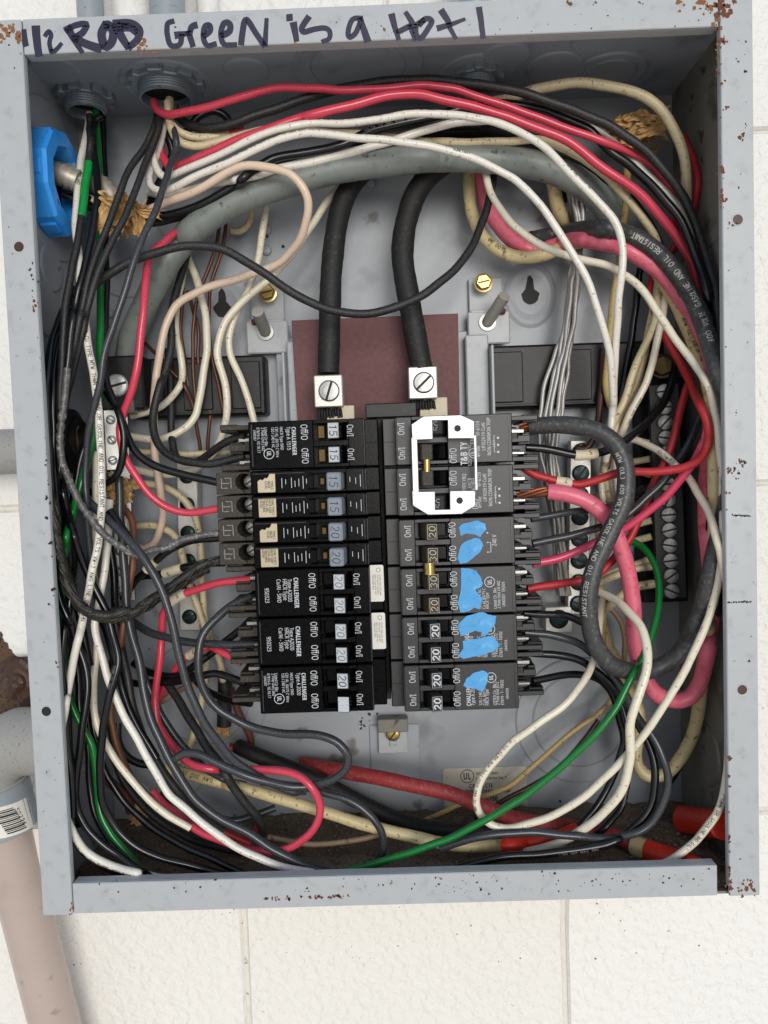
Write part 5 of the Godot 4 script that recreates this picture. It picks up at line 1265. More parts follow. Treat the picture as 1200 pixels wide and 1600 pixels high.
	chips(root, [[v(-171.9, 210.3, 1.55), 0.50], [v(-182.6, 91.1, 1.55), 0.20], [v(-181.3, -112.3, 1.55), 0.25], [v(-175.3, -142.7, 1.55), 0.25], [v(-174.1, -122.8, 1.55), 0.15], [v(-174.0, 32.6, 1.55), 0.20], [v(-173.4, 124.5, 1.55), 0.15], [v(-181.2, -12.0, 1.55), 0.20], [v(-179.3, 215.6, 1.55), 0.20], [v(-182.9, 126.9, 1.55), 0.30], [v(-179.8, 81.6, 1.55), 0.30], [v(-173.9, -26.6, 1.55), 0.25], [v(-173.9, -63.0, 1.55), 0.50], [v(-181.9, 113.7, 1.55), 0.25], [v(-182.8, -170.9, 1.55), 0.30], [v(-174.6, 189.4, 1.55), 0.15], [v(-178.2, 11.8, 1.55), 0.15], [v(-172.5, -189.7, 1.55), 0.15], [v(-173.2, -145.9, 1.55), 0.30], [v(-177.5, -82.3, 1.55), 0.30], [v(-182.0, -178.6, 1.55), 0.20], [v(-175.3, 203.5, 1.55), 0.50], [v(-176.0, -154.4, 1.55), 0.30], [v(-176.1, 64.6, 1.55), 0.20], [v(-180.0, -150.2, 1.55), 0.50], [v(-177.4, 214.7, 1.55), 0.50], [v(-171.2, 61.8, 1.55), 0.25], [v(-172.9, 95.1, 1.55), 0.40], [v(-171.8, -55.4, 1.55), 1.00], [v(-170.6, -1.8, 1.55), 0.40], [v(-170.8, 0.3, 1.55), 0.25], [v(-170.9, 21.7, 1.55), 0.25], [v(-171.5, -31.0, 1.55), 0.25], [v(-170.5, 1.0, 1.55), 0.25], [v(-171.6, 72.0, 1.55), 0.40], [v(-172.8, 102.8, 1.55), 0.70], [v(-170.6, 13.7, 1.55), 0.25], [v(-173.6, 105.6, 1.55), 0.70], [v(-171.0, 10.5, 1.55), 0.70], [v(-171.1, -58.6, 1.55), 0.40], [v(-170.9, -38.5, 1.55), 0.40], [v(-170.6, 61.5, 1.55), 0.25], [v(-170.4, -54.9, 1.55), 0.70], [v(-172.3, 100.7, 1.55), 0.40], [v(-171.2, -31.6, 1.55), 1.00], [v(-171.2, 55.6, 1.55), 0.25], [v(-171.0, -29.9, 1.55), 0.25], [v(-170.2, -11.2, 1.55), 0.70], [v(-172.4, -18.7, 1.55), 1.00], [v(-171.8, -8.6, 1.55), 1.00], [v(-172.0, 108.6, 1.55), 0.70], [v(-171.4, 8.1, 1.55), 0.40], [v(182.6, 56.9, 1.55), 0.35], [v(170.5, 14.4, 1.55), 0.20], [v(175.8, -49.8, 1.55), 0.20], [v(180.0, 138.9, 1.55), 0.35], [v(173.7, 92.4, 1.55), 0.35], [v(179.0, 132.3, 1.55), 0.60], [v(182.5, 195.9, 1.55), 0.20], [v(182.0, -103.5, 1.55), 0.60], [v(173.7, 9.3, 1.55), 0.15], [v(170.4, 166.4, 1.55), 0.35], [v(175.3, 41.6, 1.55), 0.25], [v(175.6, 33.2, 1.55), 0.15], [v(171.8, 55.1, 1.55), 0.35], [v(173.5, 46.9, 1.55), 0.20], [v(183.2, -91.0, 1.55), 0.35], [v(175.3, -6.7, 1.55), 0.60], [v(180.7, 176.0, 1.55), 0.20], [v(182.9, 90.6, 1.55), 0.20], [v(179.3, 192.7, 1.55), 0.60], [v(179.5, 202.7, 1.55), 0.25], [v(173.0, -48.8, 1.55), 0.15], [v(173.8, 36.4, 1.55), 0.20], [v(183.2, -211.3, 1.55), 0.15], [v(183.0, 173.3, 1.55), 0.25], [v(183.1, -18.5, 1.55), 0.15], [v(173.8, -53.0, 1.55), 0.35], [v(170.0, 147.8, 1.55), 0.25], [v(173.5, 112.9, 1.55), 0.25], [v(178.4, 194.1, 1.55), 0.35], [v(178.2, -153.6, 1.55), 0.20], [v(171.5, -26.2, 1.55), 0.60], [v(182.7, 102.5, 1.55), 0.15], [v(176.6, -207.0, 1.55), 0.35], [v(176.4, -3.2, 1.55), 0.20], [v(177.9, -8.2, 1.55), 0.67], [v(177.4, -6.7, 1.58), 0.26], [v(178.9, -6.8, 1.57), 0.22], [v(176.3, -10.7, 1.55), 0.59], [v(175.2, -9.6, 1.56), 0.34], [v(177.5, -10.7, 1.57), 0.34], [v(175.7, -5.6, 1.55), 1.00], [v(180.8, -2.6, 1.55), 1.00], [v(183.0, 202.0, 1.55), 0.80], [v(182.8, 187.8, 1.55), 0.80], [v(176.6, 22.2, 1.55), 0.50], [v(176.5, 20.9, 1.55), 0.29], [v(176.8, 23.4, 1.58), 0.30], [v(182.6, 162.8, 1.55), 0.50], [v(183.0, 162.1, 1.55), 0.25], [v(182.5, 160.9, 1.56), 0.38], [v(-169.7, 99.6, 1.55), 0.60], [v(-158.7, 105.5, 1.55), 0.90], [v(-28.5, -211.6, 1.24), 0.35], [v(-92.8, -213.8, 1.24), 0.25], [v(94.2, -219.1, 1.24), 0.25], [v(-20.8, -212.2, 1.24), 0.35], [v(-132.8, -214.8, 1.24), 0.20], [v(-145.9, -220.1, 1.24), 0.15], [v(-117.0, -213.7, 1.24), 0.25], [v(80.8, -211.9, 1.24), 0.60], [v(2.2, -215.3, 1.24), 0.20], [v(71.2, -218.9, 1.24), 0.15], [v(-47.8, -216.0, 1.24), 0.60], [v(136.8, -218.4, 1.24), 0.60], [v(34.9, -215.7, 1.24), 0.20], [v(80.0, -214.0, 1.24), 0.20], [v(109.2, -221.6, 1.24), 0.35], [v(42.4, -219.6, 1.24), 0.60], [v(-111.0, -211.2, 1.24), 0.35], [v(-103.3, -213.9, 1.24), 0.60], [v(-156.1, -210.7, 1.24), 0.60], [v(96.2, -217.4, 1.24), 0.25], [v(-115.1, -216.8, 1.24), 0.25], [v(62.2, -220.9, 1.24), 0.15], [v(-153.2, -214.8, 1.24), 0.25], [v(-109.8, -210.3, 1.24), 0.25], [v(74.9, -212.6, 1.24), 0.20], [v(34.9, -216.2, 1.24), 0.25], [v(-135.6, -210.6, 1.24), 0.20], [v(37.2, -220.0, 1.24), 0.20], [v(23.7, -220.1, 1.24), 0.20], [v(-150.7, -219.1, 1.24), 0.25], [v(45.4, -215.5, 1.24), 0.20], [v(78.3, -211.6, 1.24), 0.25], [v(156.9, -217.7, 1.24), 0.25], [v(-146.9, -209.0, 1.24), 0.35], [v(53.4, -219.3, 1.24), 0.60], [v(-47.0, -217.7, 1.24), 0.60], [v(-146.4, -215.2, 1.24), 0.60], [v(-20.3, -217.5, 1.24), 0.35], [v(-29.0, -215.5, 1.24), 0.60], [v(117.5, -219.2, 1.24), 0.25], [v(20.7, -216.0, 1.24), 0.60], [v(-111.0, -215.9, 1.24), 0.60], [v(-49.1, -217.8, 1.24), 0.25], [v(-117.2, -214.0, 1.24), 0.60], [v(-27.4, -213.9, 1.24), 0.20], [v(75.1, -213.3, 1.24), 0.20], [v(24.6, -216.8, 1.24), 0.15], [v(-106.4, -210.5, 1.24), 0.15], [v(74.1, -220.6, 1.24), 0.35], [v(22.1, -212.6, 1.24), 0.20], [v(20.3, -221.4, 1.24), 0.20], [v(-111.0, -212.2, 1.24), 0.25], [v(-95.4, -210.2, 1.24), 0.60], [v(68.4, -219.7, 1.24), 0.15], [v(-26.0, -221.1, 1.24), 0.25], [v(74.0, -221.8, 1.24), 0.20], [v(-8.1, -215.5, 1.24), 0.50], [v(116.0, -217.1, 1.24), 0.50], [v(142.9, -214.6, 1.24), 0.30], [v(157.4, -214.4, 1.24), 0.30], [v(19.4, -217.0, 1.24), 0.30], [v(38.0, -212.1, 1.24), 0.30], [v(68.8, -220.4, 1.24), 0.20], [v(152.5, -216.9, 1.24), 0.50], [v(6.6, -217.9, 1.24), 0.50], [v(160.6, -211.8, 1.24), 0.50], [v(42.5, -218.5, 1.24), 0.30], [v(74.4, -210.9, 1.24), 0.50], [v(35.5, -219.7, 1.24), 0.20], [v(159.2, -211.8, 1.24), 0.30], [v(15.0, -221.6, 1.24), 0.20], [v(65.2, -220.0, 1.24), 0.20], [v(-15.4, -220.4, 1.24), 0.20], [v(155.2, -220.3, 1.24), 0.20], [v(41.7, -218.3, 1.24), 0.30], [v(28.8, -220.0, 1.24), 0.30], [v(48.3, -213.1, 1.24), 0.30], [v(33.8, -215.5, 1.24), 0.20], [v(34.1, -220.9, 1.24), 0.20], [v(22.4, -213.4, 1.24), 0.30], [v(116.8, -214.1, 1.24), 0.20], [v(36.9, -211.1, 1.24), 0.30], [v(82.8, -221.4, 1.24), 0.50], [v(88.3, -221.7, 1.24), 0.20], [v(129.8, -216.5, 1.24), 0.30], [v(44.5, -222.4, 1.24), 0.20], [v(110.7, -215.6, 1.24), 0.50], [v(32.1, -218.7, 1.24), 0.30], [v(40.6, -215.7, 1.24), 0.50], [v(87.6, -221.4, 1.24), 0.50], [v(123.3, -219.0, 1.24), 0.20], [v(-17.6, -216.0, 1.24), 0.30], [v(38.9, -211.9, 1.24), 0.50], [v(56.0, -214.0, 1.24), 0.30], [v(78.7, -213.1, 1.24), 0.20], [v(49.4, -212.1, 1.24), 0.20], [v(129.9, -213.9, 1.24), 0.30], [v(-3.7, -213.4, 1.24), 0.30], [v(114.2, -213.1, 1.24), 0.50], [v(-19.0, -211.4, 1.24), 0.20], [v(139.9, -216.1, 1.24), 0.50], [v(112.3, -213.3, 1.24), 0.30], [v(58.2, -218.9, 1.24), 0.20], [v(46.6, -221.8, 1.24), 0.50], [v(108.6, -221.4, 1.24), 0.20], [v(81.6, -217.7, 1.24), 0.30], [v(19.3, -212.4, 1.24), 0.50], [v(104.4, -218.5, 1.24), 0.30], [v(74.5, -219.6, 1.24), 0.30], [v(28.5, -217.7, 1.24), 0.30], [v(82.2, -212.0, 1.24), 0.20], [v(137.1, -215.1, 1.24), 0.50], [v(146.2, -220.6, 1.24), 0.50], [v(8.2, -215.4, 1.24), 0.50], [v(100.3, -216.5, 1.24), 0.50], [v(102.2, -215.7, 1.24), 0.50], [v(33.2, -214.3, 1.24), 0.30], [v(100.4, -219.0, 1.24), 0.30], [v(3.4, -212.4, 1.24), 0.20], [v(51.0, -215.1, 1.24), 0.50], [v(25.6, -220.5, 1.24), 0.20], [v(-10.5, -215.4, 1.24), 0.50], [v(160.2, -211.8, 1.24), 0.30], [v(119.6, -216.9, 1.24), 0.50], [v(82.8, -215.8, 1.24), 0.50], [v(79.0, 211.1, 1.26), 0.25], [v(160.4, 213.0, 1.26), 0.40], [v(3.5, 218.2, 1.26), 0.25], [v(149.0, 210.7, 1.26), 0.40], [v(40.3, 215.5, 1.26), 0.25], [v(44.0, 212.9, 1.26), 0.25], [v(100.3, 213.5, 1.26), 0.20], [v(-95.1, 220.0, 1.26), 0.40], [v(155.7, 213.0, 1.26), 0.25], [v(-146.4, 216.9, 1.26), 0.20], [v(11.6, 213.5, 1.26), 0.25], [v(10.7, 213.1, 1.26), 0.20], [v(87.1, 214.1, 1.26), 0.25], [v(11.8, 214.5, 1.26), 0.20], [v(123.4, 214.9, 1.26), 0.20], [v(108.2, 211.4, 1.26), 0.40], [v(72.3, 217.7, 1.26), 0.25], [v(48.8, 215.4, 1.26), 0.25], [v(11.2, 216.4, 1.26), 0.40], [v(-16.1, 219.1, 1.26), 0.40], [v(-154.4, 220.1, 1.26), 0.25], [v(30.2, 218.8, 1.26), 0.25], [v(9.3, 211.8, 1.26), 0.25], [v(-78.2, 211.1, 1.26), 0.40], [v(-144.8, 215.6, 1.26), 0.40], [v(132.9, 214.5, 1.26), 0.20], [v(2.9, 213.6, 1.26), 0.20], [v(-56.7, 215.3, 1.26), 0.20], [v(63.7, 212.7, 1.26), 0.25], [v(-120.2, 220.0, 1.26), 0.25], [v(61.4, 210.5, 1.26), 0.25], [v(130.6, 217.8, 1.26), 0.20], [v(1.2, 217.2, 1.26), 0.20], [v(-93.1, 219.1, 1.26), 0.20], [v(116.4, 216.9, 1.26), 0.40], [v(103.2, 218.2, 1.26), 0.20], [v(174.2, -28.8, 1.55), 0.50], [v(174.9, -29.2, 1.55), 0.50], [v(175.6, -29.3, 1.55), 0.50], [v(176.2, -29.3, 1.55), 0.50], [v(176.9, -29.1, 1.55), 0.50], [v(177.6, -29.2, 1.55), 0.50], [v(178.3, -29.2, 1.55), 0.50], [v(179.0, -29.6, 1.55), 0.50], [v(179.7, -29.5, 1.55), 0.50], [v(180.4, -29.6, 1.55), 0.50], [v(181.1, -29.5, 1.55), 0.50], [v(181.8, -29.5, 1.55), 0.50], [v(182.5, -29.8, 1.55), 0.50], [v(183.1, -29.9, 1.55), 0.50], [v(171.8, -73.3, 1.55), 0.50], [v(172.6, -73.3, 1.55), 0.50], [v(173.5, -73.4, 1.55), 0.50], [v(174.3, -73.1, 1.55), 0.50], [v(175.2, -73.1, 1.55), 0.50], [v(176.0, -73.3, 1.55), 0.50], [v(176.9, -73.3, 1.55), 0.50], [v(177.7, -73.3, 1.55), 0.50], [v(178.6, -73.3, 1.55), 0.50], [v(179.4, -73.1, 1.55), 0.50], [v(180.2, -73.0, 1.55), 0.50], [v(181.1, -73.3, 1.55), 0.50], [v(181.9, -73.4, 1.55), 0.50], [v(182.8, -73.2, 1.55), 0.50]], M.chip_dark, Vector3(0, 0, 1), "scratches")
	chips(root, [[v(-178.9, 222.0, 1.57), 1.89], [v(-181.1, 216.2, 1.58), 0.74], [v(-181.6, 224.3, 1.57), 1.33], [v(-176.6, 223.4, 1.57), 1.06], [v(-181.4, 218.8, 1.58), 1.52], [v(-175.1, 221.3, 1.57), 1.89], [v(-172.2, 216.4, 1.58), 1.49], [v(-179.7, 222.2, 1.58), 1.02], [v(-177.3, 220.0, 1.58), 0.82], [v(-172.4, 219.4, 1.60), 1.35], [v(-173.0, 220.0, 1.57), 1.34], [v(-171.8, 217.9, 1.60), 1.02], [v(-173.7, 218.1, 1.58), 1.00], [v(-174.7, 224.2, 1.58), 0.57], [v(-177.2, 218.9, 1.57), 1.05], [v(-178.0, 219.5, 1.59), 0.59], [v(-179.4, 217.6, 1.59), 0.68], [v(-176.7, 220.3, 1.58), 0.40], [v(169.7, 213.1, 1.57), 1.26], [v(171.1, 209.0, 1.60), 0.95], [v(167.4, 210.4, 1.59), 1.00], [v(171.2, 216.2, 1.58), 0.37], [v(169.3, 201.0, 1.57), 1.01], [v(169.2, 198.5, 1.60), 0.60], [v(169.1, 197.2, 1.59), 0.37], [v(168.5, 198.6, 1.57), 0.63], [v(-110.5, 213.9, 1.29), 1.01], [v(-112.2, 215.3, 1.29), 0.43], [v(-111.4, 215.0, 1.30), 0.39], [v(-111.9, 215.0, 1.29), 0.50], [v(-111.9, 212.1, 1.29), 1.18], [v(-111.6, 208.8, 1.30), 0.59], [v(-110.8, 214.9, 1.32), 0.56], [v(-113.0, 212.5, 1.30), 0.64], [v(-113.8, 210.3, 1.29), 1.09], [v(-112.3, 213.2, 1.29), 0.36], [v(-114.6, 212.8, 1.30), 0.50], [v(-112.8, 208.3, 1.32), 0.65], [v(-109.5, 208.9, 1.29), 0.84], [v(-110.6, 210.5, 1.31), 0.26], [v(-111.0, 210.0, 1.32), 0.38], [v(-109.8, 211.5, 1.32), 0.69], [v(-106.4, 208.5, 1.29), 0.76], [v(-105.2, 206.5, 1.31), 0.44], [v(-105.7, 208.4, 1.30), 0.55], [v(-104.4, 208.7, 1.31), 0.44], [v(-36.1, 209.4, 1.29), 0.59], [v(-36.9, 210.3, 1.32), 0.43], [v(-36.6, 208.3, 1.29), 0.29], [v(7.1, 215.0, 1.29), 0.67], [v(7.4, 214.1, 1.30), 0.47], [v(5.7, 216.5, 1.32), 0.34], [v(161.5, 221.9, 1.29), 1.68], [v(161.4, 218.4, 1.29), 0.61], [v(158.3, 219.0, 1.30), 1.08], [v(162.8, 221.0, 1.31), 0.78], [v(163.0, 221.8, 1.30), 1.09], [v(150.6, 222.0, 1.29), 1.26], [v(153.4, 220.7, 1.31), 0.41], [v(153.4, 220.5, 1.30), 0.69], [v(151.2, 217.9, 1.31), 0.65], [v(164.5, 219.9, 1.29), 1.26], [v(164.0, 218.2, 1.30), 0.57], [v(164.4, 224.2, 1.30), 0.89], [v(162.8, 216.0, 1.31), 0.68], [v(132.0, 222.7, 1.29), 0.67], [v(133.4, 222.0, 1.30), 0.36], [v(131.3, 222.6, 1.30), 0.32], [v(166.7, 218.6, 1.29), 1.26], [v(165.1, 217.7, 1.31), 0.48], [v(164.9, 219.2, 1.29), 0.79], [v(166.2, 216.2, 1.32), 0.69], [v(-3.7, -214.6, 1.29), 0.50], [v(-4.5, -215.0, 1.31), 0.31], [v(-4.2, -216.1, 1.29), 0.24], [v(21.6, -212.9, 1.29), 0.50], [v(22.0, -213.2, 1.30), 0.25], [v(20.6, -212.2, 1.31), 0.27]], M.rust_stain, Vector3(0, 0, 1), "rust_stain")
	chips(root, [[v(105.7, 115.2, -102.31), 0.40], [v(89.7, 89.2, -102.31), 0.30], [v(98.6, 103.4, -102.31), 0.60], [v(-22.0, -163.0, -102.31), 1.00], [v(95.8, -153.5, -102.31), 0.40], [v(96.7, 101.4, -102.31), 0.40], [v(115.9, 124.9, -102.31), 0.30], [v(-92.9, 88.7, -102.31), 0.40], [v(-157.4, -110.7, -102.31), 0.60], [v(-109.9, 104.5, -102.31), 1.00], [v(94.8, 105.1, -102.31), 0.60], [v(85.2, 103.3, -102.31), 0.30], [v(104.4, 93.2, -102.31), 1.00], [v(-23.4, -164.7, -102.31), 0.30], [v(-21.9, -165.0, -102.31), 0.60], [v(177.2, 48.7, -102.31), 0.30], [v(180.9, 74.1, -102.31), 0.60], [v(131.0, 121.5, -102.31), 0.30], [v(97.7, 92.3, -102.31), 0.60], [v(121.8, -161.2, -102.31), 0.30], [v(167.7, -207.3, -102.31), 0.30], [v(-70.3, 150.2, -102.31), 0.30], [v(82.0, -193.7, -102.31), 0.30], [v(-76.7, 157.8, -102.31), 0.30], [v(85.0, 111.3, -102.31), 1.00], [v(163.2, -153.6, -102.31), 0.30], [v(91.8, 97.9, -102.31), 0.60], [v(-70.9, 146.9, -102.31), 0.30], [v(-13.9, -165.8, -102.31), 0.60], [v(-16.3, -162.6, -102.31), 0.40], [v(93.2, 90.0, -102.31), 0.30], [v(-19.6, -165.3, -102.31), 0.30], [v(97.8, 91.7, -102.31), 0.30], [v(126.0, 67.0, -102.31), 0.40], [v(120.6, 103.2, -102.31), 0.30], [v(-19.9, -165.8, -102.31), 1.00], [v(91.4, 95.6, -102.31), 0.60], [v(104.2, 119.8, -102.31), 0.60], [v(165.6, 71.6, -102.31), 0.30], [v(167.5, -144.5, -102.31), 0.30], [v(-16.2, -158.4, -102.31), 1.00], [v(98.9, 95.4, -102.31), 0.30], [v(116.6, -205.9, -102.31), 0.30], [v(-22.1, -167.5, -102.31), 1.00], [v(93.5, 102.9, -102.31), 0.40], [v(1.2, -203.5, -102.31), 0.40], [v(100.7, 83.7, -102.31), 0.30], [v(94.2, 102.8, -102.31), 0.40], [v(-83.9, 99.2, -102.31), 0.40], [v(105.9, -219.8, -102.31), 1.00], [v(147.4, -154.9, -102.31), 0.30], [v(-60.0, 142.1, -102.31), 1.00], [v(81.7, 102.0, -102.31), 1.00], [v(124.5, 117.6, -102.31), 0.30], [v(113.4, 124.2, -102.31), 0.30], [v(92.2, 117.1, -102.31), 0.30], [v(-69.6, 148.6, -102.31), 1.00], [v(-21.0, -160.5, -102.31), 0.60], [v(-23.6, -157.4, -102.31), 0.30], [v(164.5, 74.5, -102.31), 0.60], [v(82.7, 116.2, -102.31), 1.00], [v(-11.2, -158.2, -102.31), 1.00], [v(98.2, 90.5, -102.31), 0.30], [v(77.9, 91.7, -102.31), 0.30]], M.chip_dark, Vector3(0, 0, 1), "grit")
	# dirt on the bottom
	var gd := Geo.new()
	var nx := 60
	var nz := 18
	var rows := []
	for j in nz + 1:
		var row := []
		for i in nx + 1:
			var x := lerpf(-w + .5, w - .5, float(i) / nx)
			var z := lerpf(-d + .5, -3.0, float(j) / nz)
			row.append(v(x, -h + .4 + rng.randf() * 2.2 + 2.5 * exp(-pow((z + d) / 14.0, 2.0)) * rng.randf(), z))
		rows.append(row)
	for j in nz:
		for i in nx:
			gd.face([rows[j][i], rows[j][i + 1], rows[j + 1][i + 1]], Vector3(0, 1, 0))
			gd.face([rows[j][i], rows[j + 1][i + 1], rows[j + 1][i]], Vector3(0, 1, 0))
	for k in 1100:
		var c := v(rng.randf_range(-w + 3, w - 3), -h + 2.0 + rng.randf() * 1.6, rng.randf_range(-d + 2, -5))
		gd.box(c, v(rng.randf_range(.5, 2.4), rng.randf_range(.3, 1.3), rng.randf_range(.5, 2.2)), 0, Basis.from_euler(v(rng.randf() * 2, rng.randf() * 6, rng.randf() * 2)))
	var dirt := part(gd, "dirt", M.dirt, root)
	dirt.set_meta("kind", "stuff")

func locknut(label: String, at: Vector3, dir: Vector3, r: float, inner: float, mat: Material) -> void:
	var root := thing("conduit_locknut", label, "conduit fitting", at, "conduit fittings through the top of the box")
	var xf := axis(at, dir)
	var g := Geo.new()
	var poly := PackedVector2Array()
	for k in 8:
		for q in [-.30, -.22, .22, .30]:
			var an: float = TAU * (k + q) / 8.0
			poly.append(Vector2(cos(an), sin(an)) * (r if absf(q) < .25 else r * .87))
	g.prism(poly, 0, 4.6, .7, xf)
	part(g, "locknut", mat, root)
	var gt := Geo.new()
	var prof := PackedVector2Array()
	for k in 4:
		prof.append(Vector2(inner + 2.1, 4.4 + k * 1.4)); prof.append(Vector2(inner + 1.5, 5.05 + k * 1.4))
	prof.append_array([Vector2(inner + 1.4, 10.2), Vector2(inner, 10.6), Vector2(inner - .4, 8), Vector2(inner - .4, 0)])
	gt.lathe(prof, 36, xf)
	part(gt, "threaded_end", mat, root)
	var gi := Geo.new()
	gi.lathe(PackedVector2Array([Vector2(inner - .3, 4.8), Vector2(.01, 4.8)]), 24, xf)
	part(gi, "opening", M.dark, root)

func terminal_bar(called: String, label: String, a: Vector3, b: Vector3, wid: float, deep: float, n: int, mat: Material, smat: Material, r: float, dir: Vector3) -> void:
	var root := thing(called, label, "terminal bar", (a + b) * .5)
	var g := Geo.new()
	var al := (b - a).normalized()
	var z := dir.normalized()
	var bs := Basis(al.cross(z).normalized(), al, z)
	g.box((a + b) * .5 - z * deep * .5, v(wid, a.distance_to(b), deep), .5, bs)
	part(g, "bar", mat, root)
	for i in n:
		var q := a.lerp(b, (i + .5) / n)
		screw(root, q, z, r, smat, rng.randf_range(-1.2, 1.2), "terminal_screw", 2.4)

func build_hardware() -> void:
	# breaker pan in the middle of the box
	var pan := thing("breaker_pan", "grey formed steel pan carrying the two breaker columns", "mounting pan", v(0, -40, -DEEP))
	var g := Geo.new()
	plate(g, v(-66, -132, -97), v(66, 84, -94), .5)
	part(g, "pan", M.inside, pan)
	for s in [-1.0, 1.0]:
		g = Geo.new()
		var fx := -51.0 if s < 0 else 58.0
		plate(g, v(fx - 7, -130, -95), v(fx + 7, 80, -84), .8)
		part(g, "side_flange", M.paint, pan)
		g = Geo.new()
		plate(g, v(fx + s * 8 - .8, -130, -96), v(fx + s * 8 + .8, 72, -74), .4)
		part(g, "side_flange", M.paint, pan)
	# insulating sheet
	g = Geo.new()
	var fp := PackedVector2Array()
	for q in [v(-53.8, 91.6, -78.4), v(46.7, 92.2, -78.4), v(45.9, 26.8, -78.4), v(-52.4, 29.5, -78.4)]: fp.append(Vector2(q.x, q.y))
	g.prism(fp, -82, -79.6, .3)
	single(g, "insulating_sheet", M.fibre, "maroon fibre insulating sheet behind the two aluminium lugs", "insulating sheet")
	# main lugs
	for k in 2:
		var c: Vector3 = [v(-31.0, 45.8, -52.4), v(23.1, 48.6, -52.4)][k]
		var root := thing("main_lug", ["left aluminium main lug with rust on its screw", "right aluminium main lug with a tilted screw slot"][k], "lug", c, "aluminium main lugs above the breakers")
		g = Geo.new()
		g.box(c - v(0, 0, 9), v(16.4, 18.2, 18), .6)
		part(g, "block", M.lug, root)
		screw(root, c + v(.4, 0, 0), Vector3(0, 0, 1), 6.1, M.steel, [1.25, .75][k], "set_screw", 1.4)
		g = Geo.new()
		g.box(c + v(6, -15, -8), v(16, 14, 2.0), .4)
		part(g, "copper_strap", M.tagm, root)
		g = Geo.new()
		for i in 9:
			var x := -6.0 + i * 1.5
			g.tube(PackedVector3Array([c + v(x, -9, -6 - (i % 3)), c + v(x * 1.05, -12, -6.5), c + v(x * 1.1, -13.6 - rng.randf() * 1.4, -7)]), PackedFloat32Array([.9, .9, .8]), 7)
		part(g, "strand_ends", M.rubber, root)
	g = Geo.new()
	plate(g, v(-9.9, 28.7, -47.4) , v(18.6, 36.7, -47.4) + v(0, 0, 8), .6)
	single(g, "bus_cover", M.carrier, "flat black insulating strip between the main lugs and the breakers", "insulating strip")
	# black plastic bars
	for k in 2:
		var a: Vector3 = [v(-155.3, 36.2, -84.4), v(64.7, 34.3, -84.4)][k]
		var b: Vector3 = [v(-72.1, 73.0, -84.4), v(172.5, 73.1, -84.4)][k]
		var root := thing("black_carrier", ["black plastic bar behind the brown and cream wires at left", "black plastic bar behind the bare strands at right"][k], "plastic bar", (a + b) * .5, "black plastic cross bars on the back")
		g = Geo.new()
		plate(g, v(minf(a.x, b.x), minf(a.y, b.y), -DEEP), v(maxf(a.x, b.x), maxf(a.y, b.y), -DEEP + 16), 1.5)
		part(g, "bar", M.carrier, root)
		for i in 3:
			g = Geo.new()
			var x := lerpf(minf(a.x, b.x) + 12, maxf(a.x, b.x) - 12, i / 2.0)
			plate(g, v(x - 9, minf(a.y, b.y) + 4, -DEEP + 15), v(x + 9, maxf(a.y, b.y) - 4, -DEEP + 17.4), .6)
			part(g, "raised_pad", M.carrier, root)
		g = Geo.new()
		plate(g, v(minf(a.x, b.x) + 3, minf(a.y, b.y) + 1.4, -DEEP + 15), v(maxf(a.x, b.x) - 3, minf(a.y, b.y) + 2.8, -DEEP + 18.4), .3)
		part(g, "rib", M.carrier, root)
	# brackets with studs
	for k in 2:
		var br := thing("mounting_bracket", ["left steel bracket with a brass screw and upright stud", "right steel bracket with a brass screw and slanting stud"][k], "bracket", [v(-71.8, 94.6, -90.4), v(66.6, 93.5, -90.4)][k], "steel brackets beside the insulating sheet")
		var c: Vector3 = [v(-70.3, 94.1, -88.4), v(66.4, 95.0, -88.4)][k]
		g = Geo.new()
		plate(g, c + v(-11, 0, -12), c + v(10, 22, -9.6), .5)
		plate(g, c + v(-13, -20, -4), c + v(13, 0, -1.6), .8)
		plate(g, c + v(-11, -1.2, -12), c + v(10, 1.0, -2), .4)
		part(g, "plate", M.paint, br)
		hex_screw(br, [v(-69.1, 110.9, -90.4), v(63.6, 112.2, -90.4)][k], Vector3(0, 0, 1), 4.8, M.brass, .2)
		var p0 := c + v(-1, -7, -2)
		var p1: Vector3 = [c + v(-2.5, 2, 16), c + v(7.5, 5, 15)][k]
		g = Geo.new()
		var pts := PackedVector3Array()
		var rad := PackedFloat32Array()
		for i in 25:
			pts.append(p0.lerp(p1, i / 24.0)); rad.append(3.7 if i % 2 == 0 else 2.9)
		g.tube(pts, rad, 16)
		part(g, "stud", M.lug, br)
		g = Geo.new()
		g.lathe(PackedVector2Array([Vector2(5.4, 0), Vector2(5.2, 1.4), Vector2(3.4, 1.5)]), 22, axis(c + v(-1, -7, -1.6), Vector3(0, 0, 1)))
		part(g, "washer", M.steel, br)
		g = Geo.new()
		plate(g, c + v(-9 if k == 0 else 2, -2.6, -2), c + v(-3 if k == 0 else 10, .6, 2.4), .6)
		part(g, "lock_tab", M.rust, br)
	# bottom bracket
	var bb := thing("bottom_bracket", "small steel bracket with a brass screw below the breakers", "bracket", v(-1.3, -171.0, -96.4))
	g = Geo.new()
	plate(g, v(-10.8, -182.4, -98.4), v(8.0, -162.8, -98.4) + v(0, 0, 2), .4)
	part(g, "plate", M.paint, bb)
	g = Geo.new()
	plate(g, v(-10.7, -166.8, -98.4), v(8.6, -158.2, -98.4) + v(0, 0, 8), .5)
	part(g, "clip", M.grimy, bb)
	screw(bb, v(-1.3, -168.7, -93.4), Vector3(0, 0, 1), 4.4, M.brass, .9, "screw", 2.4)
	g = Geo.new()
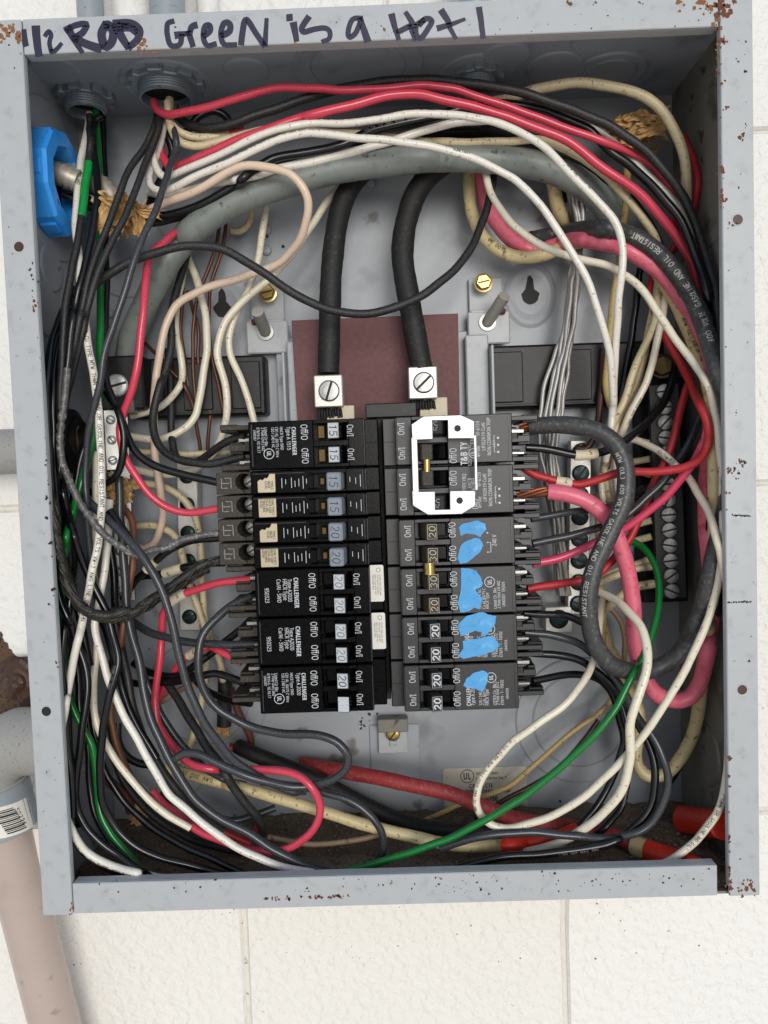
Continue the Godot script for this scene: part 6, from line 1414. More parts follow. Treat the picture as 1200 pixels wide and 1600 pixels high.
	var kp := PackedVector2Array([Vector2(-5.5, 6), Vector2(5.5, 6), Vector2(4.6, 1), Vector2(2.2, -2.5), Vector2(2.0, -6), Vector2(-2.0, -6), Vector2(-2.2, -2.5), Vector2(-4.6, 1)])
	g.prism(kp, 0, .6, .2, axis(v(-1.4, -171.5, -95.4), Vector3(0, 0, 1)))
	part(g, "keyed_tab", M.galv, bb)
	# neutral and ground bars
	terminal_bar("terminal_bar", "long dark bar of large round screws on the right side of the box", v(165.3, 44.6, -68.4), v(167.7, -82.4, -66.4), 17, 18, 14, M.carrier, M.steel, 4.7, Vector3(-.25, 0, 1))
	g = Geo.new()
	plate(g, v(v(156.9, -88.5, -92.4).x, v(156.9, -88.5, -92.4).y, -DEEP), v(v(192.8, 50.2, -92.4).x, v(192.8, 50.2, -92.4).y, -DEEP + 15), 1.0)
	single(g, "bar_support", M.dark, "dark plastic support behind the right neutral bar", "plastic support")
	terminal_bar("terminal_bar", "pale ground bar with green screws right of the breakers", v(120.6, 13.7, -86.4), v(116.4, -94.2, -86.4), 13, 8, 8, M.lug, M.greenscrew, 5.2, Vector3(0, 0, 1))
	terminal_bar("terminal_bar", "pale ground bar with green screws left of the breakers", v(-123.4, 8.8, -88.4), v(-126.5, -96.8, -88.4), 13, 8, 6, M.lug, M.greenscrew, 4.6, Vector3(0, 0, 1))
	terminal_bar("terminal_bar", "narrow terminal bar behind the white wires at left", v(-160.9, 37.5, -72.4), v(-162.2, -74.6, -72.4), 15, 16, 9, M.steel, M.steel, 3.2, Vector3(.35, 0, 1))
	terminal_bar("terminal_bar", "upper left stub of bar with two bolts behind the grey wire", v(-159.4, 40.3, -60.4), v(-159.4, 4.9, -60.4), 8, 6, 3, M.steel, M.silver, 2.6, Vector3(.3, 0, 1))
	# lug at the bottom of the right ground bar
	var lg := thing("ground_lug", "square pale lug with a dark screw below the bare strands", "lug", v(104.0, -96.6, -84.4))
	g = Geo.new()
	g.box(v(104.4, -97.0, -86.4) - v(0, 0, 8), v(17, 16.5, 17), .6)
	part(g, "block", M.lug, lg)
	screw(lg, v(104.4, -96.6, -86.4), Vector3(0, 0, 1), 6.0, M.greenscrew, 1.2, "set_screw", 1.6)
	# big left lug
	var ll := thing("neutral_lug", "big round slotted screw in a black housing at left", "lug", v(-157.3, 56.0, -68.4))
	g = Geo.new()
	var lc := v(-154.6, 56.6, -68.4)
	g.box(lc - v(0, 0, 14), v(26, 32, 28), 1.2)
	part(g, "housing", M.carrier, ll)
	screw(ll, v(-157.3, 55.2, -68.4), Vector3(.1, 0, 1), 6.6, M.silver, .25, "set_screw", 2.0)
	g = Geo.new()
	g.box(v(-149.3, 42.1, -68.4), v(5, 8, 6), .5)
	part(g, "clamp", M.steel, ll)
	# bolts at the upper right of the neutral bar
	var bo := thing("brass_bolt", "brass bolt above the large screws of the right neutral bar", "bolt", v(166.1, 54.4, -72.4))
	hex_screw(bo, v(165.4, 55.3, -70.4), Vector3(-.3, 0, 1), 6.0, M.brass_d, .4)
	# grommet in the left side
	var gg := thing("grommet", "dark grey round knockout bushing in the left side behind the wires", "bushing", v(-184, 23, -68))
	g = Geo.new()
	g.lathe(PackedVector2Array([Vector2(19, 0), Vector2(18.4, 3.2), Vector2(15, 4.6), Vector2(12.6, 4.4), Vector2(12.4, 7.4), Vector2(10.4, 7.8), Vector2(9.6, 6.4), Vector2(9.6, 0)]), 40, axis(v(-184.6, 23, -62), Vector3(1, 0, 0)))
	part(g, "ring", M.carrier, gg)
	g = Geo.new()
	g.lathe(PackedVector2Array([Vector2(9.7, 1.2), Vector2(.01, 1.2)]), 24, axis(v(-184.6, 23, -62), Vector3(1, 0, 0)))
	part(g, "opening", M.taupe, gg)
	# blue bushing
	var bl := thing("blue_bushing", "bright blue faceted plastic bushing on the left side of the box", "bushing", v(-184, 171, -60))
	g = Geo.new()
	var bx := axis(v(-184.4, 164.5, -46), Vector3(1, 0, 0))
	var oct := PackedVector2Array()
	for k in 10: oct.append(Vector2(cos(TAU * (k + .5) / 10), sin(TAU * (k + .5) / 10)) * 28.6)
	for k in 10:
		var a := oct[k]
		var b := oct[(k + 1) % 10]
		var mid := bx.basis * Vector3(a.x + b.x, a.y + b.y, 0)
		g.face([bx * Vector3(a.x, a.y, 0), bx * Vector3(b.x, b.y, 0), bx * Vector3(b.x, b.y, 11.5), bx * Vector3(a.x, a.y, 11.5)], mid)
		g.face([bx * Vector3(a.x, a.y, 11.5), bx * Vector3(b.x, b.y, 11.5), bx * Vector3(b.x * .96, b.y * .96, 13.4), bx * Vector3(a.x * .96, a.y * .96, 13.4)], mid + Vector3(60, 0, 0))
		g.face([bx * Vector3(a.x * .96, a.y * .96, 13.4), bx * Vector3(b.x * .96, b.y * .96, 13.4), bx * Vector3(b.x * .70, b.y * .70, 13.8), bx * Vector3(a.x * .70, a.y * .70, 13.8)], Vector3(1, 0, 0))
		g.face([bx * Vector3(a.x * .70, a.y * .70, 13.8), bx * Vector3(b.x * .70, b.y * .70, 13.8), bx * Vector3(b.x * .66, b.y * .66, 2), bx * Vector3(a.x * .66, a.y * .66, 2)], -mid)
	part(g, "ring", M.blue, bl)
	for k in 5:
		var an := TAU * (k * 2 + .5) / 10 + TAU / 20
		g = Geo.new()
		g.box(bx * Vector3(cos(an) * 27.4, sin(an) * 27.4, 6.0), v(8, 9, 2.2), .5, bx.basis * Basis(Vector3(0, 0, 1), an + PI / 2) * Basis(Vector3(1, 0, 0), PI / 2))
		part(g, "grip_rib", M.blue, bl)
	g = Geo.new()
	g.lathe(PackedVector2Array([Vector2(21, 1.0), Vector2(.01, 1.0)]), 24, bx)
	part(g, "opening", M.dark, bl)
	# armoured cable stubs from the bushing
	for k in 2:
		var pa: PackedVector3Array = [PackedVector3Array([v(-180.0, 171.1, -44.4), v(-171.0, 167.9, -44.4), v(-165.1, 165.3, -45.4)]), PackedVector3Array([v(-179.4, 175.6, -58.4), v(-163.4, 170.7, -58.4), v(-153.9, 164.2, -56.4), v(-148.0, 156.5, -56.4)])][k]
		var pts := spline(pa, .7)
		var rad := PackedFloat32Array()
		for i in pts.size(): rad.append(6.0 + .55 * sin(i * 1.3))
		g = Geo.new()
		g.tube(pts, rad, 20)
		single(g, "armoured_cable", M.armour, ["short ribbed metal cable end just right of the blue bushing", "longer ribbed metal cable end pointing at the upper left paper tuft"][k], "cable", "ribbed cable ends at the blue bushing")
	# fittings in the top
	locknut("small grey locknut with threads in the top left corner", v(-168.5, HALF_H, -72), Vector3(0, -1, 0), 17.0, 9.6, M.galv)
	locknut("large grey locknut that red, black and white wires come through", v(-118, HALF_H, -61), Vector3(0, -1, 0), 22.5, 13.6, M.galv)
	locknut("dim locknut in the top behind the arching black wire", v(60, HALF_H, -66), Vector3(0, -1, 0), 15.5, 8.6, M.galv)
	# maker's label
	var lb := thing("label_plate", "cream printed label with round mark at the bottom of the back", "label", v(57.3, -211.9, -101.4))
	g = Geo.new()
	var lp := PackedVector2Array()
	var l0 := v(30.1, -229.9, -101.4)
	var l1 := v(84.7, -195.4, -101.4)
	for q in [[l1.x - 2, l1.y - 2, 0], [l0.x + 2, l1.y - 2, 1], [l0.x + 2, l0.y + 2, 2], [l1.x - 2, l0.y + 2, 3]]:
		for i in 5:
			var an: float = PI / 2 * q[2] + PI / 2 * i / 4
			lp.append(Vector2(q[0], q[1]) + Vector2(cos(an), sin(an)) * 2.0)
	g.prism(lp, 0, .5, .1, Transform3D(Basis(), v(0, 0, -DEEP + .3)))
	part(g, "plate", M.label, lb)
	g = Geo.new()
	var zz := -DEEP + .86
	var uc := v(46.0, -201.0, -101.4)
	uc.z = zz
	var ringp := PackedVector3Array()
	for i in 33: ringp.append(uc + Vector3(cos(TAU * i / 32), sin(TAU * i / 32), 0) * 4.3)
	g.stroke(ringp, .5, .5, Vector3(0, 0, 1))
	letter(g, "UL", uc, 4.4, v(1, 0, 0), v(0, 1, 0), true, .7)
	for ln in [["Underwriters", 744, 1209, 1.9, 0.0], ["Laboratories Inc.*", 744, 1217, 1.9, 0.0], ["CROSS CTL", 733, 1229, 2.6, 0.0], ["PANELBOARD  120-240", 727, 1238, 2.3, 0.0], ["NO. H 46750", 727, 1251, 3.0, 0.0]]:
		var q := uc + v((ln[1] - 730) * .41, -(ln[2] - 1213) * .41, 0)
		letter(g, ln[0], q, ln[3], v(1, 0, 0), v(0, 1, 0), true, .85, ln[4])
	part(g, "printed_text", M.black_ink, lb)

func build_breakers() -> void:
	var fine := [["120 / 240 V AC", 57.0, 3.4, 1.5, false], ["CB1 AL .60/75 C Wire", 55.0, 3.4, 1.5, false], ["HACR Type SWD", 53.0, 3.4, 1.5, false], ["Listed Cir Bkr", 60.6, 3.4, 1.5, false], ["2 Pole Unit J 842", 62.6, 3.4, 1.5, false], ["E7819-S- 10.18.17", 64.6, 3.4, 1.5, false], ["LR40387", 66.4, 4.6, 1.3, false]]
	var a2 := [["CHALLENGER", 48.2, 4.6, 2.3, true], ["Type A2020", 52.2, 5.2, 2.1, false], ["HACR Type", 54.7, 5.2, 2.1, false], ["Cu/Al - SWD", 57.2, 5.2, 2.1, false], ["950323", 63.6, 9.6, 2.2, false]]
	two_pole(-1, 27.0, "top left breaker marked 15 with brass flags beside its handles", {"face": M.handle_white, "digits": ["15", "15"], "ink": M.black_ink, "thick": .5, "brass": true, "panel": false, "du": 1.0, "ul": true, "ul_u": 59.4, "ul_y": -4.4, "lines": [["CHALLENGER", 46.2, 3.6, 2.1, true], ["Type A 1515", 49.6, 3.4, 2.0, false]] + fine})
	thin_breaker(1.6, "thin breaker marked 15 with torn foil label, uppermost of the four", "15", true)
	thin_breaker(-11.2, "thin breaker marked 15 with whole foil label and the red wire", "15", false)
	thin_breaker(-24.2, "thin breaker marked 20 with torn foil label", "20", true)
	thin_breaker(-37.2, "thin breaker marked 20 with whole foil label, lowest of the four", "20", false)
	two_pole(-1, -50.0, "left breaker marked 20 with white sticker, upper of the stickered pair", {"face": M.handle_white, "digits": ["20", "20"], "ink": M.black_ink, "thick": .32, "sticker": true, "lines": a2})
	two_pole(-1, -75.6, "left breaker marked 20 with white sticker, lower of the stickered pair", {"face": M.handle_white, "digits": ["20", "20"], "ink": M.black_ink, "thick": .32, "sticker": true, "lines": a2})
	two_pole(-1, -101.3, "bottom left breaker marked 20, its lower handle blank and no sticker", {"face": M.handle_white, "digits": ["20", ""], "ink": M.black_ink, "thick": .5, "panel": false, "du": 1.0, "ul": true, "ul_u": 59.4, "ul_y": -4.4, "lines": [["CHALLENGER", 46.2, 3.6, 2.1, true], ["Type A 2020", 49.6, 3.4, 2.0, false]] + fine})
	quad_breaker()
	var rfine := [["CHALLENGER", 43.4, 2.6, 2.1, true], ["Type A 2020", 46.2, 2.6, 1.9, false], ["120 / 240 V AC", 49.6, 2.6, 1.6, false], ["CuAl .60/75 C Wire", 51.6, 2.6, 1.6, false], ["HACR Type", 53.6, 2.6, 1.6, false], ["LISTED Cir. Bkr.", 57.0, 2.6, 1.6, false], ["2 Pole Unit J572", 59.0, 2.6, 1.6, false], ["E7819 - T - 10E02", 61.0, 2.6, 1.6, false], ["LR43556", 63.6, 5.6, 1.4, false]]
	var r2 := two_pole(1, -26.0, "right breaker with handles 20 and 30 over two separate blue tape scraps", {"face": null, "digits": ["20", "30"], "ink": M.tagm, "thick": .3, "warm": true, "diagram": true, "panel": true, "lines": [["240 V", 59.0, 9.6, 2.2, false]]})
	var z := -7.1
	tape_scrap(r2, [v(37.1, -31.1, -6.4), v(39.6, -29.3, -6.4), v(46.9, -28.0, -6.4), v(50.8, -29.8, -6.4), v(51.4, -33.0, -6.4), v(49.6, -34.4, -6.4), v(48.1, -36.8, -6.4), v(45.3, -35.0, -6.4), v(41.0, -34.5, -6.4), v(38.1, -35.5, -6.4)], z)
	tape_scrap(r2, [v(37.9, -40.5, -6.4), v(40.9, -38.4, -6.4), v(45.9, -36.8, -6.4), v(48.1, -37.6, -6.4), v(49.6, -40.9, -6.4), v(47.9, -44.4, -6.4), v(43.5, -47.9, -6.4), v(40.5, -49.9, -6.4), v(37.3, -50.0, -6.4), v(36.2, -46.9, -6.4)], z)
	var gp := Geo.new()
	gp.tube(PackedVector3Array([v(21.1, -48.3, -1.4), v(21.2, -51.3, -1.4), v(21.2, -54.2, -1.4)]), PackedFloat32Array([2.9, 2.9, 2.9]), 18)
	gp.tube(PackedVector3Array([v(21.0, -50.3, -1.4), v(21.2, -50.6, -1.4)]), PackedFloat32Array([3.4, 3.4]), 18)
	part(gp, "tie_pin", M.brass, r2)
	var r3 := two_pole(1, -51.6, "right breaker with handles 30 and 20 under one large blue tape scrap", {"face": null, "digits": ["30", "20"], "ink": M.tagm, "thick": .3, "warm": true, "ul": true, "ul_u": 56.0, "ul_y": 4.0, "panel": true, "lines": [["120/240 V AC", 50.6, 2.6, 1.6, false], ["Cu AL 60/75 C", 52.8, 2.6, 1.6, false], ["HACR Type", 55.0, 2.6, 1.6, false], ["Listed Cir. Bkr.", 58.6, 2.6, 1.6, false], ["2 Pole Unit LN 442", 60.6, 2.6, 1.6, false], ["LR40387  SPJ309", 63.4, 3.6, 1.6, false]]})
	tape_scrap(r3, [v(37.7, -52.4, -6.4), v(41.2, -52.5, -6.4), v(45.5, -54.0, -6.4), v(47.8, -57.4, -6.4), v(48.8, -61.1, -6.4), v(47.4, -62.8, -6.4), v(44.5, -63.8, -6.4), v(45.8, -65.3, -6.4), v(48.6, -68.6, -6.4), v(47.4, -71.9, -6.4), v(46.7, -74.4, -6.4), v(44.2, -73.2, -6.4), v(41.3, -75.0, -6.4), v(36.9, -75.5, -6.4), v(35.6, -70.7, -6.4), v(37.3, -63.5, -6.4)], z)
	var r4 := two_pole(1, -77.0, "right breaker with bold white 20 handles under a wide ring of blue tape", {"face": null, "digits": ["20", "20"], "ink": M.print_white, "thick": .75, "ul": true, "ul_u": 55.4, "ul_y": 4.6, "panel": true, "lines": rfine})
	tape_scrap(r4, [v(35.7, -81.1, -6.4), v(39.8, -77.6, -6.4), v(45.5, -76.0, -6.4), v(48.4, -75.7, -6.4), v(51.3, -77.2, -6.4), v(55.4, -77.8, -6.4), v(54.7, -81.7, -6.4), v(52.1, -85.6, -6.4), v(48.8, -88.8, -6.4), v(47.4, -86.2, -6.4), v(43.8, -85.4, -6.4), v(38.0, -87.7, -6.4), v(36.6, -88.0, -6.4), v(35.3, -83.2, -6.4)], z)
	tape_scrap(r4, [v(37.6, -90.6, -6.4), v(43.7, -89.7, -6.4), v(48.8, -88.9, -6.4), v(52.8, -88.2, -6.4), v(55.9, -92.0, -6.4), v(56.6, -93.8, -6.4), v(53.6, -96.3, -6.4), v(47.8, -98.6, -6.4), v(43.5, -98.8, -6.4), v(37.7, -100.0, -6.4), v(34.8, -98.2, -6.4), v(37.8, -94.3, -6.4)], z)
	var r5 := two_pole(1, -102.5, "bottom right breaker with bold white 20 handles and one small blue scrap", {"face": null, "digits": ["20", "20"], "ink": M.print_white, "thick": .75, "ul": true, "ul_u": 55.4, "ul_y": 4.6, "panel": true, "lines": rfine})
	tape_scrap(r5, [v(37.3, -114.0, -6.4), v(38.8, -110.4, -6.4), v(43.2, -107.3, -6.4), v(47.6, -106.3, -6.4), v(50.4, -108.2, -6.4), v(49.5, -112.9, -6.4), v(48.4, -115.9, -6.4), v(46.5, -117.8, -6.4), v(43.0, -115.7, -6.4), v(38.7, -115.2, -6.4)], z)
	# plastic wedge between the columns, seen at the top
	var g := Geo.new()
	plate(g, v(-3.4, -130, -72), v(-1.0, 28, -40), .3)
	single(g, "column_divider", M.dark, "dark bus divider in the gap between the breaker columns", "divider")

func build_wires() -> void:
	var al := thing("bare_conductor", "untwisted bare aluminium strands fanning down beside the right breakers", "cable", v(114.2, 86.3, -82.4))
	wire("service_cable", "left black service cable bending down to the left aluminium lug", "rubber", 12.6, [-311, 563, -584, -295, 848, -604, -276, 1136, -632, -250, 1347, -660, -226, 1480, -684, -192, 1585, -707, -141, 1684, -732, -71, 1770, -759, 14, 1841, -783, 109, 1897, -804, 183, 1932, -818, 287, 1969, -835, 420, 2005, -859, 637, 2025, -871, 746, 2020, -883, 856, 2006, -900, 936, 1985, -920, 987, 1966, -942, 1010, 1951, -946, 1069, 1895, -946, 1119, 1830, -946, 1145, 1782, -946, 1186, 1624, -946], "black service cables", 0.10, [], [])
	wire("service_cable", "right black service cable bending down to the right aluminium lug", "rubber", 13.0, [229, 566, -584, 172, 951, -614, 145, 1160, -638, 142, 1266, -651, 160, 1398, -670, 197, 1527, -690, 230, 1601, -702, 292, 1689, -718, 372, 1762, -731, 487, 1826, -741, 615, 1858, -742, 746, 1861, -744, 850, 1842, -745, 898, 1821, -732, 968, 1845, -847, 1011, 1811, -835, 1058, 1746, -832, 1093, 1677, -842, 1106, 1656, -852, 1123, 1639, -873], "black service cables", 0.10, [], [])
	wire("jacketed_cable", "thick grey jacketed cable arching from the left lug across the top", "jacket", 15.5, [-1542, 703, -804, -1513, 804, -772, -1491, 852, -755, -1271, 1178, -635, -1225, 1240, -625, -1195, 1282, -626, -1152, 1350, -652, -1134, 1369, -652, -1112, 1383, -635, -1079, 1382, -577, -1056, 1396, -564, -950, 1466, -546, -834, 1521, -538, -691, 1573, -530, -299, 1677, -524, -74, 1709, -524, 278, 1732, -518, 332, 1750, -562, 357, 1751, -566, 457, 1740, -546, 633, 1725, -541, 785, 1707, -550, 938, 1681, -568, 1038, 1654, -587, 1135, 1617, -613, 1206, 1583, -639, 1273, 1543, -673, 1335, 1497, -714, 1369, 1461, -745, 1426, 1334, -844], "", 0.10, [], [])
	wire("red_wire", "thin red wire from the large top connector, uppermost red arch along the box top", "red", 4.3, [-1237, 2119, -554, -1211, 2058, -521, -1162, 2015, -488, -1078, 1998, -452, -945, 2001, -411, -797, 2023, -390, -605, 2066, -385, -484, 2083, -384, -338, 2076, -384, -119, 2052, -384, 271, 2062, -380, 392, 2047, -381, 487, 2027, -386, 949, 1865, -416, 1226, 1758, -427, 1396, 1706, -459, 1514, 1655, -487, 1592, 1593, -518, 1653, 1518, -562, 1688, 1459, -604, 1744, 1337, -704], "branch circuit wires in the box", 0.36, [], [])
	wire("red_cable", "thicker pinkish red wire arching under the thin red one along the top", "red", 5.0, [-1235, 1983, -622, -1216, 1841, -584, -1198, 1803, -547, -1168, 1750, -524, -1145, 1732, -512, -1117, 1728, -500, -908, 1761, -414, -717, 1815, -369, -552, 1859, -354, -388, 1902, -352, -364, 1907, -348, -338, 1898, -317, -10, 1971, -324, 109, 1990, -324, 205, 1993, -325, 300, 1981, -325, 694, 1872, -343, 966, 1770, -363, 1075, 1717, -374, 1233, 1603, -396, 1378, 1510, -418, 1496, 1419, -443, 1655, 1260, -487, 1740, 1137, -516, 1780, 1046, -532, 1810, 925, -544, 1806, 897, -527, 1808, 871, -523], "", 0.36, [], [])
	wire("black_wire", "dusty black wire arching above both red wires towards the top right corner", "blackd", 5.0, [-1133, 2110, -596, -1121, 2070, -611, -1106, 2043, -599, -1057, 1990, -555, -975, 1945, -509, -920, 1930, -486, -867, 1925, -470, -791, 1932, -455, -693, 1954, -447, -339, 2062, -450, -218, 2083, -446, -48, 2105, -431, 98, 2114, -420, 220, 2111, -417, 366, 2100, -411, 510, 2078, -400, 746, 2023, -387, 999, 1939, -384, 1222, 1841, -387, 1308, 1796, -392, 1432, 1718, -401, 1524, 1639, -412, 1682, 1453, -439, 1727, 1367, -448, 1755, 1299, -449, 1777, 1228, -441, 1791, 1152, -421, 1805, 1049, -380, 1810, 919, -323, 1804, 890, -300, 1809, 868, -305, 1806, 793, -285, 1809, 770, -290, 1809, 673, -282, 1806, 648, -273, 1809, 601, -276, 1803, 528, -260, 1808, 505, -270, 1804, 480, -258, 1806, 457, -264, 1786, 404, -214, 1780, 333, -200, 1794, 288, -231, 1797, 264, -238, 1800, 98, -250, 1808, -46, -276, 1806, -191, -282, 1810, -241, -295, 1803, -264, -280, 1802, -313, -283, 1809, -339, -302, 1800, -386, -286, 1794, -683, -301, 1789, -731, -295, 1805, -762, -334, 1799, -836, -329, 1806, -865, -348], "branch circuit wires in the box", 0.36, [["THHN OR MTW OR GASOLINE AND OIL", 0.620, "gry", 1.5, 40.0]], [])
	wire("black_wire", "black printed wire passing under the red pair and then beside the right red arch", "black", 4.8, [-1734, 1625, -444, -1675, 1614, -477, -1451, 1521, -547, -1365, 1500, -580, -1340, 1495, -583, -1258, 1481, -563, -1122, 1488, -531, -967, 1520, -484, -872, 1556, -470, -783, 1601, -458, -756, 1602, -421, -726, 1595, -361, -707, 1610, -360, -673, 1649, -387, -634, 1682, -406, -591, 1707, -416, -545, 1725, -421, -253, 1771, -432, -182, 1791, -436, 3, 1863, -448, 197, 1910, -461, 613, 1991, -481, 736, 1993, -478, 857, 1971, -471, 973, 1929, -463, 1177, 1838, -462, 1250, 1774, -474, 1315, 1699, -475, 1413, 1624, -466, 1532, 1497, -442, 1621, 1378, -429, 1673, 1295, -425, 1713, 1205, -421, 1740, 1108, -405, 1755, 1033, -377, 1758, 926, -317, 1761, 876, -299, 1767, 853, -302, 1776, 832, -316, 1795, 815, -353, 1809, 745, -366, 1806, 719, -355, 1810, 671, -356, 1803, 595, -333, 1810, 573, -349, 1810, 548, -347, 1803, 522, -331, 1808, 499, -342, 1808, 475, -343, 1804, 377, -336, 1810, 330, -352, 1805, 281, -343, 1809, 233, -357, 1803, 159, -348, 1808, 135, -361, 1801, 110, -348, 1783, 84, -308, 1787, 60, -319, 1785, 36, -315, 1792, 12, -336, 1791, -13, -334, 1800, -38, -359, 1798, -62, -358, 1809, -87, -386, 1789, -111, -341, 1778, -135, -315, 1772, -159, -304, 1769, -331, -316, 1756, -378, -291, 1807, -440, -424, 1799, -464, -407, 1795, -488, -402, 1793, -668, -427, 1794, -695, -434, 1803, -725, -459, 1805, -752, -470, 1803, -777, -469], "branch circuit wires in the box", 0.36, [["VOLTS 12 AWG 600V GASOLINE", 0.300, "gry", 1.6, 20.0], ["MTW OR THHN", 0.620, "gry", 1.6, 50.0]], [])
	wire("black_wire", "black wire from the blue bushing lying just below the printed black wire", "blackd", 4.6, [-1768, 1619, -524, -1612, 1546, -593, -1545, 1516, -604, -1423, 1481, -614, -1292, 1468, -618, -1187, 1479, -616, -1085, 1509, -615, -967, 1568, -616, -754, 1670, -574], "branch circuit wires in the box", 0.36, [], [])
	wire("black_wire", "short black wire curled in an arch beside the large top connector", "black", 4.6, [-1114, 2003, -724, -1018, 2088, -702, -947, 2120, -704, -922, 2122, -708, -878, 2106, -722, -850, 2073, -742, -834, 2035, -764], "branch circuit wires in the box", 0.36, [], [])
	wire("cream_wire", "cream wire from the large top connector ending in a piece of red tape", "cream", 4.6, [-1153, 2139, -580, -1152, 2081, -562, -1151, 2033, -565, -1125, 1966, -521, -1083, 1912, -482, -1020, 1891, -502, -946, 1888, -509, -729, 1937, -544], "branch circuit wires in the box", 0.36, [], [[0.882, 1.000, "red", 1.22]])
	wire("cream_wire", "cream wire curving just under the cream one that ends in red tape", "cream", 4.4, [-1152, 2099, -532, -1147, 2068, -519, -1148, 2045, -523, -1152, 2030, -542, -1135, 1962, -500, -1121, 1922, -465, -1112, 1898, -461, -1092, 1863, -430, -1064, 1840, -456, -1019, 1825, -462, -970, 1821, -462, -920, 1828, -461, -655, 1897, -478, -533, 1907, -492, -109, 1879, -520, 291, 1829, -527, 318, 1834, -547, 390, 1811, -507, 489, 1799, -492, 740, 1799, -498, 888, 1798, -492, 984, 1773, -486, 1138, 1690, -478, 1220, 1633, -480, 1313, 1551, -488, 1435, 1427, -509, 1550, 1294, -548, 1598, 1210, -586, 1627, 1121, -632, 1628, 1097, -639, 1618, 1020, -635, 1617, 996, -641, 1580, 857, -581, 1573, 806, -577, 1548, 715, -603, 1484, 581, -621, 1397, 339, -629, 1345, 249, -625, 1320, 200, -607, 1313, 175, -611, 1324, 76, -732, 1320, 49, -729, 1333, -31, -807, 1330, -59, -800, 1337, -86, -830, 1352, -170, -858, 1381, -252, -884], "branch circuit wires in the box", 0.36, [], [])
	wire("white_wire", "clean white printed wire, upper of the two crossing at the top, falling at the right", "white", 4.0, [-1209, 1990, -559, -1236, 1853, -513, -1237, 1796, -491, -1216, 1716, -470, -1182, 1672, -455, -1157, 1660, -447, -1079, 1668, -423, -835, 1731, -357, -674, 1786, -326, -511, 1829, -313, -418, 1850, -314, -324, 1866, -332, -83, 1854, -321, 201, 1884, -306, 414, 1864, -299, 601, 1829, -286, 732, 1775, -277, 890, 1670, -266, 974, 1586, -258, 1224, 1302, -245, 1272, 1222, -246, 1296, 1132, -249, 1299, 1064, -254, 1291, 974, -268, 1281, 797, -316, 1304, 356, -497, 1310, 333, -525, 1309, 284, -545, 1305, 234, -556, 1293, 182, -538, 1312, 109, -646, 1309, 6, -704], "branch circuit wires in the box", 0.36, [["WIRE AND CABLE 12 AWG 600V SUITABLE FOR MACHINE TOOL", 0.280, "ink", 1.5, 55.0], ["MTW OR THHN UL", 0.600, "ink", 1.5, 40.0]], [])
	wire("white_wire", "white printed wire, lower of the two crossing at the top, falling past the grey jacket", "white", 4.0, [-1186, 2018, -586, -1200, 1937, -565, -1228, 1836, -550, -1231, 1804, -528, -1256, 1727, -506, -1266, 1673, -484, -1246, 1618, -460, -1224, 1598, -449, -1170, 1576, -426, -1117, 1580, -406, -994, 1614, -366, -780, 1676, -320, -553, 1754, -293, -413, 1787, -286, -318, 1796, -284, -83, 1756, -278, 177, 1722, -274, 362, 1679, -274, 564, 1609, -274, 669, 1553, -274, 748, 1501, -275, 879, 1364, -280, 986, 1209, -290, 1126, 960, -307, 1201, 760, -338, 1238, 647, -362, 1265, 505, -398, 1291, 338, -462, 1298, 315, -491, 1299, 240, -512, 1292, 190, -509, 1315, 117, -625], "branch circuit wires in the box", 0.36, [["GASOLINE AND OIL RESISTANT 12 AWG 600 VOLTS", 0.220, "ink", 1.5, 50.0], ["SUNLIGHT", 0.520, "ink", 1.4, 30.0]], [])
	wire("white_wire", "white wire lying along the upper edge of the grey jacket", "white", 4.4, [-1312, 1644, -624, -1227, 1610, -588, -1170, 1598, -565, -822, 1625, -446, -795, 1623, -434, -763, 1610, -392, -739, 1614, -395, -648, 1645, -439, -530, 1680, -453, -115, 1753, -451, 171, 1826, -445, 435, 1884, -445, 583, 1898, -450, 733, 1901, -462, 1060, 1878, -496, 1185, 1858, -509, 1232, 1840, -512, 1372, 1736, -507, 1600, 1505, -507, 1699, 1392, -514, 1745, 1333, -533, 1797, 1250, -564], "branch circuit wires in the box", 0.36, [], [])
	wire("beige_wire", "pinkish beige wire looping over the grey jacket and curving down to the left", "beige", 4.6, [-1330, 1502, -542, -1165, 1527, -469, -1008, 1556, -412, -911, 1586, -382, -775, 1643, -347, -678, 1655, -331, -556, 1639, -321, -465, 1606, -320, -428, 1577, -323, -399, 1542, -329, -380, 1502, -338, -371, 1461, -353, -378, 1399, -383, -425, 1307, -456, -490, 1243, -518, -551, 1202, -557, -625, 1177, -585, -728, 1153, -608, -984, 1091, -624, -1129, 1030, -624, -1172, 1001, -624, -1208, 963, -624, -1247, 895, -623, -1263, 845, -621, -1289, 717, -611, -1307, 586, -588, -1321, 537, -604, -1340, 434, -611, -1351, 146, -632, -1340, -145, -678, -1350, -254, -700, -1390, -360, -728, -1429, -405, -746, -1485, -428, -765, -1547, -427, -784], "branch circuit wires in the box", 0.36, [], [])
	wire("cream_wire", "dirty cream thick wire arching high through the top right corner", "cream", 5.6, [560, 2065, -664, 773, 2059, -557, 886, 2079, -519, 1029, 2090, -493, 1151, 2090, -481, 1249, 2077, -475, 1393, 2039, -468, 1485, 2000, -464, 1545, 1956, -461, 1596, 1901, -458, 1649, 1817, -456, 1681, 1750, -457, 1701, 1681, -462, 1719, 1588, -476, 1731, 1500, -505, 1748, 1413, -546], "", 0.36, [], [])
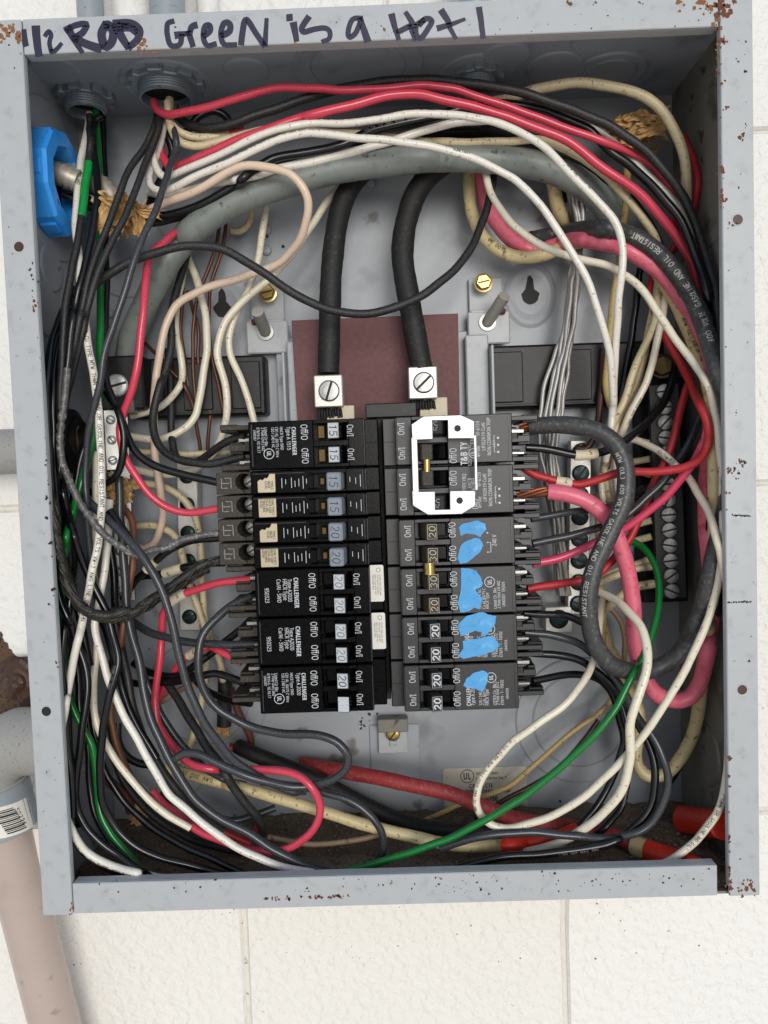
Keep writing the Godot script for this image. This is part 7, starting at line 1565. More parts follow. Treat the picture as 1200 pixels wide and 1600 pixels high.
	wire("red_wire", "dim red wire behind the cream one in the top right, ending with a numbered tag", "red2", 4.6, [1755, 1835, -604, 1802, 1684, -574, 1808, 1576, -545, 1808, 1527, -547, 1805, 1423, -600, 1789, 1362, -631, 1764, 1302, -657, 1721, 1223, -685, 1642, 1110, -724, 1613, 1067, -723, 1595, 1017, -721, 1604, 941, -728, 1608, 914, -724, 1602, 881, -684, 1587, 844, -619, 1615, 772, -616, 1659, 649, -577, 1690, 553, -526, 1702, 478, -470, 1703, 427, -420, 1699, 375, -355, 1687, 324, -273, 1666, 273, -172, 1670, 251, -158, 1683, 206, -147, 1695, 137, -150, 1697, 91, -162, 1686, 46, -166, 1683, 25, -182, 1676, 7, -201, 1651, -22, -230, 1595, -47, -259, 1486, -60, -289, 1306, -62, -335, 1239, -75, -353, 1081, -120, -385, 1033, -113, -391, 863, -72, -393, 817, -52, -390, 757, -7, -384], "branch circuit wires in the box", 0.36, [], [[0.907, 0.930, "tag", 1.28]])
	wire("red_wire", "red wire branching down beside the right neutral bar and back to the breaker column", "red2", 4.6, [1784, 467, -584, 1752, 423, -574, 1732, 374, -565, 1677, 199, -541, 1630, 52, -537, 1547, -109, -527, 1430, -368, -519, 1341, -495, -505, 1231, -606, -478, 1139, -657, -458, 1061, -672, -444, 930, -678, -424, 775, -697, -404], "branch circuit wires in the box", 0.36, [], [[1.000, 1.030, "copper", 0.60]])
	wire("pinkish_wire", "bright pinkish red wire sweeping from the right side to the third right breaker", "pink", 4.6, [1704, 89, -231, 1690, 68, -223, 1676, 4, -271, 1658, -37, -296, 1570, -172, -349, 1523, -224, -365, 1331, -370, -411, 1266, -405, -421, 1008, -515, -412, 807, -557, -404], "branch circuit wires in the box", 0.36, [], [[1.000, 1.030, "copper", 0.60]])
	wire("grey_wire", "dark grey shiny wire running beside the bright pinkish red wire", "greyw", 4.4, [1809, 278, -524, 1812, 254, -548, 1740, 111, -508, 1656, -22, -485, 1627, -42, -447, 1610, -62, -442, 1540, -136, -433, 1461, -200, -427, 1350, -302, -427, 1283, -337, -428, 1187, -369, -427, 937, -422, -414, 810, -442, -404], "branch circuit wires in the box", 0.36, [], [[1.000, 1.030, "copper", 0.62]])
	wire("grey_wire", "dark grey wire into the upper terminal of the second right breaker", "greyw", 4.0, [1659, -114, -824, 1570, -160, -752, 1387, -227, -621, 1296, -252, -559, 1206, -266, -505, 1120, -272, -464, 1011, -279, -429, 806, -305, -404], "branch circuit wires in the box", 0.36, [], [[1.000, 1.030, "copper", 0.75]])
	wire("black_wire", "black wire with a pale number tag leading to the top right breaker", "black", 4.6, [1742, 616, -724, 1693, 454, -664, 1670, 403, -641, 1623, 330, -604, 1541, 248, -551, 1424, 163, -487, 1330, 103, -446, 1207, 54, -415, 1106, 39, -405, 1056, 43, -404, 887, 85, -404, 787, 95, -404], "branch circuit wires in the box", 0.36, [], [[0.712, 0.770, "tag", 1.30]])
	wire("black_cable", "thick dusty grey black cable looping in front of the right neutral bars", "cableg", 9.6, [755, 210, -404, 988, 209, -334, 1100, 189, -302, 1143, 172, -290, 1202, 135, -275, 1235, 102, -265, 1259, 62, -257, 1277, 17, -249, 1289, -53, -239, 1280, -172, -224, 1248, -262, -213, 1124, -494, -186, 1087, -582, -180, 1070, -652, -179, 1060, -748, -183, 1073, -896, -198, 1095, -969, -210, 1133, -1037, -224, 1189, -1095, -242, 1235, -1125, -258, 1313, -1153, -283, 1355, -1172, -340, 1382, -1175, -347, 1406, -1173, -345, 1448, -1158, -326, 1514, -1127, -319, 1588, -1064, -316, 1627, -1001, -300, 1635, -977, -288, 1646, -899, -229, 1673, -831, -228, 1678, -728, -169, 1715, -517, -150, 1757, -382, -154, 1776, -337, -172, 1780, -314, -168, 1780, -290, -157, 1786, -268, -158, 1779, -243, -130, 1774, -196, -95, 1764, -171, -62, 1786, 57, -70, 1785, 149, -75, 1783, 241, -95, 1768, 308, -99, 1724, 392, -67, 1715, 437, -75, 1714, 484, -100, 1719, 559, -156, 1716, 657, -212, 1719, 735, -272, 1706, 808, -308, 1697, 885, -368, 1682, 932, -392, 1651, 1000, -416, 1601, 1085, -438, 1541, 1164, -466, 1466, 1227, -486, 1397, 1260, -480, 1343, 1270, -457, 1280, 1267, -405, 1254, 1269, -397, 1231, 1274, -404, 1192, 1314, -536, 1136, 1356, -722, 1112, 1384, -846, 1067, 1387, -882, 1040, 1384, -885, 922, 1352, -827], "", 0.15, [["MTW (UL) 600 VOLTS GASOLINE AND OIL RESISTANT", 0.100, "lt", 2.4, -40.0], ["600 OR", 0.500, "lt", 2.3, 0.0], ["600 VOLTS GASOLINE AND OIL RESISTANT", 0.700, "lt", 2.9, 15.0]], [[0.000, 0.012, "copper", 0.72]])
	wire("pink_cable", "thick pink cable with bent wrinkles curving down from the top right breaker", "pinkc", 9.0, [731, -163, -404, 898, -153, -367, 1015, -175, -348, 1124, -228, -342, 1216, -313, -346, 1243, -355, -349, 1283, -449, -360, 1334, -621, -379, 1360, -800, -395, 1374, -1031, -406, 1403, -1140, -437, 1418, -1190, -440, 1434, -1236, -432, 1458, -1281, -431, 1493, -1322, -436, 1562, -1363, -444, 1639, -1376, -449, 1686, -1360, -447, 1706, -1345, -444, 1732, -1301, -434, 1745, -1248, -414, 1748, -1191, -386, 1736, -1072, -306, 1739, -1020, -293, 1750, -999, -310, 1787, -994, -393, 1784, -965, -378, 1786, -914, -372, 1784, -886, -362, 1788, -862, -367, 1785, -785, -353, 1789, -761, -362, 1784, -734, -350, 1784, -709, -351, 1789, -686, -364, 1752, -433, -322, 1756, -409, -335, 1778, -389, -391, 1779, -365, -398, 1772, -339, -382, 1769, -313, -377, 1765, -189, -364, 1770, -164, -374, 1783, -141, -402, 1789, -91, -409, 1788, -66, -400, 1781, -41, -379, 1762, 8, -321, 1751, 56, -282, 1755, 103, -278, 1776, 175, -301, 1786, 222, -303, 1783, 245, -287, 1787, 292, -279, 1782, 338, -259, 1776, 360, -244, 1742, 377, -165, 1735, 399, -155, 1735, 423, -163, 1752, 524, -238, 1751, 599, -278, 1740, 751, -404, 1729, 800, -439, 1712, 847, -463, 1678, 913, -483, 1609, 1018, -498, 1558, 1073, -506, 1502, 1122, -520, 1442, 1167, -530, 1373, 1200, -523, 1319, 1210, -500, 1254, 1207, -442, 1238, 1220, -470, 1213, 1225, -470, 1199, 1241, -509, 1175, 1247, -511, 1132, 1290, -645, 1103, 1303, -735, 1097, 1316, -816, 1048, 1302, -825, 1021, 1292, -817, 962, 1271, -783, 905, 1271, -759, 857, 1294, -762, 794, 1345, -781, 712, 1453, -807, 666, 1552, -822, 648, 1659, -830, 638, 1736, -827, 640, 1774, -858, 632, 1849, -846, 631, 1877, -851], "", 0.15, [["OR MTW (UL) 600 VOLTS", 0.630, "ink", 2.7, 10.0]], [[0.000, 0.030, "copper", 0.70]])
	wire("ivory_cable", "thick ivory printed cable behind the pink one, looping at the lower right", "ivory", 7.4, [587, 1899, -903, 584, 1874, -907, 572, 1789, -892, 564, 1747, -848, 558, 1635, -831, 566, 1522, -806, 608, 1388, -769, 638, 1341, -755, 693, 1282, -734, 736, 1251, -721, 808, 1220, -705, 884, 1209, -691, 910, 1210, -691, 991, 1234, -714, 1076, 1276, -768, 1129, 1293, -778, 1180, 1304, -775, 1222, 1303, -734, 1266, 1301, -705, 1382, 1277, -659, 1469, 1228, -633, 1553, 1132, -602, 1606, 1045, -581, 1686, 884, -558, 1727, 763, -533, 1746, 688, -505, 1753, 637, -476, 1757, 586, -436, 1751, 481, -332, 1754, 432, -307, 1760, 335, -281, 1729, 305, -197, 1729, 281, -193, 1740, 164, -202, 1749, 93, -219, 1751, 69, -220, 1746, 46, -207, 1754, -50, -221, 1756, -193, -225, 1764, -242, -246, 1768, -291, -255, 1757, -386, -232, 1743, -726, -244, 1745, -752, -256, 1759, -784, -296, 1785, -822, -368, 1794, -852, -395, 1796, -907, -418, 1759, -914, -332, 1734, -927, -279, 1763, -970, -360, 1761, -1050, -381, 1781, -1172, -464, 1791, -1263, -509, 1793, -1436, -564, 1775, -1575, -590, 1731, -1703, -599, 1658, -1815, -602, 1618, -1851, -605, 1572, -1875, -609, 1522, -1881, -615, 1497, -1875, -619, 1476, -1863, -623, 1446, -1824, -632, 1440, -1749, -647, 1481, -1573, -684, 1477, -1497, -701, 1402, -1284, -762, 1339, -1149, -814, 1304, -1022, -844], "", 0.15, [["OR 009", 0.100, "ink", 2.2, 10.0], ["MTW (UL) 600 OR THW", 0.330, "ink", 2.2, -20.0]], [])
	wire("ivory_cable", "short ivory cable hanging behind the right end of the grey jacket", "ivory", 8.0, [1038, 1646, -724, 1058, 1579, -754, 1074, 1537, -784, 1098, 1499, -828, 1132, 1469, -892, 1148, 1450, -912, 1169, 1399, -908, 1170, 1362, -868], "", 0.36, [], [])
	wire("white_wire", "long cream white wire curving across the keyhole to the right rim, looping at the bottom", "cream2", 4.2, [630, 1708, -625, 641, 1599, -602, 677, 1498, -577, 745, 1384, -541, 828, 1284, -502, 907, 1221, -471, 1012, 1157, -438, 1078, 1128, -421, 1236, 1074, -388, 1300, 1041, -375, 1376, 983, -358, 1435, 906, -341, 1552, 695, -299, 1624, 573, -263, 1658, 487, -213, 1666, 442, -168, 1664, 418, -135, 1667, 395, -115, 1675, 374, -110, 1707, 310, -132, 1732, 220, -142, 1739, 174, -139, 1748, -82, -113, 1741, -129, -96, 1732, -151, -72, 1731, -174, -69, 1755, -200, -123, 1755, -246, -119, 1770, -272, -154, 1755, -293, -117, 1743, -361, -88, 1739, -454, -88, 1730, -572, -104, 1696, -758, -120, 1670, -849, -120, 1582, -1043, -127, 1433, -1317, -144, 1341, -1459, -159, 1086, -1757, -199, 950, -1862, -211, 820, -1930, -220, 657, -1986, -234, 584, -1990, -240, 516, -1968, -245, 464, -1916, -248, 439, -1846, -250, 443, -1796, -249, 457, -1747, -248, 508, -1659, -242, 606, -1544, -232, 660, -1494, -228, 782, -1412, -228, 886, -1347, -236, 944, -1303, -248, 998, -1255, -266, 1069, -1188, -309, 1131, -1117, -374, 1144, -1098, -395, 1167, -1090, -462, 1183, -1016, -478, 1198, -1000, -521, 1227, -910, -587, 1273, -795, -684], "branch circuit wires in the box", 0.36, [["MM 12 AWG 600V TYPE MTW VOLTS OIL R", 0.760, "ink", 1.5, 35.0]], [])
	wire("white_wire", "white wire between two others in the fan right of the bare strands", "cream2", 4.2, [1661, 1171, -624, 1671, 1128, -658, 1672, 1104, -664, 1668, 1050, -659, 1642, 937, -611, 1614, 852, -564, 1602, 800, -554, 1579, 677, -562, 1512, 455, -551, 1465, 365, -556, 1421, 277, -574, 1385, 159, -620, 1372, 33, -689, 1375, -74, -751, 1387, -102, -807, 1393, -158, -829, 1423, -240, -864], "branch circuit wires in the box", 0.36, [["GREEN 600 AWG", 0.550, "ink", 1.5, 30.0]], [])
	wire("cream_wire", "stained cream wire, innermost of the fan leading down behind the grey cable", "cream", 4.6, [1637, 1078, -685, 1611, 924, -688, 1592, 890, -648, 1585, 841, -658, 1565, 739, -664, 1497, 486, -665, 1459, 388, -667, 1399, 270, -666, 1372, 223, -660, 1343, 174, -639, 1338, 102, -719, 1331, 75, -716, 1350, -33, -829], "branch circuit wires in the box", 0.36, [], [])
	wire("cream_wire", "cream printed wire crossing in front of the right neutral bar to the rim", "cream2", 4.2, [1378, 141, -725, 1462, 124, -654, 1531, 80, -573, 1576, 39, -510, 1618, -11, -461, 1617, -29, -411, 1654, -83, -371, 1671, -122, -336, 1687, -205, -256, 1699, -286, -173, 1696, -347, -106, 1698, -434, -59, 1707, -478, -51, 1742, -661, -52, 1755, -826, -59, 1755, -1136, -73, 1754, -1472, -78, 1750, -1645, -90, 1739, -1743, -98, 1719, -1813, -99, 1678, -1898, -92, 1604, -2030, -133, 1571, -2066, -138, 1515, -2111, -136, 1478, -2143, -144, 1410, -2212, -202, 1380, -2210, -184], "branch circuit wires in the box", 0.36, [["SOUTHWIRE 12 AWG 600", 0.100, "ink", 1.6, -25.0], ["THHN OR GASOLINE AND OIL", 0.800, "ink", 1.7, -30.0]], [])
	wire("tan_wire", "yellowish tan wire hanging straight down behind the red arches at the right", "tan", 4.6, [1486, 1754, -764, 1467, 1586, -728, 1452, 1424, -710, 1426, 1221, -721, 1389, 1017, -724, 1344, 625, -731, 1337, 547, -742, 1337, 469, -761, 1355, 391, -789, 1390, 316, -824], "", 0.36, [], [])
	wire("brown_wire", "flat dark brown wire dropping to the ground bar beside the bare strands", "brownd", 4.2, [1350, 690, -864, 1333, 522, -839, 1292, 246, -793, 1272, 165, -781, 1228, 96, -772, 1204, 82, -769, 1150, 89, -764], "", 0.36, [], [])
	wire("tan_wire", "tan wire dropping vertically behind the grey cable beside the ground bar", "tan", 4.0, [1302, -189, -864, 1288, -522, -820, 1290, -715, -800, 1290, -933, -765, 1289, -1102, -771, 1286, -1131, -775, 1282, -1193, -804], "branch circuit wires in the box", 0.36, [], [])
	wire("neutral_wire", "cream stub wire at the top of the right neutral bar", "cream", 4.0, [1470, 141, -804, 1582, 100, -724], "short wires into the right neutral bar", 0.36, [], [])
	wire("neutral_wire", "olive stub wire at the second screw of the right neutral bar", "cream", 4.0, [1487, -7, -804, 1581, 9, -724], "short wires into the right neutral bar", 0.36, [], [])
	wire("neutral_wire", "dim cream stub at the middle of the right neutral bar", "cream", 3.6, [1504, -54, -824, 1579, -87, -724], "short wires into the right neutral bar", 0.36, [], [])
	wire("neutral_wire", "short pale stub just above the green wire at the neutral bar", "cream", 4.2, [1511, -383, -764, 1583, -359, -724], "short wires into the right neutral bar", 0.36, [], [])
	wire("neutral_wire", "short cream stub beside the start of the green wire", "cream", 4.2, [1461, -496, -784, 1581, -456, -724], "short wires into the right neutral bar", 0.36, [], [])
	wire("neutral_wire", "cream stub above the lowest two at the neutral bar", "cream", 4.2, [1250, -710, -764, 1572, -591, -724], "short wires into the right neutral bar", 0.36, [], [])
	wire("neutral_wire", "cream stub second from the bottom of the neutral bar", "cream", 4.4, [1239, -742, -724, 1337, -693, -714, 1415, -663, -708, 1497, -645, -707, 1583, -636, -714], "short wires into the right neutral bar", 0.36, [], [])
	wire("neutral_wire", "thick frayed cream stub at the lowest screw of the neutral bar", "cream", 5.4, [1275, -954, -804, 1295, -934, -812, 1311, -912, -804, 1315, -882, -750, 1394, -810, -732, 1485, -758, -720, 1589, -741, -714], "short wires into the right neutral bar", 0.36, [], [])
	wire("strand", "", "alu", 2.7, [1131, 1594, -744, 1169, 1516, -822, 1199, 1465, -914, 1199, 1438, -913, 1193, 1404, -889, 1187, 1345, -871, 1178, 1310, -843, 1167, 1250, -815, 1146, 1112, -790, 1089, 797, -785, 976, 469, -784, 946, 338, -784, 933, 231, -784, 933, 123, -784, 967, -37, -784, 1007, -391, -788, 1021, -557, -804, 1039, -814, -844], "branch circuit wires in the box", 0.80, [], [], al)
	wire("strand", "", "alu", 2.7, [1154, 1593, -744, 1177, 1494, -757, 1188, 1421, -774, 1191, 1374, -793, 1193, 1329, -823, 1190, 1303, -823, 1176, 1242, -795, 1165, 1186, -779, 1146, 1078, -767, 1085, 764, -764, 986, 347, -764, 972, 240, -764, 993, -59, -764, 1012, -387, -768, 1025, -554, -783, 1051, -811, -824], "branch circuit wires in the box", 0.80, [], [], al)
	wire("strand", "", "alu", 2.7, [1176, 1592, -744, 1199, 1442, -761, 1202, 1394, -777, 1204, 1328, -822, 1200, 1301, -822, 1183, 1240, -788, 1170, 1182, -768, 1145, 1047, -748, 1096, 759, -744, 1003, 315, -744, 985, 155, -744, 1019, -87, -744, 1031, -360, -753, 1036, -554, -775, 1067, -811, -824], "branch circuit wires in the box", 0.80, [], [], al)
	wire("strand", "", "alu", 2.7, [1200, 1599, -764, 1214, 1420, -778, 1213, 1372, -792, 1212, 1327, -819, 1208, 1301, -819, 1192, 1241, -792, 1174, 1158, -771, 1143, 971, -753, 1076, 524, -744, 1031, 99, -744, 1046, -225, -744, 1062, -443, -753, 1076, -610, -776, 1086, -812, -824], "branch circuit wires in the box", 0.80, [], [], al)
	wire("strand", "", "alu", 2.7, [1219, 1598, -764, 1227, 1420, -783, 1225, 1370, -792, 1223, 1323, -810, 1220, 1297, -811, 1204, 1213, -790, 1184, 1053, -785, 1130, 657, -784, 1087, 419, -785, 1073, 286, -789, 1035, 101, -798, 1026, 19, -801, 1026, -145, -804, 1043, -393, -809, 1079, -815, -844], "branch circuit wires in the box", 0.80, [], [], al)
	wire("strand", "", "alu", 2.7, [1176, 1613, -804, 1197, 1498, -858, 1215, 1416, -944, 1212, 1387, -940, 1196, 1319, -890, 1177, 1226, -844, 1156, 1084, -811, 1120, 817, -804, 1042, 503, -805, 969, 130, -820, 976, -90, -824, 1017, -449, -827, 1038, -618, -839, 1067, -818, -864], "branch circuit wires in the box", 0.80, [], [], al)
	wire("strand", "", "alu", 2.7, [1202, 1577, -725, 1212, 1430, -751, 1214, 1383, -771, 1218, 1317, -816, 1214, 1290, -811, 1198, 1227, -774, 1186, 1169, -751, 1173, 1086, -731, 1162, 1006, -722, 1122, 745, -719, 1043, 385, -724, 994, 41, -724, 1007, -201, -727, 1028, -391, -740, 1054, -557, -765, 1106, -813, -824], "branch circuit wires in the box", 0.80, [], [], al)
	wire("green_wire", "green ground wire sweeping from the neutral bar down to the box bottom", "green", 4.0, [1390, -449, -724, 1485, -500, -644, 1524, -555, -599, 1548, -644, -545, 1543, -764, -486, 1516, -858, -442, 1444, -1014, -374, 1408, -1079, -363, 1389, -1127, -376, 1319, -1131, -226, 1252, -1229, -190, 1186, -1328, -173, 1060, -1474, -170, 923, -1612, -179, 789, -1718, -184, 568, -1870, -184, 259, -2019, -184, -67, -2126, -186, -309, -2189, -204], "", 0.36, [], [])
	wire("cream_wire", "cream wire bowing over the green wire and pink cable at the lower right", "cream2", 4.8, [1156, -713, -624, 1274, -784, -401, 1297, -806, -347, 1348, -882, -251, 1362, -939, -206, 1364, -1003, -172, 1355, -1069, -148, 1331, -1157, -126, 1279, -1288, -111, 1252, -1379, -110, 1249, -1553, -123, 1239, -1654, -136, 1222, -1728, -147, 1179, -1820, -164, 1084, -1938, -201, 956, -2062, -256, 824, -2135, -294, 705, -2169, -315, 686, -2191, -348], "branch circuit wires in the box", 0.36, [], [])
	wire("beige_wire", "thin brownish beige wire curving inside the cream one at lower right", "taupe", 3.4, [1283, -818, -824, 1342, -886, -828, 1394, -952, -812, 1419, -1004, -810, 1441, -1123, -820, 1439, -1248, -844], "branch circuit wires in the box", 0.36, [], [])
	wire("tan_wire", "tan wire running diagonally behind the green wire to the round label", "tan", 3.2, [1396, -1419, -884, 1353, -1490, -862, 1246, -1581, -830, 1148, -1637, -815, 1032, -1718, -806, 902, -1826, -804, 733, -1978, -809, 632, -2030, -816, 391, -2121, -847, 208, -2213, -870, 154, -2214, -823], "branch circuit wires in the box", 0.36, [], [])
	wire("brown_wire", "dark brown wire in the shade just under the green wire", "brownd", 3.0, [1278, -1613, -864, 1120, -1811, -856, 1020, -1909, -845, 948, -1952, -837, 696, -2073, -813, 474, -2190, -804], "branch circuit wires in the box", 0.36, [], [])
	wire("black_wire", "black wire into the upper terminal of the fourth right breaker", "black", 4.2, [747, -830, -384, 956, -856, -410, 1010, -867, -422, 1062, -889, -439, 1111, -921, -459, 1154, -964, -482, 1172, -989, -497, 1199, -1025, -551, 1227, -1076, -564], "branch circuit wires in the box", 0.36, [], [])
	wire("black_wire", "black wire from fourth right breaker forming the outer loop at the lower right", "greyw", 4.4, [751, -939, -384, 901, -962, -386, 1024, -1001, -395, 1093, -1044, -410, 1135, -1082, -426, 1173, -1120, -431, 1255, -1223, -373, 1297, -1301, -339, 1349, -1418, -281, 1397, -1486, -246, 1427, -1545, -227, 1459, -1632, -212, 1476, -1703, -207, 1476, -1776, -205, 1456, -1847, -204, 1407, -1933, -203, 1357, -1986, -202, 1295, -2024, -203, 1205, -2055, -219, 1181, -2058, -223, 1131, -2055, -218, 980, -2028, -200, 737, -2004, -202, 590, -2002, -203, 493, -2012, -206, 397, -2033, -214, 233, -2099, -244], "branch circuit wires in the box", 0.36, [], [])
	wire("black_wire", "black wire from the fifth right breaker, inner loop running along the box bottom", "black", 4.4, [777, -1056, -384, 956, -1081, -394, 1056, -1113, -405, 1164, -1190, -416, 1221, -1242, -415, 1271, -1296, -405, 1307, -1356, -386, 1383, -1514, -316, 1413, -1598, -288, 1424, -1668, -275, 1427, -1741, -267, 1421, -1814, -262, 1404, -1886, -257, 1351, -1969, -251, 1256, -2050, -252, 1234, -2062, -248, 1196, -2045, -185, 1173, -2054, -181, 1127, -2071, -178, 1078, -2079, -174, 858, -2098, -165, 565, -2117, -166, 446, -2143, -171, 304, -2186, -184], "branch circuit wires in the box", 0.36, [["AWG THHN 600 VOLT", 0.680, "gry", 1.5, 20.0]], [])
	wire("black_wire", "black wire from the lowest right breaker dropping behind the green wire", "black", 4.2, [788, -1217, -384, 1030, -1203, -451, 1113, -1217, -478, 1167, -1241, -497, 1215, -1275, -515, 1270, -1345, -538, 1333, -1537, -570, 1346, -1591, -573, 1346, -1673, -576, 1262, -1902, -576, 1189, -2011, -560, 1078, -2119, -522, 1040, -2158, -530], "branch circuit wires in the box", 0.36, [], [])
	wire("black_wire", "black printed wire hanging right behind the cream bow at lower right", "black", 4.0, [1361, -1439, -684, 1381, -1535, -651, 1385, -1634, -622, 1370, -1834, -576, 1350, -1933, -555, 1325, -2004, -537, 1299, -2046, -523, 1202, -2127, -482, 1183, -2147, -487, 1169, -2175, -509], "branch circuit wires in the box", 0.36, [["MTW 600V", 0.600, "gry", 1.4, 10.0]], [])
	wire("red_cable", "dusty thick red cable along the box bottom passing the white label", "redd", 9.0, [-605, -1854, -904, -430, -1863, -847, -147, -1879, -731, -39, -1889, -696, 95, -1913, -669, 306, -1956, -643, 527, -2035, -603, 669, -2073, -545, 763, -2080, -497, 836, -2084, -472, 889, -2095, -476, 918, -2104, -490, 1015, -2155, -576, 1045, -2166, -589, 1071, -2172, -590, 1171, -2186, -570, 1192, -2181, -547, 1239, -2188, -533, 1277, -2183, -488, 1345, -2189, -401, 1570, -2188, -165, 1581, -2182, -135, 1598, -2183, -121], "", 0.15, [], [[0.882, 0.991, "tape", 1.34], [0.851, 0.872, "ivory", 1.30]])
	wire("black_cable", "dusty thick black cable along the box bottom under the red cable", "rubber", 9.5, [-973, -1681, -780, -918, -1697, -744, -812, -1733, -715, -561, -1851, -733, -223, -2062, -782, -124, -2115, -779, -23, -2157, -759, 81, -2179, -722, 241, -2185, -658, 743, -2185, -559, 794, -2186, -547, 816, -2179, -524, 867, -2182, -515, 891, -2179, -501], "", 0.15, [], [])
	wire("ivory_cable", "thick ivory cable along the box bottom ending in a bright red tape collar", "ivory", 6.8, [-1369, -1745, -624, -1143, -1783, -546, -1062, -1799, -531, -1011, -1813, -532, -938, -1788, -434, -866, -1816, -447, -741, -1854, -444, -440, -1938, -412, -219, -2009, -391, 202, -2111, -353, 302, -2130, -350, 404, -2143, -354, 586, -2161, -383, 610, -2153, -367], "", 0.15, [["IN 140 000 AWG", 0.020, "ink", 2.3, 25.0]], [])
	wire("red_cable", "red taper of tape beyond the ivory cable end at the box bottom", "tape", 6.4, [593, -2129, -320, 617, -2121, -304, 672, -2131, -327, 704, -2147, -364, 839, -2135, -391, 1033, -2115, -464], "", 0.36, [], [[0.000, 0.291, "tape", 1.25]])
	wire("taped_cable", "red taped cable end with a yellowish collar by the right wall, bottom corner", "tape", 15.5, [1682, -2157, -644, 1705, -2155, -632, 1757, -2047, -350, 1753, -1971, -158], "", 0.30, [], [[0.000, 0.030, "ivory", 0.75]])
	wire("tan_wire", "dim tan wire lying on the dirty box floor inside the red loop", "taupe", 3.2, [-752, -2095, -430, -570, -2132, -426, -412, -2145, -430, -281, -2139, -440, -99, -2116, -464], "branch circuit wires in the box", 0.36, [], [])
	wire("red_wire", "red wire dropping over the grey jacket and curving to the third left breaker", "red", 4.2, [-1076, 1521, -664, -1162, 1461, -698, -1155, 1373, -535, -1240, 1243, -418, -1262, 1166, -378, -1268, 1088, -349, -1271, 1011, -330, -1284, 887, -311, -1319, 622, -299, -1352, 505, -308, -1385, 438, -321, -1435, 351, -350, -1454, 279, -347, -1455, 230, -346, -1435, 133, -348, -1385, 21, -349, -1319, -82, -357, -1249, -150, -366, -1185, -185, -372, -1113, -202, -378, -1038, -201, -381, -914, -185, -384], "branch circuit wires in the box", 0.36, [], [])
	wire("red_wire", "red tagged wire from the sixth left breaker forming the round bottom loop", "red", 4.4, [-774, -589, -384, -929, -603, -400, -1138, -658, -441, -1240, -706, -470, -1301, -767, -495, -1323, -819, -511, -1338, -930, -537, -1348, -1034, -531, -1388, -1266, -517, -1391, -1318, -512, -1383, -1394, -501, -1366, -1441, -490, -1322, -1503, -469, -1213, -1608, -415, -1144, -1644, -391, -1068, -1663, -380, -1020, -1675, -389, -989, -1668, -366, -917, -1634, -277, -768, -1635, -279, -639, -1638, -251, -565, -1651, -236, -519, -1668, -225, -464, -1713, -212, -428, -1780, -218, -419, -1856, -223, -441, -1930, -226, -468, -1974, -230, -504, -2012, -234, -593, -2067, -247, -694, -2095, -263, -822, -2095, -282, -946, -2065, -303, -1111, -2000, -328, -1321, -1858, -367, -1390, -1784, -384], "branch circuit wires in the box", 0.36, [], [[0.117, 0.141, "tag", 1.30]])
	wire("red_wire", "red wire bending from the seventh left breaker behind a grey wire", "red", 4.4, [-845, -1059, -384, -988, -993, -423, -1058, -996, -514, -1111, -1004, -518, -1189, -1048, -546, -1260, -1112, -586, -1318, -1189, -622, -1341, -1220, -652, -1415, -1320, -686, -1450, -1404, -703, -1450, -1522, -724], "branch circuit wires in the box", 0.36, [], [[0.324, 0.383, "tag", 1.30]])
	wire("red_wire", "short red piece showing between white and grey wires at lower left", "red2", 4.2, [-1293, -1920, -624, -1251, -1953, -606, -1199, -2009, -581, -1114, -2072, -559, -1019, -2121, -549, -873, -2186, -544], "branch circuit wires in the box", 0.36, [], [])
	wire("red_wire", "red stub poking out below the grey wire near the bottom loop", "red2", 5.0, [-894, -2158, -584, -812, -2089, -524], "", 0.36, [], [])
	wire("red_wire", "small dusky red wire from the paper tuft to the red cable", "red2", 5.4, [-1044, -1710, -844, -984, -1721, -853, -919, -1729, -817, -835, -1765, -788], "", 0.36, [], [])
	wire("rusty_wire", "rust red wire hanging behind the lowest left breaker", "rust", 4.6, [-1029, -1345, -893, -982, -1481, -865, -920, -1615, -854, -907, -1675, -857, -910, -1735, -856], "", 0.36, [], [])
	wire("black_wire", "black wire swinging down from the jacket to the lower terminal of the top left breaker", "blackd", 4.6, [-1157, 1336, -822, -1222, 1062, -738, -1237, 925, -704, -1237, 760, -664, -1280, 579, -614, -1277, 549, -570, -1316, 398, -546, -1322, 320, -527, -1312, 242, -504, -1292, 193, -486, -1258, 151, -469, -1189, 107, -444, -1112, 81, -423, -1034, 67, -407, -981, 65, -400, -780, 99, -384], "branch circuit wires in the box", 0.36, [], [])
	wire("black_wire", "black wire dropping behind the cream wires to the upper terminal of the top left breaker", "blackd", 4.4, [-1308, 782, -844, -1300, 642, -838, -1289, 277, -777, -1287, 249, -769, -1268, 218, -705, -1255, 163, -682, -1231, 112, -654, -1178, 81, -619, -1115, 77, -580, -1056, 96, -541, -902, 179, -441, -768, 213, -384], "branch circuit wires in the box", 0.36, [], [])
	wire("black_wire", "glossy black wire sweeping to the second left breaker", "gloss", 4.4, [-1546, 488, -424, -1474, 376, -401, -1405, 182, -369, -1377, 139, -365, -1341, 104, -364, -1276, 66, -365, -1183, 29, -370, -894, -53, -384], "branch circuit wires in the box", 0.36, [], [])
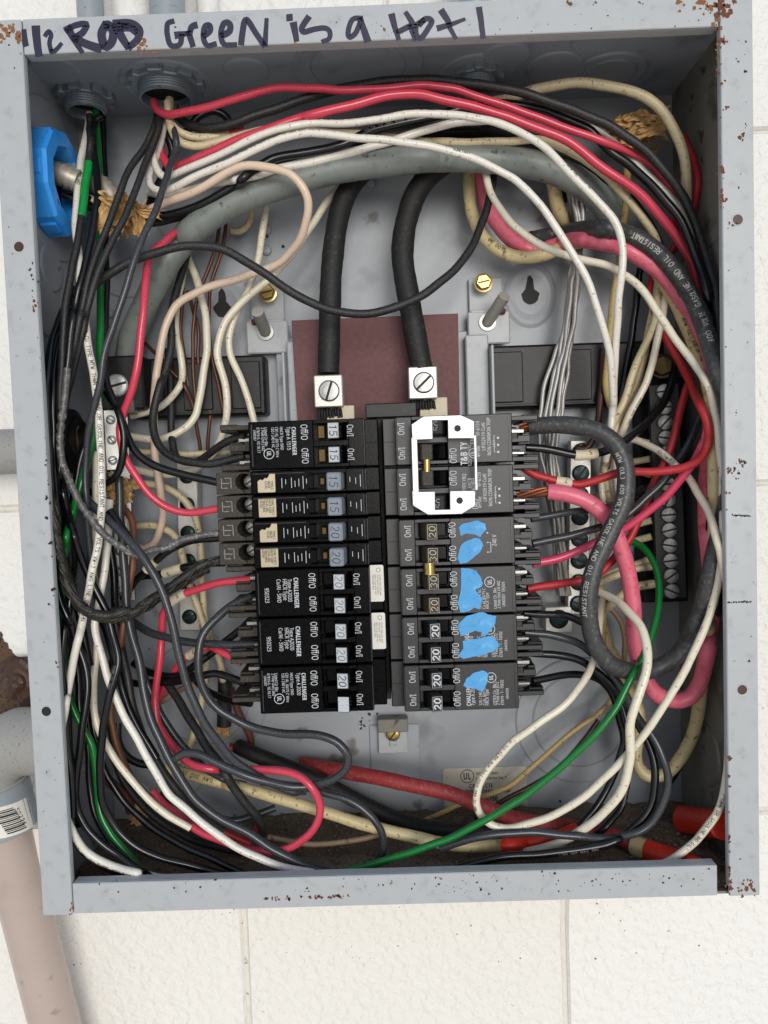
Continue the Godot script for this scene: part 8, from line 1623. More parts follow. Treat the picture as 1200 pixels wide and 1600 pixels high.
	wire("grey_wire", "grey painted wire with torn coating running from the left bundle to the fourth left breaker", "torn", 3.8, [-1584, 2106, -684, -1605, 2090, -676, -1621, 2071, -676, -1611, 1992, -609, -1585, 1911, -537, -1586, 1889, -543, -1580, 1835, -532, -1542, 1655, -449, -1530, 1539, -399, -1532, 1375, -337, -1553, 1195, -276, -1587, 1024, -229, -1613, 907, -217, -1606, 852, -174, -1609, 828, -170, -1650, 548, -149, -1698, 222, -141, -1699, 151, -139, -1688, 81, -136, -1630, -74, -125, -1520, -254, -126, -1447, -338, -157, -1366, -412, -203, -1346, -415, -213, -1287, -393, -244, -1202, -384, -285, -1121, -346, -321, -911, -320, -376], "branch circuit wires in the box", 0.36, [], [[0.000, 0.506, "black", 1.10]])
	wire("black_wire", "twisted bundle of dusty black insulation hanging to the fifth left breaker", "dirt", 4.6, [-1743, -62, -89, -1731, -85, -67, -1718, -131, -44, -1706, -247, -37, -1699, -317, -39, -1691, -459, -70, -1672, -552, -77, -1628, -635, -79, -1576, -682, -81, -1536, -704, -85, -1470, -720, -96, -1407, -706, -114, -1365, -711, -131, -1345, -705, -140, -1197, -597, -250, -1123, -554, -298, -1067, -516, -326, -1025, -494, -340, -979, -481, -347, -911, -468, -376], "", 0.50, [], [])
	wire("black_wire", "second black strand of the twisted bundle, looping below it", "dirt", 4.4, [-1778, -96, -141, -1777, -120, -143, -1772, -143, -133, -1732, -257, -76, -1706, -444, -114, -1679, -585, -124, -1633, -667, -125, -1598, -699, -127, -1557, -721, -131, -1471, -748, -146, -1427, -745, -159, -1387, -732, -175, -1313, -695, -217, -1174, -605, -318, -1018, -522, -410], "", 0.60, [], [])
	wire("black_wire", "black wire with pale tag slanting up to the fourth left breaker", "black", 4.4, [-1564, -705, -564, -1485, -613, -529, -1396, -534, -497, -1283, -443, -461, -1211, -397, -442, -1160, -374, -431, -1106, -362, -421, -918, -351, -401], "branch circuit wires in the box", 0.36, [], [[0.355, 0.431, "tag", 1.30]])
	wire("black_wire", "black wire with pale tag running level to the fifth left breaker", "black", 4.6, [-1580, -626, -644, -1461, -584, -594, -1340, -564, -545, -1167, -522, -481, -1029, -499, -440, -992, -492, -393, -920, -493, -412], "branch circuit wires in the box", 0.36, [], [[0.450, 0.577, "tag", 1.30]])
	wire("grey_wire", "grey black wire running level into the seventh left breaker", "greyw", 4.6, [-1625, -778, -684, -1562, -836, -643, -1524, -845, -590, -1447, -884, -550, -1332, -914, -493, -1140, -948, -436, -974, -954, -390, -768, -956, -384], "branch circuit wires in the box", 0.36, [], [])
	wire("grey_wire", "grey wire looping wide from the sixth left breaker to the oval loop at the bottom", "greyw", 4.6, [-778, -686, -384, -884, -729, -332, -939, -767, -303, -1002, -831, -270, -1037, -891, -252, -1051, -960, -240, -1050, -1058, -234, -1040, -1132, -236, -1014, -1202, -240, -972, -1264, -245, -918, -1315, -249, -788, -1384, -251, -643, -1419, -244, -420, -1437, -225, -327, -1465, -218, -289, -1496, -215, -262, -1537, -215, -255, -1561, -216, -263, -1611, -219, -294, -1652, -225, -359, -1694, -237, -457, -1728, -257, -507, -1733, -254, -603, -1717, -239, -785, -1645, -199, -899, -1600, -200, -1051, -1521, -209, -1099, -1508, -212, -1148, -1509, -216, -1194, -1533, -222, -1227, -1574, -279, -1243, -1598, -286], "branch circuit wires in the box", 0.36, [], [])
	wire("grey_wire", "grey wire dropping from the oval loop to a second hook on the floor", "greyw", 4.2, [-774, -1767, -424, -562, -1777, -374, -531, -1764, -333, -506, -1766, -325, -311, -1818, -304, -221, -1860, -294, -163, -1906, -288, -130, -1944, -285, -85, -2036, -287, -82, -2116, -294, -89, -2142, -297, -117, -2189, -304], "branch circuit wires in the box", 0.36, [], [])
	wire("grey_wire", "long grey wire crossing in front from the left bundle to the bottom loop", "greyw", 4.5, [-1692, -62, -284, -1611, -125, -266, -1379, -329, -176, -1314, -402, -159, -1249, -503, -148, -1208, -589, -145, -1180, -680, -144, -1122, -988, -145, -1087, -1129, -149, -1033, -1293, -158, -989, -1381, -169, -892, -1528, -201, -825, -1604, -228, -768, -1654, -246, -647, -1747, -291, -580, -1781, -309, -555, -1785, -315, -536, -1801, -357, -511, -1803, -365], "branch circuit wires in the box", 0.36, [], [])
	wire("grey_wire", "dusty dark grey wire beside the long front grey wire, ending near the red stub", "blackd", 5.0, [-1376, -1223, -682, -1345, -1231, -624, -1294, -1290, -587, -1173, -1420, -484, -1081, -1532, -406, -1032, -1587, -378, -1000, -1626, -374, -978, -1635, -340, -933, -1644, -249, -905, -1722, -275, -842, -1841, -308, -791, -1942, -349, -776, -2001, -374, -772, -2066, -402], "branch circuit wires in the box", 0.36, [], [])
	wire("black_wire", "black wire slanting up into the seventh left breaker lower side", "black", 4.4, [-800, -849, -384, -848, -875, -399, -961, -961, -443, -984, -980, -455, -1015, -1006, -499, -1036, -1022, -499, -1061, -1042, -517, -1126, -1088, -518, -1252, -1165, -558, -1310, -1175, -578, -1428, -1165, -625, -1486, -1151, -648, -1565, -1115, -684], "branch circuit wires in the box", 0.36, [], [])
	wire("black_wire", "black level wire into the lowest left breaker", "black", 4.4, [-1633, -1210, -664, -1545, -1225, -635, -1454, -1221, -606, -1269, -1195, -528, -1094, -1145, -458, -1009, -1132, -429, -829, -1177, -384], "branch circuit wires in the box", 0.36, [], [])
	wire("tan_wire", "dusty tan brown wire running low behind the red wires at lower left", "taupe", 3.6, [-1491, -1420, -824, -1331, -1326, -791, -1137, -1253, -764], "branch circuit wires in the box", 0.36, [], [])
	wire("black_wire", "black taped jacket stub above the lower paper tuft", "rubber", 9.0, [-1053, -1283, -864, -1041, -1295, -801, -1041, -1321, -789, -1050, -1412, -805, -1060, -1557, -804], "", 0.36, [], [])
	wire("cream_wire", "cream wire bending into the left bar, from behind the grey jacket", "cream2", 4.6, [-1175, 1360, -866, -1166, 1335, -866, -1110, 1197, -826, -1083, 1115, -807, -1059, 1006, -789, -1050, 924, -780, -1049, 815, -771, -1058, 707, -767, -1124, 388, -760, -1150, 341, -755, -1186, 301, -747, -1228, 269, -737, -1276, 246, -732, -1389, 231, -752, -1582, 261, -764], "branch circuit wires in the box", 0.36, [], [])
	wire("cream_wire", "cream wire bending towards the big left lug screw", "cream2", 4.2, [-1203, 1253, -893, -1202, 1218, -862, -1237, 997, -813, -1234, 859, -795, -1213, 699, -790, -1210, 646, -793, -1218, 593, -801, -1219, 564, -772, -1227, 538, -756, -1281, 476, -768, -1346, 425, -777, -1426, 397, -787, -1539, 378, -804], "branch circuit wires in the box", 0.36, [], [])
	wire("cream_wire", "long cream wire curving in an S down across the black bar to the left bar", "cream2", 4.4, [-220, 1689, -785, -288, 1602, -764, -426, 1400, -722, -552, 1226, -695, -609, 1171, -689, -818, 1009, -684, -873, 953, -684, -918, 888, -684, -950, 816, -684, -967, 739, -685, -965, 686, -685, -931, 506, -689, -933, 374, -697, -964, 245, -713, -987, 196, -720, -1034, 128, -733, -1073, 89, -741, -1144, 44, -752, -1253, 18, -764, -1392, 21, -775, -1607, 76, -784], "branch circuit wires in the box", 0.36, [], [])
	wire("cream_wire", "cream wire ending behind the top left breaker", "cream2", 4.2, [-651, 1682, -804, -687, 1439, -784, -726, 1251, -762, -784, 1099, -749, -872, 932, -745, -899, 856, -744, -909, 803, -744, -901, 697, -744, -831, 522, -745, -785, 339, -754, -768, 233, -764], "branch circuit wires in the box", 0.36, [], [])
	wire("cream_wire", "short cream wire bent in a hook below the grey jacket", "cream", 4.0, [-745, 1632, -844, -763, 1554, -852, -789, 1508, -860, -835, 1479, -871, -891, 1489, -884], "", 0.36, [], [])
	wire("cream_wire", "level cream wire into the left bar behind the black wires", "cream", 3.8, [-1623, 175, -824, -1481, 159, -813, -1368, 154, -807, -1175, 132, -806, -901, 142, -824], "branch circuit wires in the box", 0.36, [], [])
	wire("cream_wire", "cream wire arching from the left bar down behind the breaker terminals", "cream", 4.4, [-1612, -17, -784, -1389, -46, -768, -1337, -64, -766, -1249, -127, -765, -1198, -190, -764, -1172, -238, -764, -1142, -399, -764, -1145, -758, -766, -1140, -869, -770, -1117, -979, -778, -1066, -1139, -786, -1056, -1193, -780, -1045, -1243, -759, -1059, -1291, -836], "branch circuit wires in the box", 0.36, [], [])
	wire("cream_wire", "cream wire arching out of a paper tuft and falling to the lower left", "cream", 4.4, [-1610, -300, -804, -1462, -290, -774, -1405, -296, -764, -1327, -330, -750, -1289, -370, -742, -1258, -445, -733, -1237, -551, -727, -1133, -920, -724, -1126, -1002, -724, -1144, -1224, -728, -1174, -1388, -727, -1213, -1520, -721, -1250, -1622, -711, -1333, -1754, -684], "branch circuit wires in the box", 0.36, [], [])
	wire("bare_wire", "thin brown bare wire at the left of the brown group", "bronze", 2.3, [-1195, 1333, -904, -1203, 1280, -913, -1197, 1243, -877, -1204, 1219, -892, -1206, 1191, -890, -1209, 1045, -862, -1224, 905, -848, -1212, 739, -848, -1192, 519, -864], "thin brown wires over the black bar", 0.30, [], [])
	wire("bare_wire", "thin brown bare wire crossing behind the beige wire", "bronze", 2.3, [-955, 1549, -884, -1006, 1334, -860, -1091, 1133, -846, -1133, 976, -844, -1157, 733, -845, -1154, 408, -864], "thin brown wires over the black bar", 0.30, [], [])
	wire("bare_wire", "thin brown bare wire, rightmost of the brown group", "bronze", 2.3, [-914, 1605, -884, -948, 1385, -864, -1019, 1176, -849, -1048, 960, -845, -1051, 850, -844, -1042, 741, -845, -999, 499, -852, -986, 363, -864], "thin brown wires over the black bar", 0.30, [], [])
	wire("bare_wire", "thin brown bare wire with a gentle S in the middle of the group", "bronze", 2.3, [-1184, 1138, -904, -1125, 921, -873, -1122, 839, -868, -1131, 730, -865, -1124, 621, -865, -1098, 460, -871, -1070, 384, -875, -1063, 359, -890], "thin brown wires over the black bar", 0.30, [], [])
	wire("bare_wire", "thin brown bare wire slanting down across the black bar", "bronze", 2.3, [-1467, 840, -884, -1297, 661, -808, -1278, 641, -807, -1245, 601, -822, -1198, 548, -760, -1163, 449, -786, -1146, 314, -813, -1136, 205, -837, -1141, 92, -864], "thin brown wires over the black bar", 0.30, [], [])
	wire("bare_wire", "short thin brown bare wire behind the S curve wire", "bronze", 2.3, [-1099, 508, -904, -1079, 390, -896, -1075, 359, -876, -1109, 124, -904], "thin brown wires over the black bar", 0.30, [], [])
	wire("white_wire", "large white printed wire running down the whole left side, lettering along it", "white", 4.2, [-1666, 2143, -727, -1668, 2051, -691, -1659, 1881, -580, -1646, 1605, -433, -1646, 1417, -375, -1612, 1183, -311, -1607, 1056, -284, -1592, 958, -266, -1573, 790, -253, -1533, 550, -218, -1503, 240, -185, -1504, -45, -167, -1532, -306, -167, -1579, -515, -157, -1663, -799, -174, -1659, -818, -150, -1667, -862, -140, -1739, -1145, -139, -1720, -1152, -82, -1724, -1174, -77, -1775, -1433, -74, -1783, -1625, -70, -1772, -1721, -72, -1725, -1889, -90, -1693, -1956, -101, -1663, -1995, -108, -1608, -2040, -114, -1542, -2071, -112, -1494, -2083, -103, -1413, -2088, -68, -1389, -2094, -65, -1376, -2155, -158, -1352, -2161, -158, -1331, -2171, -168, -1319, -2195, -204, -1271, -2204, -204], "branch circuit wires in the box", 0.36, [["LINE AND", 0.100, "ink", 1.6, 20.0], ["ETTAWG121 3.307 MM CU TYPE MTW THWN OR THHN OR GASOLINE AND OIL RESISTANT AND 600 VOLTS VW-1 AWG LINE OR THHN", 0.235, "ink", 2.0, 22.0], ["AWG 12 3.307 MM CU TYPE MTW THWN", 0.835, "ink", 2.0, -40.0]], [])
	wire("green_wire", "green ground wire hanging from the small top connector down the left side", "green", 4.1, [-1626, 2162, -724, -1623, 2131, -713, -1623, 2079, -712, -1612, 2016, -684, -1596, 1899, -648, -1574, 1537, -556, -1576, 1381, -540, -1575, 1249, -517, -1560, 805, -423, -1557, 525, -358, -1569, 351, -324, -1588, 205, -301, -1663, -73, -241, -1704, -190, -254, -1681, -296, -112, -1710, -346, -151, -1718, -370, -157, -1751, -539, -178, -1780, -766, -227, -1780, -938, -226, -1771, -1033, -209, -1804, -1104, -290, -1770, -1246, -271, -1698, -1403, -264, -1673, -1474, -264, -1657, -1598, -263, -1646, -1772, -255, -1626, -1868, -246, -1594, -1934, -237, -1553, -1994, -228, -1373, -2192, -194], "", 0.36, [], [])
	wire("black_wire", "black wire wrapped with green tape below the small top connector", "blackd", 4.0, [-1644, 2107, -664, -1641, 2077, -655, -1642, 2053, -659, -1593, 1889, -511, -1597, 1838, -506, -1598, 1782, -488, -1602, 1446, -358, -1612, 1287, -298, -1639, 1037, -226, -1661, 869, -195, -1678, 680, -185, -1708, 375, -184], "", 0.36, [], [[0.212, 0.406, "gtape", 1.16]])
	wire("black_wire", "black wire hanging behind the green one from the small top connector", "black", 4.0, [-1610, 2177, -784, -1594, 1813, -725, -1586, 1588, -679, -1558, 1113, -549, -1542, 607, -412, -1519, 505, -381, -1463, 387, -351, -1443, 361, -317, -1434, 337, -310, -1419, 239, -306, -1423, 166, -306, -1434, 117, -310, -1464, 48, -324, -1498, 7, -337, -1570, -35, -361, -1611, -49, -412, -1724, -96, -464], "branch circuit wires in the box", 0.36, [], [])
	wire("black_wire", "leftmost black wire fanning down from the large top connector", "blackd", 3.8, [-1233, 2057, -590, -1234, 2026, -574, -1233, 1952, -514, -1268, 1849, -478, -1338, 1704, -408, -1391, 1526, -341, -1500, 1166, -238, -1544, 1002, -209, -1576, 888, -205, -1576, 862, -188, -1634, 658, -198, -1714, 407, -224, -1739, 290, -219, -1751, 194, -209, -1771, 172, -246, -1777, 148, -252, -1799, -46, -258, -1802, -70, -262, -1816, -120, -289, -1813, -144, -280, -1814, -218, -282, -1807, -267, -269, -1813, -292, -285, -1786, -386, -238, -1762, -505, -214, -1759, -529, -215, -1760, -580, -230, -1755, -729, -243], "branch circuit wires in the box", 0.36, [], [])
	wire("black_wire", "middle black wire fanning down from the large top connector", "blackd", 3.8, [-1206, 2043, -559, -1201, 2004, -527, -1199, 1939, -489, -1234, 1808, -449, -1326, 1472, -316, -1365, 1350, -272, -1429, 1190, -218, -1497, 1010, -180, -1532, 898, -178, -1539, 877, -183, -1556, 860, -210, -1564, 838, -216, -1583, 770, -219, -1643, 614, -248, -1692, 503, -273, -1706, 482, -290, -1715, 459, -295, -1757, 318, -312, -1789, 173, -328, -1811, 1, -340, -1810, -74, -334, -1815, -99, -345, -1808, -148, -328, -1808, -173, -327], "branch circuit wires in the box", 0.36, [], [])
	wire("grey_wire", "long dark grey wire fanning down in front of the paper tuft", "greyw", 3.7, [-1148, 2053, -586, -1147, 2032, -596, -1138, 1996, -570, -1113, 1934, -486, -1082, 1848, -398, -1079, 1801, -399, -1083, 1775, -393, -1161, 1432, -246, -1227, 1245, -187, -1281, 1086, -158, -1345, 910, -146, -1443, 647, -147, -1483, 488, -157, -1525, 377, -169, -1553, 310, -184, -1590, 146, -213, -1607, 26, -223, -1614, -119, -229, -1622, -266, -251, -1623, -516, -283, -1611, -692, -304], "branch circuit wires in the box", 0.36, [], [])
	wire("black_wire", "black wire behind the white loops of the large top connector", "black", 5.0, [-1205, 2090, -624, -1203, 2019, -635, -1183, 1954, -601, -1161, 1883, -605, -1160, 1835, -609, -1212, 1751, -628, -1340, 1599, -704], "branch circuit wires in the box", 0.36, [], [])
	wire("black_wire", "black wire bowing across the middle below the service cables", "blackd", 4.6, [-1625, 799, -324, -1582, 960, -303, -1548, 1023, -292, -1514, 1057, -287, -1429, 1107, -279, -1318, 1155, -275, -1133, 1211, -274, -1014, 1230, -275, -895, 1222, -277, -806, 1193, -280, -684, 1123, -290, -434, 947, -313, -349, 903, -318, -258, 872, -322, -163, 852, -325, -66, 848, -328, 54, 867, -335, 147, 897, -346, 257, 956, -368, 338, 1018, -394, 436, 1107, -438, 505, 1192, -481, 571, 1318, -541, 624, 1452, -600, 664, 1592, -655, 693, 1736, -704], "", 0.36, [], [])
	wire("black_wire", "left wall black wire, outermost of the bowed bundle", "gloss", 4.4, [-1710, 1024, -424, -1731, 866, -302, -1744, 765, -236, -1750, 665, -188, -1753, 543, -150, -1753, 424, -130, -1753, 258, -119, -1752, 117, -118, -1752, -48, -128, -1732, -142, -88, -1731, -165, -87, -1753, -191, -141, -1752, -215, -140, -1738, -261, -116, -1741, -334, -133], "branch circuit wires in the box", 0.36, [], [])
	wire("black_wire", "left wall black wire, second of the bowed bundle", "gloss", 4.2, [-1716, 982, -443, -1726, 847, -341, -1734, 744, -276, -1736, 643, -229, -1735, 494, -181, -1737, 375, -164, -1745, 137, -159, -1745, -77, -164, -1746, -197, -178, -1744, -221, -176, -1729, -267, -147], "branch circuit wires in the box", 0.36, [], [])
	wire("black_wire", "left wall black wire, innermost of the bowed bundle", "gloss", 4.0, [-1728, 939, -491, -1717, 877, -422, -1727, 692, -335, -1733, 514, -285, -1730, 488, -270, -1756, 194, -264, -1741, 168, -226, -1738, 46, -209, -1740, 22, -214, -1751, -3, -238, -1755, -28, -246, -1739, -52, -209, -1749, -150, -233, -1755, -176, -245, -1753, -200, -242, -1746, -224, -226, -1743, -273, -220], "branch circuit wires in the box", 0.36, [], [])
	wire("black_wire", "glossy black wire snaking down in front of the white ones at the lower left", "gloss", 4.3, [-1749, 37, -250, -1757, 13, -272, -1756, -11, -274, -1714, -59, -181, -1710, -130, -190, -1711, -154, -201, -1717, -179, -225, -1670, -245, -147, -1665, -269, -149, -1650, -290, -126, -1651, -338, -155, -1644, -386, -172, -1606, -524, -199, -1534, -704, -204, -1501, -820, -194, -1463, -957, -168, -1469, -1026, -155, -1521, -1183, -138, -1566, -1399, -136, -1590, -1673, -147, -1583, -1749, -151, -1562, -1821, -156, -1528, -1887, -160, -1497, -1925, -162, -1425, -1991, -164, -1364, -2031, -165, -1251, -2079, -168, -974, -2171, -180, -856, -2207, -180, -829, -2206, -163], "", 0.36, [["THHN 12 AWG", 0.420, "gry", 1.4, -30.0]], [])
	wire("black_wire", "glossy black wire following the left rim down to the bottom corner", "gloss", 4.0, [-1779, -436, -144, -1744, -625, -138, -1704, -738, -134, -1710, -767, -163, -1692, -864, -181, -1653, -979, -173, -1634, -1074, -165, -1635, -1145, -157, -1680, -1404, -134, -1723, -1676, -136, -1713, -1774, -136, -1688, -1843, -135, -1664, -1886, -136, -1581, -1975, -138, -1481, -2047, -130, -1370, -2099, -88, -1364, -2134, -127, -1342, -2145, -119, -1325, -2163, -126, -1313, -2190, -148], "branch circuit wires in the box", 0.36, [], [])
	wire("black_wire", "black wire crossing under the twisted bundle near the left rim", "gloss", 4.4, [-1728, -335, -325, -1750, -487, -336, -1729, -505, -276, -1731, -529, -271, -1718, -548, -230, -1715, -570, -214, -1724, -688, -188, -1742, -760, -189, -1730, -776, -145, -1746, -938, -118, -1746, -1106, -106, -1750, -1208, -122, -1725, -1641, -97, -1730, -1792, -104], "branch circuit wires in the box", 0.36, [], [])
	wire("black_wire", "black wire in the lower left corner below the white printed wire", "blackd", 4.2, [-1792, -1899, -224, -1764, -1998, -224, -1705, -2082, -224, -1620, -2138, -224, -1478, -2195, -224], "branch circuit wires in the box", 0.36, [], [])
	wire("cream_wire", "cream wire half hidden behind the white printed wire at left", "cream2", 4.4, [-1599, 156, -364, -1611, -23, -382, -1614, -150, -367, -1650, -379, -369, -1656, -614, -384], "branch circuit wires in the box", 0.36, [], [])
	wire("white_wire", "bright white wire running from behind the bundle to the bottom front edge", "white", 4.1, [-1535, -113, -364, -1545, -188, -367, -1547, -359, -323, -1581, -646, -267, -1608, -762, -246, -1608, -809, -237, -1581, -926, -217, -1532, -1088, -196, -1470, -1246, -187, -1389, -1423, -184, -1241, -1706, -184, -1176, -1779, -183, -1030, -1909, -177, -892, -2009, -169, -742, -2091, -166, -629, -2137, -170, -464, -2184, -182], "branch circuit wires in the box", 0.36, [], [])
	wire("white_wire", "off white wire bending lower left of the bright white one", "cream2", 4.0, [-1650, -919, -364, -1666, -1232, -303, -1652, -1328, -287, -1619, -1420, -275, -1532, -1570, -266, -1383, -1770, -264, -1273, -1871, -264, -1147, -1952, -264], "branch circuit wires in the box", 0.36, [], [])
	wire("brown_wire", "brown wire curving from the left bar down to the lower left", "brown", 4.0, [-1586, -142, -584, -1511, -188, -544, -1475, -230, -519, -1465, -254, -507, -1451, -379, -457, -1454, -528, -419, -1513, -917, -353, -1537, -953, -403, -1547, -980, -414, -1614, -1290, -429, -1621, -1367, -427, -1615, -1418, -424, -1584, -1539, -407, -1517, -1674, -384, -1443, -1776, -370, -1377, -1853, -363, -1367, -1883, -391, -1309, -1932, -384], "", 0.36, [], [])
	wire("brown_wire", "dull brown red wire curving in the lower left behind the paper scrap", "rust", 6.0, [-1765, -1780, -624, -1686, -1861, -631, -1637, -1932, -643, -1626, -1959, -648, -1621, -2023, -664], "", 0.36, [], [])
	wire("grey_wire", "grey vertical wire right of the small bolts of the left bar", "greyw", 4.8, [-1499, 10, -424, -1489, -266, -388, -1454, -788, -332, -1402, -1002, -300, -1353, -1266, -267, -1295, -1428, -253, -1233, -1562, -242, -1121, -1751, -228, -1014, -1853, -225, -823, -1967, -222, -661, -2078, -213, -461, -2176, -218, -343, -2203, -184], "", 0.36, [], [])
	wire("black_wire", "black wire running close beside the grey vertical wire at lower left", "blackd", 4.6, [-1586, -736, -444, -1554, -860, -427, -1543, -938, -430, -1521, -952, -378, -1503, -1024, -359, -1444, -1319, -326, -1384, -1485, -314, -1299, -1639, -302, -1195, -1783, -296, -1092, -1895, -298, -972, -1991, -304], "branch circuit wires in the box", 0.36, [], [])
	wire("black_wire", "black wire bending beneath the brown wire at lower left", "black", 4.6, [-1618, -1430, -524, -1614, -1504, -503, -1602, -1554, -497, -1569, -1628, -514, -1512, -1680, -541, -1421, -1712, -584], "branch circuit wires in the box", 0.36, [], [])
	wire("black_wire", "dark wire left of the bright white one from the bundle", "gloss", 4.2, [-1644, -785, -424, -1601, -877, -393, -1560, -992, -356, -1478, -1247, -297, -1425, -1357, -279, -1316, -1551, -264], "branch circuit wires in the box", 0.36, [], [])
	wire("black_wire", "slanting black wire stub crossing the left bar", "black", 5.0, [-1523, -175, -323, -1448, -285, -291, -1340, -430, -264], "branch circuit wires in the box", 0.36, [], [])
	wire("black_wire", "glossy black wire deep in the left gutter, hugging the side wall to the bottom", "gloss", 4.4, [-1726, 1090, -524, -1746, 958, -471, -1755, 934, -471, -1751, 904, -443, -1760, 881, -447, -1764, 855, -439, -1779, 648, -362, -1786, 472, -315, -1793, 324, -295, -1803, 128, -295, -1800, -44, -297, -1802, -94, -306, -1782, -117, -262, -1785, -191, -277, -1770, -288, -257, -1759, -336, -239, -1772, -363, -271, -1760, -534, -252, -1767, -586, -271, -1773, -738, -284, -1776, -836, -277, -1795, -1062, -274, -1776, -1074, -226, -1786, -1276, -234, -1776, -1677, -227, -1771, -1780, -232, -1751, -1910, -244], "branch circuit wires in the box", 0.36, [], [])
	wire("black_wire", "black wire crossing left gutter from the white wire to the twisted bundle", "black", 4.4, [-1611, 354, -424, -1661, 187, -374, -1690, 66, -348, -1725, -130, -317, -1740, -302, -293, -1748, -453, -297, -1753, -531, -315, -1731, -653, -291, -1701, -774, -275, -1685, -873, -274, -1668, -1025, -284], "branch circuit wires in the box", 0.36, [], [])
	wire("black_wire", "thin black wire hidden between left wall wires and the green wire", "gloss", 4.0, [-1790, 217, -404, -1815, -32, -378, -1807, -82, -348, -1805, -131, -330, -1813, -206, -334, -1814, -354, -321, -1810, -554, -320, -1796, -755, -326, -1750, -1079, -322, -1745, -1353, -305], "branch circuit wires in the box", 0.36, [], [])
	wire("black_wire", "black wire deep beside the left bar running under the brown wire", "black", 4.6, [-1623, 409, -664, -1639, 144, -629, -1639, -94, -598, -1625, -330, -575, -1612, -566, -565, -1616, -832, -565, -1665, -1282, -553, -1668, -1442, -550, -1649, -1569, -529, -1636, -1613, -504], "branch circuit wires in the box", 0.36, [], [])
	wire("black_wire", "dark wire along the floor of the left corner under the paper scrap", "blackd", 4.6, [-1735, -1693, -724, -1665, -1838, -690, -1601, -1925, -671, -1501, -2017, -640, -1389, -2095, -615, -1267, -2155, -592, -1161, -2187, -570, -967, -2211, -515, -934, -2203, -486, -908, -2208, -483], "branch circuit wires in the box", 0.36, [], [])
	wire("grey_wire", "dusty grey wire arching low behind the red loop to the lower cables", "greyw", 4.2, [-1392, -1859, -524, -1156, -1990, -511, -1057, -2028, -520, -979, -2039, -534, -903, -2038, -555, -733, -2008, -624], "branch circuit wires in the box", 0.36, [], [])
	wire("black_wire", "black wire deep under the cream fan at right", "black", 4.4, [1584, 1162, -864, 1541, 866, -864, 1492, 568, -864, 1378, 84, -865], "branch circuit wires in the box", 0.36, [], [])
	wire("black_wire", "dark wire behind the ivory cable along the lower right wall", "black", 4.6, [1806, 54, -299, 1808, 30, -307, 1804, 5, -301, 1812, -44, -329, 1807, -68, -320, 1808, -93, -327, 1804, -117, -322, 1807, -142, -334, 1806, -167, -336, 1812, -192, -353, 1808, -241, -354, 1810, -317, -371, 1805, -392, -370, 1810, -469, -395, 1806, -494, -388, 1804, -596, -401, 1811, -625, -425, 1811, -651, -428, 1805, -674, -418, 1812, -730, -448, 1808, -755, -446, 1810, -783, -456, 1807, -808, -456, 1811, -864, -481, 1809, -890, -482, 1811, -919, -496, 1804, -943, -487, 1805, -998, -503, 1808, -1028, -519, 1811, -1373, -625, 1804, -1646, -717, 1792, -1735, -738, 1768, -1818, -749, 1730, -1892, -751, 1650, -2005, -744], "branch circuit wires in the box", 0.36, [], [])
	wire("black_wire", "black wire behind the white arches at top right", "blackd", 5.0, [438, 1916, -819, 681, 1932, -826, 897, 1914, -836, 947, 1897, -821, 961, 1865, -757, 983, 1851, -739, 1036, 1840, -753, 1087, 1822, -758, 1255, 1740, -765, 1433, 1621, -771, 1545, 1507, -777, 1635, 1375, -787, 1718, 1180, -804], "branch circuit wires in the box", 0.36, [], [])
	wire("grey_wire", "grey wire sagging from the left bar to behind the oval loop", "greyw", 4.2, [-1540, -866, -625, -1495, -1074, -589, -1452, -1199, -565, -1379, -1371, -553, -1296, -1507, -536, -1212, -1610, -518, -1136, -1682, -496, -1068, -1723, -475, -993, -1753, -450, -971, -1766, -458, -959, -1798, -514, -933, -1806, -516, -880, -1816, -504], "branch circuit wires in the box", 0.36, [], [])
	wire("black_wire", "short black wire rising into the lower terminal of the bottom left breaker", "black", 4.2, [-1264, -1185, -764, -1153, -1277, -688, -1073, -1314, -645, -953, -1336, -580, -828, -1331, -504], "branch circuit wires in the box", 0.36, [], [])
	wire("black_wire", "glossy black wire between the two white wires at lower left", "gloss", 4.0, [-1731, -1101, -444, -1721, -1349, -403, -1682, -1545, -378, -1649, -1640, -367, -1615, -1707, -358, -1512, -1849, -337, -1401, -1950, -319, -1270, -2025, -296, -968, -2149, -235, -831, -2206, -215, -808, -2214, -209, -781, -2211, -184], "branch circuit wires in the box", 0.36, [], [])
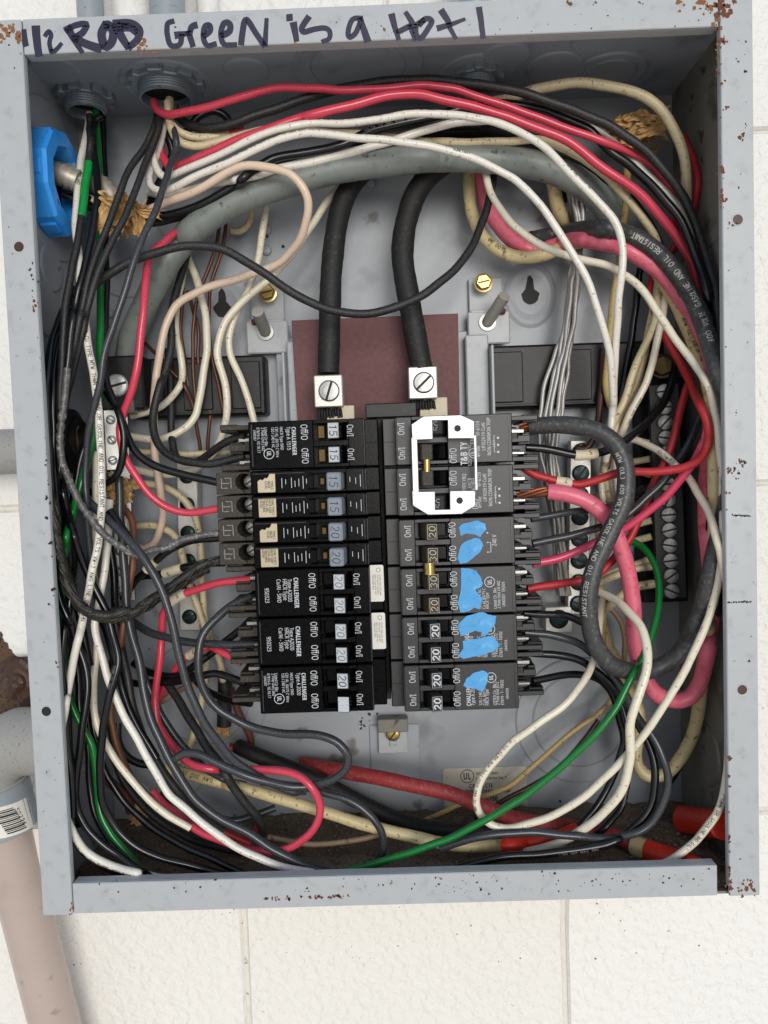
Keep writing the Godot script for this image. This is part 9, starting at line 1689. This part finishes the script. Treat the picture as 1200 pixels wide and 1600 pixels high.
	wire("black_wire", "thin black wire behind the green one in the lower left corner", "black", 3.8, [-1802, -914, -444, -1768, -1268, -392, -1739, -1548, -369, -1731, -1754, -356, -1707, -1875, -337, -1647, -1982, -305, -1545, -2089, -264, -1467, -2152, -246, -1382, -2206, -234, -1325, -2210, -184], "branch circuit wires in the box", 0.36, [], [])
	wire("cream_wire", "cream wire hooked beneath the fan beside the right ground bar", "cream2", 4.0, [1356, 123, -824, 1346, 69, -832, 1339, -13, -862, 1335, -41, -864, 1330, -69, -858, 1312, -96, -806, 1310, -206, -788, 1317, -233, -791, 1331, -259, -800, 1354, -280, -815, 1414, -294, -839, 1469, -271, -859, 1507, -235, -844], "branch circuit wires in the box", 0.36, [], [])
	wire("cream_wire", "white printed wire end turned up beside the hooked cream one", "white", 4.0, [1373, 82, -764, 1381, 24, -768, 1397, -64, -787, 1396, -122, -776, 1399, -152, -783, 1419, -209, -801, 1453, -263, -821], "branch circuit wires in the box", 0.36, [], [])
	wire("cream_wire", "dim olive wire crossing low behind the pink cable to the neutral bar", "taupe", 3.6, [1560, -164, -785, 1493, -212, -780, 1420, -248, -775, 1393, -251, -776, 1341, -235, -773, 1328, -228, -819], "branch circuit wires in the box", 0.36, [], [])
	wire("black_wire", "black wire crossing high behind the white arches by the grey jacket", "blackd", 4.8, [-731, 1797, -724, -472, 1848, -707, -110, 1914, -702, 96, 1945, -692, 381, 1971, -684, 615, 1971, -684], "branch circuit wires in the box", 0.36, [], [])

func build_small() -> void:
	paper_tuft("torn kraft paper tuft below the upper left wires, beside the blue bushing", v(-139.2, 148.6, -46.4), 24.0, v(.45, -1, 0), 12, .9)
	paper_tuft("crumpled kraft paper in the top right corner behind the cream arch", v(156.8, 189.8, -68.4), 26.0, v(-1, -.25, 0), 15, .8)
	paper_tuft("pale paper tuft beside the left bar at mid height", v(-156.3, -5.3, -58.4), 17.0, v(.5, -1, 0), 7, .8)
	paper_tuft("pale paper scrap in the bottom left corner", v(-154.7, -202.8, -72.4), 13.0, v(-1, -.5, 0), 5, 1.3)
	paper_tuft("small paper tuft under the black jacket stub at bottom left", v(-105.2, -155.7, -80.4), 11.0, v(.2, -1, 0), 8, 1.1)
